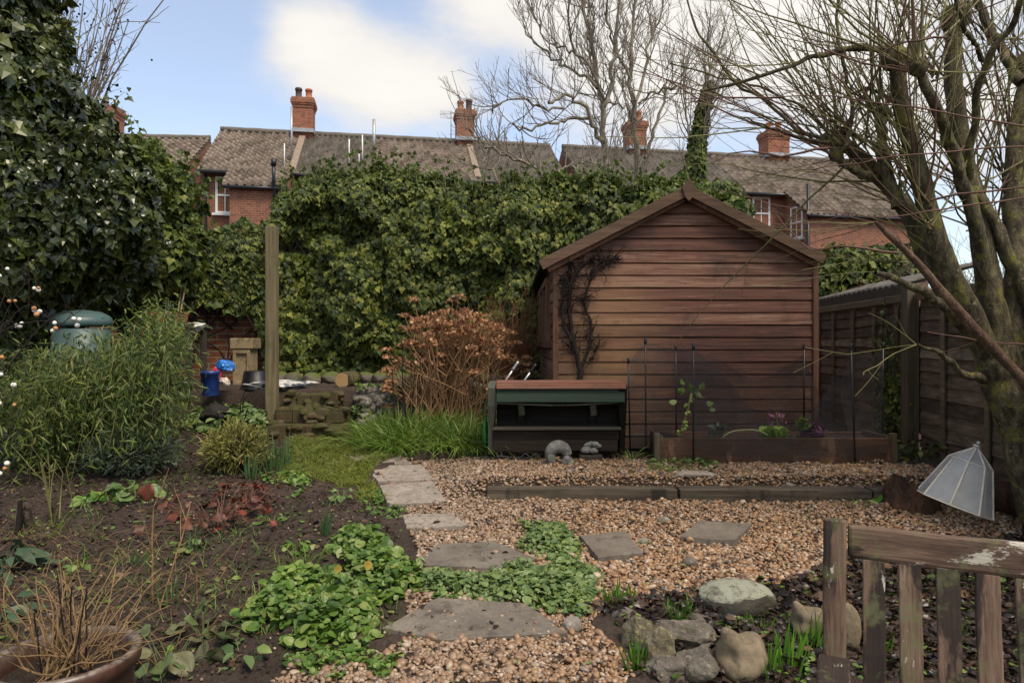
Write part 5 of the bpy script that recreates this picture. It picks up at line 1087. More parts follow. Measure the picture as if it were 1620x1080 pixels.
cover('creeping_plant', 'bright low weeds beside the mossy turf under the daffodils', 'ground cover', [(430, 770), (440, 735), (480, 735), (500, 765), (470, 785)], 700, .022, .05, M_COVER)
cover('undergrowth', 'patch of small weeds around the path slabs near the gravel', 'ground cover', [(560, 800), (600, 770), (640, 810), (660, 840), (620, 850)], 300, .02, .03, M_COVER)
cover('creeping_plant', 'leafy green mass under the bamboo beside the timber post', 'ground cover', [(285, 672), (330, 645), (400, 640), (440, 668), (420, 690), (330, 690)], 1500, .07, .20, M_COVER2, T_OVAL)
cover('undergrowth', 'weeds growing at the foot of the raised bed', 'ground cover', [(1015, 745), (1040, 725), (1120, 728), (1150, 740), (1080, 748)], 260, .03, .05, M_COVER, T_OVAL)
# ------------------------------------------------------------------ bed plants
def rosette(name, label, cat, px, py, n, L, size, mat, t=T_OVAL, lean=.8, stalk=None, group=None, wide=1.0, rad=.05):
    c = G(px, py); o = thing(name, label, cat, c, group); a = U(0, 6.28, n); l = L*U(.4, 1.1, n); el = U(.15, 1.1, n)
    b = c+np.stack([np.cos(a)*rad*rng.random(n), np.sin(a)*rad*rng.random(n), 0*a], -1); tip = b+np.stack([np.cos(a)*l*np.cos(el)*lean, np.sin(a)*l*np.cos(el)*lean, l*np.sin(el)], -1)
    mb = MB(); P = np.stack([b, (b+tip)/2+np.array([0, 0, .02]), tip], 1); tubes(mb, P, np.array([.0028, .0025, .002]), 4); obj('stalks', mb, stalk or mat, o)
    d = np.stack([np.cos(a), np.sin(a), U(-.6, .2, n)], -1); mb = MB(); sz = size*U(.6, 1.25, n); inst(mb, t, tip-d*sz[:, None]*.2, frame(d, np.array([0, -.3, 1])+rng.normal(size=(n, 3))*.4), np.stack([sz*wide, sz, sz], -1), 0, True); obj('leaves', mb, mat, o); return o
rosette('primrose_plant', 'fresh green primrose rosette in the middle of the bed', 'plant', 160, 795, 46, .10, .085, M_COVER, T_BIG, lean=1.1, wide=.6)
rosette('heuchera_plant', 'silvery green round leaves beside one rusty leaf in the bed', 'plant', 215, 790, 26, .13, .10, M_COVER2, T_BIG, rad=.12)
rosette('red_leaved_plant', 'red and bronze leaved plant sprawling in the middle of the bed', 'plant', 345, 825, 60, .22, .07, M_RED, T_LOBE, rad=.2, stalk=M_TWIGR, lean=1.3)
rosette('red_leaved_plant', 'small cluster of red leaves at the right end of the bronze plant', 'plant', 392, 790, 22, .15, .06, M_RED, T_LOBE, rad=.1, stalk=M_TWIGR)
rosette('hellebore_plant', 'grey-green fingered hellebore at the left edge of the bed', 'plant', 12, 905, 42, .16, .13, M_HELL, T_LANCE, wide=2.6)
rosette('hellebore_plant', 'lower grey-green hellebore leaves beside the terracotta pot', 'plant', -5, 985, 26, .14, .12, M_HELL, T_LANCE, wide=2.6)
rosette('bergenia_plant', 'large leathery rounded bergenia leaves right of the terracotta pot', 'plant', 262, 1050, 17, .16, .10, M_BERG, T_BIG, rad=.10, wide=.95)
rosette('bergenia_plant', 'second bergenia with folded yellowing leaves at the bed corner', 'plant', 322, 1010, 9, .15, .085, M_BERG, T_BIG, rad=.06)
rosette('foxglove_plant', 'pale green leafy seedling clump below the bergenia', 'plant', 385, 1050, 16, .10, .075, M_COVER2, T_OVAL)
rosette('foxglove_plant', 'leafy rosette at the back of the bed under the bamboo', 'plant', 262, 690, 18, .14, .1, M_COVER, T_OVAL)
t = thing('rusty_leaf', 'single large curled rusty leaf standing in the bed', 'leaf', G(228, 800)); mb = MB(); inst(mb, T_BIG, np.array([t.location])+np.array([[0, 0, .03]]), frame(np.array([[.35, -.1, 1.]]), np.array([[.2, -1, .2]])), np.array([.12]), 0, True); obj('blade', mb, M_BROWNL2 if 'M_BROWNL2' in globals() else M_RED, t)
for px, py, l in ((440, 985, 'small weed rosette on bare soil right of the dry stalks'), (352, 935, 'little green weed behind the bergenia leaves'), (470, 870, 'small leafy weed left of the spidery grass tuft'), (300, 870, 'small green weed near the narrow upright leaf clump'), (130, 900, 'small weed between hellebore and rose stumps'), (540, 790, 'leafy weed at the bed edge beside the square pale slab'), (430, 830, 'small weed right of the red-leaved plant'), (250, 730, 'weed clump behind the silver-grey shrub')):
    rosette('weed_rosette', l, 'weed', px, py, random.randint(10, 18), .08, random.uniform(.035, .06), M_COVER if px % 4 else M_COVER2, T_OVAL if px % 3 else T_BIG, group='small weeds in the left bed')
def bushy(name, label, cat, px, py, Y, rx, rz, n, size, mat, stemmat, t=T_LANCE, nst=40, wide=1.6):
    c = G(px, py); o = thing(name, label, cat, c); cc_ = np.array([c[0], c[1], c[2]+rz]); d = rand_dirs(n); ns = fbm(d[:, 0]*3, d[:, 1]*3, d[:, 2]*3, 71)-.5
    p = cc_+d*np.array([rx, rx*.8, rz])*(rng.random(n)**.35*(1+.9*ns))[:, None]; mb = MB(); inst(mb, t, p, frame(d+np.array([0, 0, .5])+rng.normal(size=(n, 3))*.6, rand_dirs(n)+np.array([0, -.3, 1.])), np.stack([size*wide*U(.7, 1.2, n), size*U(.6, 1.3, n), np.full(n, size)], -1)); obj('foliage', mb, mat, o)
    q = rng.choice(n, nst); b = np.repeat(c[None], nst, 0)+rng.normal(size=(nst, 3))*np.array([.05, .04, 0]); P = np.stack([b, b*.55+p[q]*.45+np.array([0, 0, .02]), p[q]], 1); mb = MB(); tubes(mb, P, np.array([.006, .005, .003]), 4); obj('stems', mb, stemmat, o); return o
bushy('grey_shrub', 'low mound of fine silver-grey foliage in front of the bamboo', 'shrub', 205, 748, 0, .36, .15, 3200, .05, M_GREY, M_DTWIG, nst=60)
bushy('variegated_shrub', 'upright yellow variegated shrub beside the daffodils', 'shrub', 372, 745, 0, .25, .17, 2100, .055, M_YELL, M_DTWIG, nst=70)
t = twiggy('rose_bush', 'pruned rose with green canes rising in front of the bamboo', 'shrub', G(80, 830), 5, .42, .005, {0: dict(wig=.06, up=.03, k=7, tap=.5), 1: dict(per=2, L=.2, r=.003, ang=.6, wig=.06, up=.04, k=4)}, M_TWIGG, .3)
t = twiggy('rose_stump', 'cluster of black cut rose stumps in the left of the bed', 'shrub', G(55, 845), 7, .2, .013, {0: dict(wig=.08, up=.02, k=5, tap=.8)}, M_DTWIG, .4)
t = twiggy('bare_twig', 'thin brown forked stem standing in the bed behind the pot', 'twig', G(225, 960), 2, .45, .006, {0: dict(wig=.05, up=.03, k=7, tap=.5), 1: dict(n=2, L=.2, r=.004, ang=.5, wig=.05, up=.05, k=5)}, M_STRAW, .3)
t = twiggy('bare_twig', 'crooked bare stem beside the foot of the timber post', 'twig', (G(412, 672)[0], 6.35, .6), 3, .42, .008, {0: dict(wig=.12, up=.03, k=7, tap=.6), 1: dict(n=2, L=.15, r=.005, ang=.6, wig=.08, up=.05, k=5)}, M_DTWIG, .6)
# dry stalks and grass over the lower left bed
mb = MB(); x, y = scatter_poly(poly_px([(-60, 1085), (-60, 850), (150, 850), (400, 900), (400, 1020), (300, 1085)]), 230); n = len(x); a = U(0, 6.28, n); ln = U(.06, .3, n)
P = np.stack([np.stack([x+np.cos(a)*ln*f, y+np.sin(a)*ln*f, H(x, y)+.012+ln*.42*np.sin(f*2.4)*U(.3, 1, n)], -1) for f in np.linspace(0, 1, 6)], 1); tubes(mb, P, np.linspace(.0018, .0008, 6), 3)
tag(obj('dry_stalks', mb, M_STRAW), 'dry straw-coloured stalks strewn over the lower left bed', 'dead stalks', kind='stuff')
# ------------------------------------------------------------------ timber post, pots and clutter by the terrace
M_POSTG = wood('post_timber', [(.07, .055, .025), (.17, .135, .07), (.26, .21, .12)], 2, 6, .8, (.08, .085, .03))
g = G(430, 672); mb = MB(); beam(mb, (W(431, 0, 6.5)[0], 6.5, .5), (W(430, 0, 6.5)[0], 6.5, 2.49), .1, .1, (0, 1, 0), 14, .002)
tag(obj('timber_post', mb, M_POSTG, bevel=.006), 'tall square timber post standing alone in front of the ivy', 'post')
p = np.array([W(405, 625, 7.0)[0], 7.0, .9]); t = thing('plastic_pot', 'black plastic pot upside down on the terrace beside the post', 'pot', p)
mb = MB(); tube(mb, [p+np.array([0, 0, a]) for a in (0, .03, .032, .19, .2)], [.155, .155, .145, .118, .11], 28); obj('body', mb, M_BLACKP, t)
def crumple(c, r, seed, sub=ICO4, amp=.35, fac=.9): return rock_v(c, r, seed, sub, amp, fac)
p = np.array([W(345, 610, 6.75)[0], 6.75, .9])
t = thing('rubbish_pile', 'crumpled blue and red plastic packets standing behind the bamboo', 'rubbish', p)
for nm, c, r, col_, sd_ in (('blue_packet', (.08, .0, .26), (.10, .07, .075), (.01, .13, .42), 3), ('red_packet', (.0, -.03, .14), (.06, .05, .11), (.55, .03, .05), 5), ('white_packet', (.08, -.04, .1), (.055, .045, .05), (.6, .5, .42), 8)):
    mb = MB(); V, Fs = crumple(p+np.array(c), r, sd_); mb.add(V, Fs, 0, False); obj(nm, mb, flat(nm+'_film', col_, .3, .5, var=.35, scale=25), t)
p2 = np.array([W(336, 620, 6.6)[0]-.02, 6.6, .88]); t = thing('blue_tub', 'dark blue plastic tub beside the crumpled packets', 'tub', p2)
mb = MB(); lathe(mb, p2, list(zip((0, .2, .205, .235, .236, .05), (.075, .085, .092, .092, .08, .07))), 20); obj('body', mb, flat('blue_plastic', (.012, .035, .16), .4, .45), t)
mb = MB(); tube(mb, [p2+np.array([0, 0, .17]), p2+np.array([0, 0, .19])], .08, 18); obj('soil', mb, M_SOIL, t)
p = np.array([W(456, 625, 6.9)[0]-.1, 6.95, .9]); t = thing('compost_bag', 'empty silver and dark compost bag lying on the terrace behind the post', 'bag', p)
mb = MB(); V, Fs = crumple(p+np.array([.02, 0, .05]), (.42, .16, .06), 12, ICO4, .3, .8); mb.add(V, Fs, 0, False); s = S('bag_film'); s.col(s.ramp(s.noise(9, 4), [(.03, .035, .05), (.08, .09, .11), (.5, .47, .42), (.62, .58, .52)], [.3, .45, .52, .7])).set(.3, .5); obj('film', mb, s.m, t)
mb = MB(); V, Fs = rock_v((W(345, 640, 6.35)[0], 6.3, .72), (.14, .12, .10), 21, ICO4, .25, .6); mb.add(V, Fs, 0, True); tag(obj('dark_stone', mb, flat('dark_stone_mat', (.02, .016, .014), .85, .25)), 'dark rounded stone among leafy plants under the bamboo', 'stone')
for i, (px, py, lab) in enumerate(((388, 650, 'mauve-grey cobble in front of the upturned pot'), (362, 660, 'small pale cobble beside the dark rounded stone'))):
    g = G(px, py+12); mb = MB(); V, Fs = rock_v((g[0], g[1], g[2]+.03), (.09, .07, .055), 30+i, ICO3, .15); mb.add(V, Fs, 0, True); tag(obj('cobble', mb, M_FLINT), lab, 'stone')
# compost bin
p = np.array([W(130, 600, 5.85)[0], 5.85, .585]); t = thing('compost_bin', 'grey-green round plastic bin with domed lid behind the bamboo', 'bin', p)
M_BIN = flat('bin_plastic', (.06, .10, .092), .45, .4, var=.15, scale=5)
mb = MB(); tube(mb, [p+np.array([0, 0, a]) for a in (0, .5, .92, .925)], [.27, .25, .215, .2], 32); obj('body', mb, M_BIN, t)
mb = MB(); lathe(mb, p, list(zip((.945, .955, .985, 1.02, 1.022, 1.035, 1.07, 1.085, 1.087), (.22, .232, .232, .222, .215, .208, .14, .03, .001))), 32); obj('lid', mb, M_BIN, t)
p = np.array([W(268, 520, 6.9)[0], 6.9, .9]); 
t = thing('potting_bench', 'low dark timber bench behind the bamboo carrying a clay tray', 'bench', p)
mb = MB(); box(mb, p+np.array([.0, 0, .66]), (.62, .4, .04)); obj('top', mb, M_OLDD, t)
for dx in (-.27, .27):
    for dy in (-.16, .16): mb = MB(); box(mb, p+np.array([dx, dy, .31]), (.05, .05, .66)); obj('leg', mb, M_OLDD, t)
q = p+np.array([0, 0, .69]); mb = MB(); box(mb, q+np.array([-.02, 0, .055]), (.3, .22, .1), None, 0, (1.08, 1.08)); tag(obj('clay_tray', mb, flat('terracotta', (.36, .12, .055), .8, .25), bevel=.008), 'terracotta tray on the bench behind the bamboo', 'tray')
for i, (a, b, lab) in enumerate((((280, 508), (289, 436), 'left bamboo cane leaning beside the clay tray'), ((283, 508), (298, 428), 'right bamboo cane leaning beside the clay tray'))):
    mb = MB(); a0 = W(*a, 7.05); b0 = W(*b, 7.25); a1 = a0+(a0-b0)*1.25; tube(mb, resample([a1, b0], 6), .008, 6); tag(obj('bamboo_cane', mb, M_CANE), lab, 'cane', 'bamboo canes leaning by the tray')
q = W(300, 512, 6.75); mb = MB(); V, Fs = crumple(q+np.array([0, .1, -.03]), (.13, .1, .05), 44, ICO4, .35); mb.add(V, Fs, 0, False); tag(obj('plastic_bag', mb, flat('clear_film', (.55, .55, .45), .3, .5, var=.3, scale=18)), 'pale crumpled plastic bag beside the clay tray', 'bag')
# ------------------------------------------------------------------ green box
M_GBOX = wood('green_board', [(.010, .018, .011), (.022, .036, .023), (.036, .052, .034)], 0, 5, .7, (.022, .024, .016), .3, .25, None, .2)
M_GEDGE = wood('red_edge_board', [(.12, .05, .032), (.2, .085, .054), (.27, .13, .085)], 0, 6, .8, (.09, .055, .038))
M_GSIDE = wood('grey_green_board', [(.04, .043, .03), (.08, .083, .056), (.125, .125, .088)], 2, 6, .8, (.05, .055, .03))
M_GSHADE = wood('shade_black_board', [(.006, .005, .004), (.012, .010, .008), (.022, .019, .015)], 0, 6, .9, None, .3, .3, None, .1)  # shade of the open recess painted into these trough boards as near-black
bx0, bx1, by = X(772, 5.2), X(989, 5.2), 5.2
gb = thing('garden_trough', 'dark green open-fronted wooden trough with a red top edge beside the shed', 'planter', ((bx0+bx1)/2, 5.3, .5))
zz = lambda py: CZ-(py-540)/F*by
for xe, sgn in ((bx0, 1), (bx1, -1)):
    mb = MB(); xx0, xx1 = (xe, xe+sgn*.062) ; prof = [(5.10, zz(612)), (5.12, zz(640)), (5.17, zz(676)), (5.21, zz(719)), (5.50, zz(719)), (5.52, zz(606)), (5.12, zz(606))]
    V = [(xx0, y_, z_) for y_, z_ in prof]+[(xx1-sgn*(.02 if z_ < .75 else 0), y_, z_) for y_, z_ in prof]; n = len(prof)
    Fs = [tuple(range(n)), tuple(range(2*n-1, n-1, -1))]+[(i, n+i, n+(i+1) % n, (i+1) % n) for i in range(n)]
    mb.add(V, Fs if sgn < 0 else [f[::-1] for f in Fs]); obj('side_panel', mb, M_GSIDE if sgn > 0 else M_GSHADE, gb, .004)
xi0, xi1 = bx0+.066, bx1-.02
mb = MB(); beam(mb, (xi0, 5.115, zz(622)), (xi1, 5.115, zz(622)), .03, .125, (0, .25, 1), 8, .001); obj('front_board', mb, M_GBOX, gb, .003)
mb = MB(); beam(mb, (xi0+.0, 5.26, zz(608.5)+.012), (xi1, 5.26, zz(608.5)+.012), .32, .024, (0, 0, 1), 8, .001); beam(mb, (xi0, 5.10, zz(609.5)), (xi1+.01, 5.10, zz(609.5)), .03, .036); obj('top_board', mb, M_GEDGE, gb, .003)
mb = MB(); P = resample([(xi0, 5.15, zz(636.5)), ((xi0+xi1)/2, 5.15, zz(639.5)), (xi1, 5.15, zz(635.5))], 10)
for a, b in zip(P[:-1], P[1:]): beam(mb, a, b, .02, .012)
obj('lip_strip', mb, M_GSIDE, gb)
mb = MB(); beam(mb, (xi0, 5.27, zz(655)), (xi1, 5.27, zz(655)), .02, .24, (0, .35, 1), 4, .001); obj('back_board', mb, M_GSHADE, gb)
mb = MB(); beam(mb, (xi0-.02, 5.19, zz(676)), (xi1-.02, 5.19, zz(676)), .06, .02, (0, 0, 1), 6, .001); beam(mb, (xi0-.03, 5.15, zz(677)), (xi1-.02, 5.15, zz(676.5)), .025, .018); obj('shelf', mb, wood('grey_ledge', [(.02, .018, .012), (.045, .04, .027), (.07, .06, .042)], 0, 6, .85), gb, .003)
mb = MB(); beam(mb, (xi0-.03, 5.18, zz(687)), (xi1-.03, 5.18, zz(687)), .022, .07, (0, -.15, 1), 6, .001); beam(mb, (xi0-.03, 5.19, zz(703.5)), (xi1-.04, 5.19, zz(703.5)), .022, .085, (0, -.15, 1), 6, .001); obj('lower_boards', mb, wood('brown_black_board', [(.012, .009, .007), (.026, .019, .014), (.045, .034, .025)], 0, 6, .85, None, .3, .4, None, .15), gb, .003)
for px in (824, 938):
    mb = MB(); xx = X(px, 5.16); beam(mb, (xx, 5.155, zz(640)), (xx+.012, 5.20, zz(656)), .045, .02, (0, 1, .3)); o = obj('bracket', mb, M_GSIDE, gb, .003)
    mb = MB(); beam(mb, (xx+.0, 5.215, zz(642)), (xx, 5.235, zz(673)), .045, .03, (0, 1, .2)); obj('strut', mb, M_GSHADE, gb)
g = G(883, 733); g[1] -= .1; t = thing('stone_ornament', 'grey stone ornament shaped like a ring with a flared base below the green trough', 'ornament', g); M_ORN = stone('grey_ornament', [(.06, .057, .05), (.14, .134, .118), (.23, .22, .195)], (.30, .29, .26), (.04, .04, .03), 12)
mb = MB(); a = np.linspace(-.5, 3.7, 22); C = np.stack([g[0]+.0+np.cos(a)*.062, np.full(22, g[1]+.04), g[2]+.075+np.sin(a)*.06], -1); tubes(mb, C[None], np.interp(np.arange(22), [0, 10, 21], [.03, .05, .042])[None], 12, 0, True)
for i, (dx, dz, r) in enumerate(((.06, .035, .034), (.08, .022, .034), (.04, .018, .03), (-.055, .045, .04))): V, Fs = rock_v((g[0]+dx, g[1]+.02, g[2]+dz), (r, r*.9, r*1.3), 60+i, ICO3, .25, .4); mb.add(V, Fs, 0, True)
obj('body', mb, M_ORN, t)
g = G(935, 731); t = thing('stone_block', 'small dark block at the foot of the green trough', 'block', (g[0], g[1]+.02, g[2])); mb = MB(); box(mb, (g[0], g[1]+.03, g[2]+.028), (.17, .12, .055)); obj('body', mb, M_OLDD, t, .006)
mb = MB(); rs = [(-.035, 0, .09, .035), (.02, -.01, .085, .03), (.05, .02, .12, .03), (-.01, .02, .13, .035), (.03, .0, .135, .025)]
for i, (dx, dy, dz, r) in enumerate(rs):
    V, Fs = rock_v((g[0]+dx, g[1]+.02+dy, g[2]+dz), (r*1.3, r, r*.85), 70+i, ICO3, .2, .4); mb = MB(); mb.add(V, Fs, 0, True); tag(obj('pebble_stone', mb, M_ORN), 'grey stone heaped on the small dark block', 'stone', 'stones heaped on the block by the trough')
# wire, handles, green lid
g = G(790, 727); mb = MB(); a = np.linspace(0, 6.1, 14); tubes(mb, np.stack([g[0]+np.cos(a)*.02, g[1]+0*a, g[2]+.045+np.sin(a)*.02], -1)[None], np.full((1, 14), .003), 6)
P = resample([(g[0]+.01, g[1], g[2]+.03), (g[0]+.15, g[1]+.01, g[2]+.015), (g[0]+.2, g[1], g[2]+.05), (g[0]+.24, g[1], g[2]+.02), (g[0]+.28, g[1], g[2]+.05), (g[0]+.32, g[1], g[2]+.01)], 18); tubes(mb, P[None], np.full((1, 18), .0028), 5); tag(obj('bent_wire', mb, M_METAL), 'bent metal wire with a ring end lying below the green trough', 'wire')
for i, ((a, b), lab, m2) in enumerate(((((828, 604), (848, 576)), 'metal tool shaft with black grip sticking up behind the trough', M_BLACKP), (((800, 602), (820, 572)), 'pale metal tool shaft nearest the hydrangea', M_METAL))):
    t = thing('tool_handle', lab, 'tool', W(*a, 5.62)); a0, b0 = W(*a, 5.6), W(*b, 5.6); a1 = a0+(a0-b0)*np.array([1.5, 0, 1.5]); a1[2] = max(a1[2], .75)
    mb = MB(); tube(mb, resample([a1, a0+(b0-a0)*.55], 5), .009, 8); obj('shaft', mb, M_METAL, t); mb = MB(); tube(mb, resample([a0+(b0-a0)*.55, b0], 6), [.012, .014, .012, .014, .013, .012], 8); obj('grip', mb, m2, t)
g = np.array([X(768, 5.42), 5.42, .53]); mb = MB(); V, Fs = rock_v(g+np.array([0, 0, .13]), (.02, .10, .14), 5, ICO3, .1, .5); mb.add(V, Fs, 0, False); tag(obj('green_tray', mb, flat('green_plastic', (.03, .25, .06), .4, .45)), 'bright green plastic tray standing against the left side of the trough', 'tray')
# ------------------------------------------------------------------ dead climber and wire mesh on the shed
cl = thing('dead_climber', 'black leafless climber clinging to the left of the shed gable', 'climber', (.55, 5.5, .75))
s1 = {}; YC = 5.53
for pxs, w0, w1 in (([(916, 604), (916, 580), (910, 555), (905, 520), (902, 480), (903, 450), (915, 425), (940, 410), (978, 408)], 11, 4), ([(916, 590), (928, 560), (936, 530), (928, 495), (926, 470), (935, 440), (950, 420), (965, 412)], 7, 3), ([(905, 540), (892, 510), (890, 470), (900, 440), (905, 420)], 8, 3), ([(902, 440), (890, 440), (886, 445)], 8, 3), ([(905, 420), (900, 412), (908, 408)], 7, 3), ([(936, 430), (955, 412), (985, 410)], 8, 3), ([(912, 560), (900, 545), (888, 540)], 5, 2), ([(930, 575), (940, 560), (945, 545)], 4, 2)):
    limb(s1, pxs, YC, w0, w1, 14, 0, {1: dict(per=55, L=.11, r=.0045, ang=1.0, wig=.35, up=.0, k=5, min=.002), 2: dict(per=14, L=.06, r=.003, ang=1.0, wig=.3, up=0, k=3, min=.0016)}, .006)
for l in s1:
    for pts, rr in s1[l]: pts[:, 1] = np.clip(pts[:, 1], 5.43, 5.538)
mb = MB(); flush(mb, s1, (6, 3)); obj('stems', mb, M_DTWIG, cl)
t = thing('wire_mesh', 'rusty square wire mesh panel fixed to the shed behind the trough', 'mesh', (X(950, 5.53), 5.53, .8)); mb = MB()
xa, xb, za, zb = X(900, 5.53), X(975, 5.53), CZ-(604-540)/F*5.53-.3, CZ-(548-540)/F*5.53
def wires(mb, P): tubes(mb, np.array(P), np.full((len(P), 2), .0013), 3)
wires(mb, [[(x_, 5.53, za), (x_+.004, 5.53, zb+U(-.02, .35))] for x_ in np.arange(xa, xb, .05)]); wires(mb, [[(xa, 5.528, z_), (xb, 5.528, z_)] for z_ in np.arange(za, zb+.2, .05)]); obj('grid', mb, flat('rusty_wire', (.22, .15, .07), .7, .3, .4), t)
# ------------------------------------------------------------------ raised bed
M_RB = wood('raised_bed_board', [(.035, .018, .010), (.10, .05, .026), (.18, .095, .05)], 0, 5, .7, (.03, .025, .014), .35, .35, (.24, .13, .07))
rx0, rx1, ry0, ry1 = X(1044, 5.1), X(1408, 5.1), 5.1, 5.46
rb = thing('raised_bed', 'low raised vegetable bed of stained boards under black netting', 'planter', ((rx0+rx1)/2, 5.28, .49))
mb = MB(); beam(mb, (rx0, ry0, .585), (rx1, ry0, .585), .03, .19, (0, 0, 1), 10, .0015); obj('front_board', mb, M_RB, rb, .004)
mb = MB(); beam(mb, (rx0, ry1, .585), (rx1, ry1, .585), .03, .19); obj('back_board', mb, M_RB, rb, .004)
for xx in (rx0+.012, rx1-.012): mb = MB(); beam(mb, (xx, ry0+.018, .6), (xx, ry1-.018, .6), .03, .19); obj('end_board', mb, M_SHEDR, rb, .004)
for xx in (rx0-.022, rx1+.022): mb = MB(); beam(mb, (xx, ry0+.0, .47), (xx, ry0+.0, .715), .045, .045, (0, 1, 0)); obj('corner_post', mb, M_FPOST, rb, .004)
mb = MB(); xs = np.linspace(rx0+.03, rx1-.03, 50); ysv = np.linspace(ry0+.017, ry1-.017, 12); A, B = np.meshgrid(xs, ysv); Zs = .655+(fbm(A*8, B*8, 0, 81)-.5)*.06; ix_ = np.arange(A.size).reshape(A.shape)
mb.add(np.stack([A, B, Zs], -1).reshape(-1, 3), np.stack([ix_[:-1, :-1], ix_[:-1, 1:], ix_[1:, 1:], ix_[1:, :-1]], -1).reshape(-1, 4), 0, True); obj('soil', mb, M_SOIL, rb)
SZ = .65
def veg(name, label, px, Y=5.25): return thing(name, label, 'vegetable', (X(px, Y), Y, SZ))
def leavesat(o, nm, pts, dirs, size, mat, t=T_ROUND, wide=1.0): n = len(pts); mb = MB(); inst(mb, t, np.array(pts), frame(np.array(dirs, float), np.array([0, -.5, .8])+rng.normal(size=(n, 3))*.5), np.stack([size*wide*U(.7, 1.2, n), size*U(.7, 1.2, n), np.full(n, size)], -1), 0, True); return obj(nm, mb, mat, o)
M_LETT = leaf('lettuce_leaf', [(.16, .30, .03), (.24, .38, .05), (.3, .42, .08)], .45, .4, .35)
M_PURP = leaf('purple_leaf', [(.06, .02, .04), (.12, .04, .09), (.22, .09, .16)], .5, .4, .15)
M_SPR = leaf('sprout_leaf', [(.07, .13, .02), (.13, .2, .035), (.2, .26, .06)], .5, .4, .25)
t = veg('sprout_stalk', 'leggy brussels sprout stalk with green leaves at its top, left end of the bed', 1078)
P = resample([W(1074, 690, 5.25), W(1082, 670, 5.25), W(1090, 640, 5.25), W(1094, 622, 5.25)], 9); mb = MB(); tubes(mb, P[None], np.full((1, 9), .010), 8)
for i in range(16): q = P[1+i % 6]+np.array([U(-.03, .03), U(-.03, .0), U(-.02, .02)]); V, Fs = rock_v(q, (.014,)*3, i, ICO2, .1); mb.add(V, Fs, 1, True)
obj('stem', mb, [M_TWIGG, flat('sprout_green', (.2, .26, .06), .6, .3)], t)
c = P[-1]; pts = [c+np.array([math.cos(a)*.06, math.sin(a)*.04, U(-.03, .07)]) for a in U(0, 6.28, 16)]+[W(1070, 634, 5.2), W(1118, 636, 5.2), W(1122, 644, 5.2)]; leavesat(t, 'leaves', pts, [nrm(p_-c+np.array([0, -.01, .02])) for p_ in pts], .06, M_SPR)
t = veg('kale_plant', 'small dull green kale rosette in the bed', 1134); c = np.array(t.location); k = 40; a = U(0, 6.28, k); leavesat(t, 'leaves', [c+np.array([math.cos(q)*.03, math.sin(q)*.03, U(.01, .1)]) for q in a], [(math.cos(q), math.sin(q), U(.1, 1)) for q in a], .055, M_HELL, T_OVAL)
t = veg('lettuce_plant', 'bright lime green lettuce in the middle of the bed', 1226); c = np.array(t.location); k = 46; a = U(0, 6.28, k); leavesat(t, 'leaves', [c+np.array([math.cos(q)*.035, math.sin(q)*.03, U(.0, .04)]) for q in a], [(math.cos(q), math.sin(q), U(.3, 1.2)) for q in a], .085, M_LETT)
t = veg('flowering_plant', 'tall plant with purplish dried top behind the lettuce', 1228, 5.33); c = np.array(t.location); P = resample([c, c+np.array([.01, 0, .1]), c+np.array([0, 0, .2])], 5); mb = MB(); tubes(mb, P[None], np.full((1, 5), .005), 5); obj('stem', mb, M_TWIGG, t); leavesat(t, 'leaves', [c+np.array([U(-.06, .06), U(-.03, .03), U(.06, .2)]) for _ in range(44)], rand_dirs(44), .04, M_PURP, T_OVAL)
t = veg('purple_cabbage', 'round purple cabbage at the right of the bed', 1292, 5.22); c = np.array(t.location); d = rand_dirs(46); d[:, 2] = np.abs(d[:, 2]); leavesat(t, 'leaves', [c+q*np.array([.05, .05, .05])+np.array([0, 0, .03]) for q in d], [nrm(np.cross(q, [0.3, 1, 0.2]))+np.array([0, 0, .5]) for q in d], .075, M_PURP)
mb = MB(); V, Fs = rock_v(c+np.array([0, 0, .06]), (.06, .06, .055), 91, ICO3, .1); mb.add(V, Fs, 0, True); obj('heart', mb, flat('cabbage_heart', (.2, .08, .14), .5, .4, var=.4), t)
t = veg('cabbage_plant', 'pale green leafy cabbage shoot leaning between lettuce and purple cabbage', 1262, 5.2); c = np.array(t.location); P = resample([c+np.array([-.05, 0, .0]), c+np.array([0, 0, .06]), c+np.array([.03, 0, .14])], 6); mb = MB(); tubes(mb, P[None], np.full((1, 6), .006), 6); obj('stem', mb, M_TWIGG, t); leavesat(t, 'leaves', [P[-1]+np.array([U(-.04, .05), U(-.03, .03), U(-.07, .03)]) for _ in range(18)], rand_dirs(18)*.5+np.array([.1, -.2, .4]), .055, M_SPR)
t = veg('fallen_stalk', 'long pale stalk lying along the soil of the bed', 1190, 5.2); P = resample([W(1142, 692, 5.2), W(1160, 682, 5.2), W(1195, 680, 5.2), W(1214, 688, 5.2)], 9); mb = MB(); tubes(mb, P[None], np.full((1, 9), .007), 6); obj('stem', mb, flat('pale_stalk', (.3, .32, .14), .6, .3), t)
mb = MB(); blades(mb, (X(1000, 5.2), 5.2), 34, .07, .16, .006, 1.0, .7); tag(obj('grass_tuft', mb, M_GRASS), 'small grass tuft between the green trough and raised bed', 'grass')
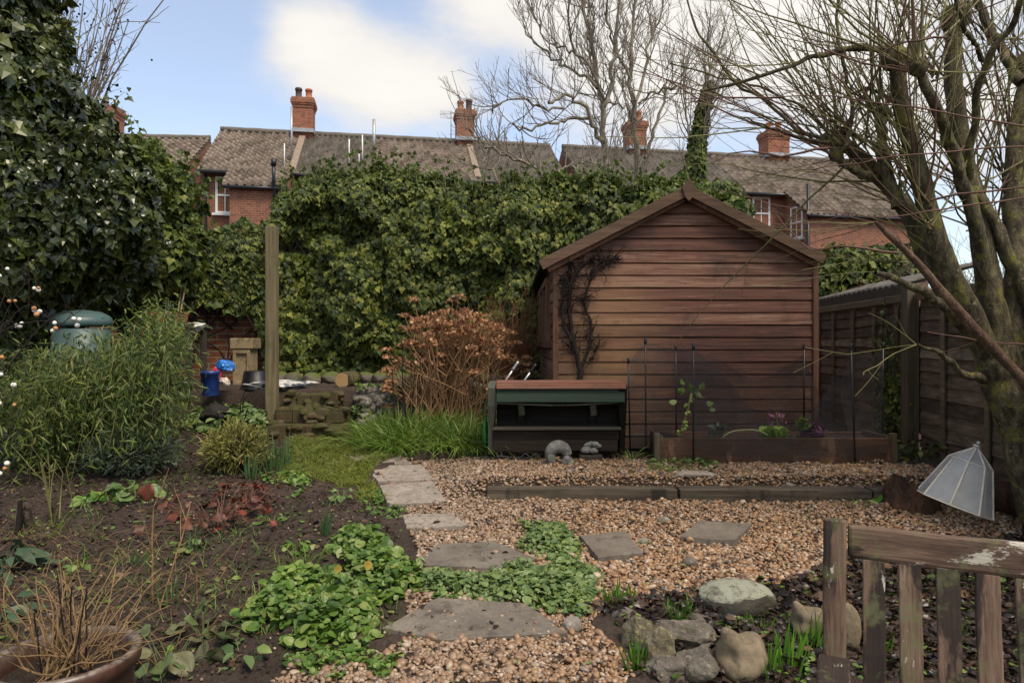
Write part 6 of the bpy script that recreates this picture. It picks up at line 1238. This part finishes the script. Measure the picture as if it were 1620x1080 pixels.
# stakes
for i, (a, b, Y, lab) in enumerate((((1097, 726), (1097, 546), 5.05, 'black stake with a capped top in front of the raised bed left end'), ((1022, 712), (1021, 537), 5.35, 'black stake left of the raised bed, tallest one'), ((1070, 690), (1069, 548), 5.45, 'thin black stake behind the sprout stalk'), ((997, 706), (994, 568), 5.35, 'black stake beside the right end of the green trough'), ((1272, 664), (1272, 545), 5.48, 'black stake against the shed wall above the purple cabbage'), ((1353, 727), (1346, 546), 5.05, 'black stake in front of the right end of the raised bed'), ((1396, 690), (1397, 544), 5.48, 'rear black stake beside the ivy on the fence'))):
    t = thing('garden_stake', lab, 'stake', W(*a, Y), 'black stakes holding the netting'); mb = MB(); tube(mb, [W(*a, Y)-np.array([0, 0, .06]), W(*b, Y)], .007, 8); obj('shaft', mb, M_BLACKP, t); mb = MB(); q = W(*b, Y); tube(mb, [q-np.array([0, 0, .035]), q-np.array([0, 0, .03]), q+np.array([0, 0, .006]), q+np.array([0, 0, .012])], [.008, .012, .012, .007], 8); obj('cap', mb, M_BLACKP, t)
# netting
s = S('black_net'); s.col((.022, .019, .02)).set(.6, .3); tb = N(s.t, 'ShaderNodeBsdfTransparent'); mxs = N(s.t, 'ShaderNodeMixShader'); wv = s.noise(260, 1, .5); wl = s.noise(7, 4, .7)
s.L(s.math('ADD', s.math('MULTIPLY', s.math('GREATER_THAN', wv, .52), .5), s.rng_(wl, .35, .75, .06, .34)), mxs.inputs[0]); s.L(tb.outputs[0], mxs.inputs[1]); s.L(s.b.outputs[0], mxs.inputs[2]); s.L(mxs.outputs[0], s.out.inputs[0]); M_NET = s.m
nt_ = thing('garden_netting', 'fine black netting draped over stakes around the raised bed', 'netting', (X(1200, 5.05), 5.05, .5))
def sheet(lines, k=30, m=40, wr=.02):
    """interpolate a cloth between polylines given top to bottom"""
    rows = np.stack([resample(l, m) for l in lines]); P = np.stack([resample(rows[:, j], k) for j in range(m)], 1); P[..., 1] += (fbm(P[..., 0]*6, P[..., 2]*6, 0, 93)-.5)*wr*2; P[..., 2] += (fbm(P[..., 0]*9, P[..., 2]*9, 0, 95)-.5)*wr
    ix = np.arange(k*m).reshape(k, m); mb = MB(); mb.add(P.reshape(-1, 3), np.stack([ix[:-1, :-1], ix[:-1, 1:], ix[1:, 1:], ix[1:, :-1]], -1).reshape(-1, 4), 0, True); return mb
Wp = lambda l, Y: [W(px, py, Y) for px, py in l]
obj('front_sheet', sheet([Wp([(1098, 552), (1150, 600), (1200, 655), (1260, 668), (1300, 630), (1346, 552)], 5.04), Wp([(1097, 640), (1150, 660), (1230, 690), (1300, 690), (1349, 640)], 5.03), Wp([(1097, 715), (1160, 722), (1230, 730), (1300, 724), (1352, 722)], 5.0)]), M_NET, nt_)
obj('left_sheet', sheet([Wp([(997, 570), (1021, 545), (1070, 553), (1097, 550)], 5.3), Wp([(997, 640), (1021, 640), (1070, 640), (1097, 640)], 5.28), Wp([(997, 705), (1021, 710), (1040, 700), (1060, 690)], 5.27)]), M_NET, nt_)
obj('right_sheet', sheet([Wp([(1346, 553), (1370, 562), (1397, 556)], 5.25), Wp([(1330, 620), (1370, 630), (1397, 640)], 5.22), Wp([(1352, 722), (1380, 720), (1405, 715)], 5.06)]), M_NET, nt_)
obj('back_sheet', sheet([Wp([(1070, 552), (1130, 565), (1200, 600), (1272, 560)], 5.49), Wp([(1070, 620), (1200, 650), (1300, 640)], 5.49), Wp([(1070, 680), (1200, 690), (1300, 690)], 5.48)]), M_NET, nt_)
# ivy on fence
t = thing('ivy_climber', 'thin ivy trails climbing the fence beside the netted bed', 'ivy', (fx(6.0)-.1, 6.0, .5)); mb = MB(); ml = MB()
for x0, topz in ((1398, 470), (1404, 520), (1425, 560), (1440, 590), (1390, 600), (1412, 580)):
    Yf = 5.62+ (1450-x0)*.008; b = np.array([fx(Yf)-.07, Yf, .5]); e = np.array([fx(Yf)-.07, Yf+.1, CZ-(topz-540)/F*Yf]); P = resample([b, (b+e)/2+np.array([0, U(-.15, .15), 0]), e], 12); tubes(mb, P[None], np.full((1, 12), .004), 4)
    n = 110; k = U(0, 11, n).astype(int); q = P[k]+rng.normal(size=(n, 3))*np.array([.02, .08, .06]); q[:, 0] = np.minimum(q[:, 0], fx(q[:, 1])-.045); inst(ml, T_IVY, q, frame(np.array([0, 0, -1])+rng.normal(size=(n, 3))*.5, np.array([-1, -.6, .3])+rng.normal(size=(n, 3))*.4), U(.025, .05, n))
obj('stems', mb, M_DTWIG, t); obj('foliage', ml, M_IVYH, t)
rosette('weed_clump', 'dark leafy weeds at the foot of the tall fence post', 'plant', 1452, 728, 40, .2, .07, M_IVYH, T_OVAL, rad=.12)
rosette('weed_clump', 'two broad bright leaves beside the rotten stump', 'plant', 1405, 800, 5, .08, .085, M_BULB, T_ROUND)
rosette('weed_clump', 'few thin leaves at the sleeper edge left of the stump', 'plant', 1358, 800, 7, .08, .06, M_COVER, T_LANCE, wide=2)
# ------------------------------------------------------------------ glass lantern shade
apex = W(1546, 706, 4.1); ax = nrm(np.array([.42, .10, .90])); 
base_c = W(1509, 798, 4.12); Hc = np.linalg.norm(apex-base_c); ax = nrm(apex-base_c)
lt = thing('glass_lantern', 'white framed octagonal glass lantern top tipped against the rotten stump', 'lantern', base_c)
e1 = nrm(np.cross(ax, [0, 1, 0])); e2 = np.cross(ax, e1)
NS = 8; 
def ring(f, r): return [base_c+ax*Hc*f+(e1*math.cos(a)+e2*math.sin(a))*r for a in (np.arange(NS)+.12)*2*math.pi/NS]
R1, R2 = ring(0, .205), ring(.72, .115); TP = base_c+ax*Hc
M_FRAME = flat('cream_paint', (.62, .56, .46), .5, .4, var=.2)
mb = MB()
for i in range(NS):
    j = (i+1) % NS
    for a, b, r in ((R1[i], R2[i], .006), (R2[i], TP, .0055), (R1[i], R1[j], .0045), (R2[i], R2[j], .0045)): tubes(mb, np.array([[a, b]]), np.full((1, 2), r), 6)
obj('frame', mb, M_FRAME, lt)
s = S('dusty_glass'); s.col(s.ramp(s.noise(9, 4, .6), [(.62, .62, .59), (.75, .75, .72)])).set(.12, .8); tb = N(s.t, 'ShaderNodeBsdfTransparent'); mxs = N(s.t, 'ShaderNodeMixShader'); s.L(s.rng_(s.noise(7, 3, .6), .3, .7, .36, .52), mxs.inputs[0]); s.L(tb.outputs[0], mxs.inputs[1]); s.L(s.b.outputs[0], mxs.inputs[2]); s.L(mxs.outputs[0], s.out.inputs[0])
for i in range(NS):
    j = (i+1) % NS; mb = MB(); mb.add([R1[i], R1[j], R2[j], R2[i]], [(0, 1, 2, 3)]); mb.add([R2[i], R2[j], TP], [(0, 1, 2)]); o = obj('pane', mb, s.m, lt)
mb = MB(); tube(mb, [TP-ax*.01, TP+ax*.005, TP+ax*.01], [.02, .03, .012], 10); V, Fs = rock_v(TP+ax*.022, (.013,)*3, 1, ICO3, 0); mb.add(V, Fs, 0, True); obj('finial', mb, flat('pewter', (.45, .43, .38), .35, .6, .6), lt)
# stump, log
M_ROT = bark('rotten_wood', [(.022, .012, .008), (.07, .035, .018), (.14, .07, .035)], None, 16, .18)
g = G(1448, 806); t = thing('rotten_stump', 'crumbling red-brown rotten tree stump under the glass lantern', 'stump', g); mb = MB(); k = 30; V = []; Fs = []
rows = 9
for r_ in range(rows):
    f = r_/(rows-1)
    for i in range(k):
        a = i*2*math.pi/k; rad = (.155-.05*f)*(1+.22*(vn(math.cos(a)*2.4+5, math.sin(a)*2.4, f*.6, 13)-.5)+.2*(vn(math.cos(a)*7+5, math.sin(a)*7, f*1.2, 14)-.5)); h = .175*(.62+.75*vn(math.cos(a)*2.8+9, math.sin(a)*2.8, 0, 17))
        V.append((g[0]+math.cos(a)*rad*1.25+.02*f*0, g[1]+.05+math.sin(a)*rad, g[2]-.02+f*h))
for r_ in range(rows-1):
    for i in range(k): Fs.append((r_*k+i, r_*k+(i+1) % k, r_*k+k+(i+1) % k, r_*k+k+i))
V.append((g[0], g[1]+.05, g[2]+.06)); Fs += [((rows-1)*k+i, (rows-1)*k+(i+1) % k, len(V)-1) for i in range(k)]; mb.add(V, Fs, 0, True); rough(mb, .014, 16); rough(mb, .006, 50); obj('trunk', mb, M_ROT, t)
a0, b0 = W(1545, 790, 4.35), W(1660, 805, 4.1); a0[2] = Hb(a0[0], a0[1])+.09; b0[2] = Hb(b0[0], b0[1])+.10; mb = MB(); tube(mb, resample([a0, b0], 9), np.array([.09, .1, .105, .1, .11, .1, .1, .105, .1]), 14); tag(obj('fallen_log', mb, M_ROT), 'dark rotting log lying at the foot of the pruned tree', 'log')
# ------------------------------------------------------------------ rocks and broken heads
M_ROCK = stone('grey_rock', [(.04, .033, .025), (.12, .10, .078), (.22, .19, .15)], (.26, .23, .17), (.06, .062, .022), 11)
M_ROCKL = stone('lichen_rock', [(.05, .04, .026), (.15, .125, .08), (.24, .21, .145)], (.3, .26, .10), (.06, .062, .022), 12)
M_BOUL = stone('boulder', [(.03, .026, .019), (.06, .052, .038), (.11, .095, .07)], None, (.05, .05, .02), 12, (.27, .27, .2))  # upward faces paler, broken up by noise
M_HEAD = stone('buff_clay', [(.07, .052, .032), (.17, .132, .082), (.27, .215, .14)], None, (.04, .034, .018), 6, None, .75, .3)
def rock(label, px, py, r, seed, mat, rough=.18, facet=.5, dz=.5, rz=0, cat='rock', name='rock', grp='rocks edging the leafy bed'):
    g = G(px, py); mb = MB(); V, Fs = rock_v((g[0], g[1]+r[1]*.6, g[2]+r[2]*dz), r, seed, ICO4 if max(r) > .05 else ICO3, rough, facet, rz); mb.add(V, Fs, 0, max(r) < .05); return tag(obj(name, mb, mat), label, cat, grp)
rock('flat oval boulder with a pale top at the gravel edge', 1170, 978, (.185, .13, .085), 4, M_BOUL, .08, .25, .65)
rock('blocky yellow-lichened rock nearest the gravel', 1015, 1030, (.075, .07, .085), 15, M_ROCKL, .3, 1.0, .6)
rock('lichened rock wedged in front of the blocky one', 1050, 1050, (.075, .06, .085), 26, M_ROCKL, .3, 1.0, .5, .6)
rock('wide grey slab of rock leaning behind the lichened pair', 1090, 1030, (.14, .10, .075), 37, M_ROCK, .3, 1.0, .5, -.4)
rock('angular grey rock in the bottom row beside the gravel', 1060, 1082, (.10, .08, .06), 48, M_ROCK, .3, 1.0, .5, .2)
rock('grey rock at the bottom edge beside the broken head', 1110, 1078, (.09, .08, .075), 59, M_ROCK, .3, 1.0, .6, -.3)
rock('smooth dark cobble beside the short bulb shoots', 990, 985, (.06, .045, .035), 61, M_ROCK, .08, .2, .6)
rock('small grey rock behind the angular rocks', 1065, 985, (.06, .05, .04), 72, M_ROCK, .12, .6, .5)
rock('dark triangular rock between bulb shoots and boulder', 1112, 1000, (.075, .05, .05), 83, M_ROCK, .12, .8, .5)
rock('pale upright stone seen between the first bench slats', 1345, 1030, (.06, .05, .11), 94, M_HEAD, .1, .3, .7)
for i, (px, py, r, lab) in enumerate(((1052, 829, .035, 'dark knobbly stone on the gravel left of the lone slab'), (1094, 897, .04, 'purple-grey stone lying on the gravel'), (1018, 862, .03, 'dark stone touching the dark rectangular slab'), (950, 853, .018, 'small stone sitting on the dark rectangular slab'), (905, 1000, .045, 'grey flint beside the nearest wide slab'), (1250, 772, .03, 'dark stone on the upper gravel before the raised bed'))):
    rock(lab, px, py, (r*1.2, r, r*.8), 200+i, M_FLINT if i != 1 else M_ROCK, .2, .5, .5, i, 'stone', 'loose_stone', 'loose stones on the gravel')
rock('flat buff stone flush in the upper gravel', 1100, 754, (.16, .07, .02), 301, M_SLABG, .1, .3, .6, 0, 'stone', 'loose_stone', 'loose stones on the gravel')
def head(label, px, py, sc_, rz, seed):
    g = G(px, py); V = ICO4[0].copy(); x, y, z = V.T
    R0 = 1+.12*(fbm(x*2, y*2, z*2, seed)-.5)*2
    P = np.stack([x*1.0, y*.85, z*1.0], -1)*R0[:, None]
    def push(c, r, d, a): 
        nonlocal P
        w_ = np.exp(-((P-np.array(c))**2).sum(1)/(r*r)); P = P+w_[:, None]*np.array(d)*a
    push((-.55, -.2, .8), .35, (-.5, -.1, .9), .65); push((.1, -.2, .95), .3, (0, 0, -1), .30); push((.55, .1, .75), .4, (.5, 0, .35), .3)
    push((-.7, -.6, .2), .3, (.5, .6, 0), .35); push((-.55, -.75, -.35), .4, (-.6, -.5, -.2), .45); push((-.1, -.85, .15), .25, (0, .5, 0), .3); push((.3, -.8, -.4), .3, (0, -.2, 0), .2)
    c_, s_ = math.cos(rz), math.sin(rz); P = P@np.array([[c_, s_, 0], [-s_, c_, 0], [0, 0, 1]]); mb = MB(); mb.add(P*np.array(sc_)+np.array([g[0], g[1]+sc_[1]*.6, g[2]+sc_[2]*.7]), ICO4[1][0], 0, True)
    return tag(obj('broken_head', mb, M_HEAD), label, 'ornament', 'broken stone ornaments in the leafy bed')
head('buff broken clay ornament with a pointed ear beside the grey rocks', 1180, 1078, (.10, .085, .095), .2, 5); head('smaller buff ornament with pointed ear half hidden by the bench post', 1285, 1010, (.07, .06, .07), -.2, 8)
# ------------------------------------------------------------------ terracotta pot with twigs, lower left
c = np.array([X(96, 1.98), 2.0, .045]); pot = thing('terracotta_pot', 'wide glazed terracotta pot with a tangle of bare stems, bottom left', 'pot', c)
prof = [(0, .13), (.02, .14), (.20, .17), (.36, .178), (.385, .182), (.395, .197), (.425, .200), (.435, .195), (.438, .185), (.43, .172), (.36, .165)]; prof = [(a*1.02, b) for a, b in prof]
s = S('glazed_terracotta'); n1 = s.noise(9, 5, .7); cc2 = s.ramp(s.rng_(n1, .3, .7), [(.03, .015, .010), (.06, .027, .017), (.095, .045, .029)]); cc2 = s.mix(s.math('MULTIPLY', s.rng_(s.up(), .3, .7), s.rng_(s.noise(40, 4, .7), .35, .6)), cc2, (.2, .16, .12)); s.col(cc2).set(.4, .5).bump(n1, .3, .006)
mb = MB(); lathe(mb, c, prof, 48); mb.F.append((np.array([list(range(47, -1, -1))]), 0, False)); obj('body', mb, s.m, pot)
mb = MB(); a = np.arange(40)*2*math.pi/40; rr_ = [.002, .06, .12, .166]; V = [c+np.array([math.cos(q)*r_, math.sin(q)*r_, .385+(vn(math.cos(q)*r_*40, math.sin(q)*r_*40, 0, 5)-.5)*.03]) for r_ in rr_ for q in a]
mb.add(V, [(r_*40+i, r_*40+(i+1) % 40, r_*40+40+(i+1) % 40, r_*40+40+i) for r_ in range(3) for i in range(40)], 0, True); obj('soil', mb, M_SOIL, pot)
pp = thing('potted_shrub', 'straw-coloured bare stems sprawling from the terracotta pot', 'plant', c+np.array([0, 0, .39])); s1 = {}
for i in range(62):
    b = c+np.array([rng.normal()*.05, rng.normal()*.05, .39]); a = U(0, 6.28); sp_ = U(.2, 1.5); spawn(s1, 0, b, np.array([math.cos(a)*sp_, math.sin(a)*sp_, 1]), U(.14, .36), U(.0018, .0036), {0: dict(wig=.18, up=-.03, k=8, tap=.5), 1: dict(per=7, L=.1, r=.0014, ang=.7, wig=.2, up=0, k=5, min=.0006)})
mb = MB(); flush(mb, s1, (5, 3)); obj('stems', mb, M_STRAW, pp)
s1 = {}; 
for i in range(9): spawn(s1, 0, c+np.array([rng.normal()*.06, rng.normal()*.05, .39]), np.array([U(-.3, .3), U(-.3, .3), 1]), U(.15, .32), .003, {0: dict(wig=.05, up=.03, k=6, tap=.7)})
mb = MB(); flush(mb, s1, (5, 3)); obj('dark_stems', mb, M_DTWIG, pp)
# ------------------------------------------------------------------ bench
s = S('bench_wood'); pos = s.tc.outputs['Object']; 
def bench_mat(name, axis):
    s = S(name); st = [1., 1., 1.]; st[axis] = .06; addv = N(s.t, 'ShaderNodeVectorMath', operation='ADD'); rr = N(s.t, 'ShaderNodeCombineXYZ'); k = s.math('MULTIPLY', s.rnd(), 31.0)
    for i in range(3): s.L(k, rr.inputs[i])
    s.L(s.tc.outputs['UV'], addv.inputs[0]); s.L(rr.outputs[0], addv.inputs[1]); v = addv.outputs[0]
    g1 = s.noise(130, 7, .7, s.vec(tuple(st), v), .3); big = s.noise(7, 5, .6, s.vec(tuple(math.sqrt(q) for q in st), v)); f = s.math('ADD', s.math('MULTIPLY', g1, .55), s.math('MULTIPLY', big, .55))
    c = s.ramp(s.rng_(f, .32, .8), [(.018, .011, .008), (.085, .048, .03), (.19, .12, .078), (.32, .24, .165)])
    d = s.noise(9, 6, .65, s.vec(tuple(math.sqrt(q) for q in st), v)); c = s.mix(s.rng_(d, .47, .52, 0, .92), c, s.mix(g1, (.007, .005, .004), (.03, .018, .012)))
    gl = s.noise(14, 6, .7, v); c = s.mix(s.rng_(gl, .52, .64, 0, .65), c, (.12, .125, .05))
    li = s.noise(11, 7, .72, s.vec(tuple(q**.33 for q in st), v, (3, 5, 1))); c = s.mix(s.rng_(li, .60, .625, 0, .85), c, (.5, .46, .36))
    s.col(c).set(.75, .35).bump(s.math('ADD', g1, s.math('MULTIPLY', li, .3)), .5, .004); return s.m
M_BEN = bench_mat('bench_teak', 0)
def uvbox(o, L0, dirs):
    me = o.data; uv = me.uv_layers.new(name='UVMap'); 
    co = np.empty(len(me.vertices)*3, np.float32); me.vertices.foreach_get('co', co); co = co.reshape(-1, 3)
    li = np.empty(len(me.loops), np.int32); me.loops.foreach_get('vertex_index', li); q = co[li]; u = q@np.array(dirs[0]); v = q@np.array(dirs[1])+q@np.array(dirs[2]); uv.data.foreach_set('uv', np.stack([u, v], -1).astype(np.float32).ravel())
bp0 = np.array([X(1320, 1.69), 1.69, 0.0]); bl = nrm(np.array([.895, -.43, 0])); bf = np.array([bl[1], -bl[0], 0.0])   # along the bench, towards the sitter
zz_ = np.array([0, 0, 1.]); bench = thing('garden_bench', 'weathered mossy slatted teak bench in the near right corner', 'bench', (bp0+bl*.6)+np.array([0, 0, .02]))
def bpart(nm, a, b, w_, h_, up, jit=.0012, seg=8, bev=.006):
    """a, b in bench coordinates (along, front, z)"""
    A = bp0+bl*a[0]+bf*a[1]+zz_*a[2]; B = bp0+bl*b[0]+bf*b[1]+zz_*b[2]; mb = MB(); upv = bl*up[0]+bf*up[1]+zz_*up[2]; beam(mb, A, B, w_, h_, upv, seg, jit); o = obj(nm, mb, M_BEN, bench, bev); d = nrm(B-A); Rm = frame(d, upv); uvbox(o, 0, (d, Rm[:, 0], Rm[:, 2])); return o
BL = 1.32; tb_ = -.075
for u in (0, BL): bpart('back_post', (u, .07, .42), (u, tb_*1.0+.045, .955), .052, .05, (0, 1, 0)); bpart('leg', (u, .07, .02), (u, .07, .42), .052, .05, (0, 1, 0))
bpart('top_rail', (.03, .047-.07, .905), (BL-.03, .047-.07, .905), .034, .080, (0, -.14, 1), .0015, 12, .009)
bpart('bottom_rail', (.03, .065, .50), (BL-.03, .065, .50), .034, .06, (0, 0, 1))
ns = 13
ns = 16
for i in range(ns):
    u = .086+i*(BL-.172)/(ns-1); bpart('slat', (u, .062, .53), (u, -.012, .868), .048, .016, (0, 1, 0), .001, 8, .003)
for u in (0, BL):
    bpart('armrest', (u, .05, .63), (u, .56, .63), .07, .03, (0, 0, 1)); bpart('front_leg', (u, .52, .02), (u, .52, .61), .052, .05, (0, 1, 0)); bpart('seat_rail', (u, .09, .38), (u, .50, .38), .03, .06, (0, 0, 1))
for i in range(6): bpart('seat_slat', (.0, .1+i*.078, .425), (BL, .1+i*.078, .425), .06, .018, (0, 0, 1))
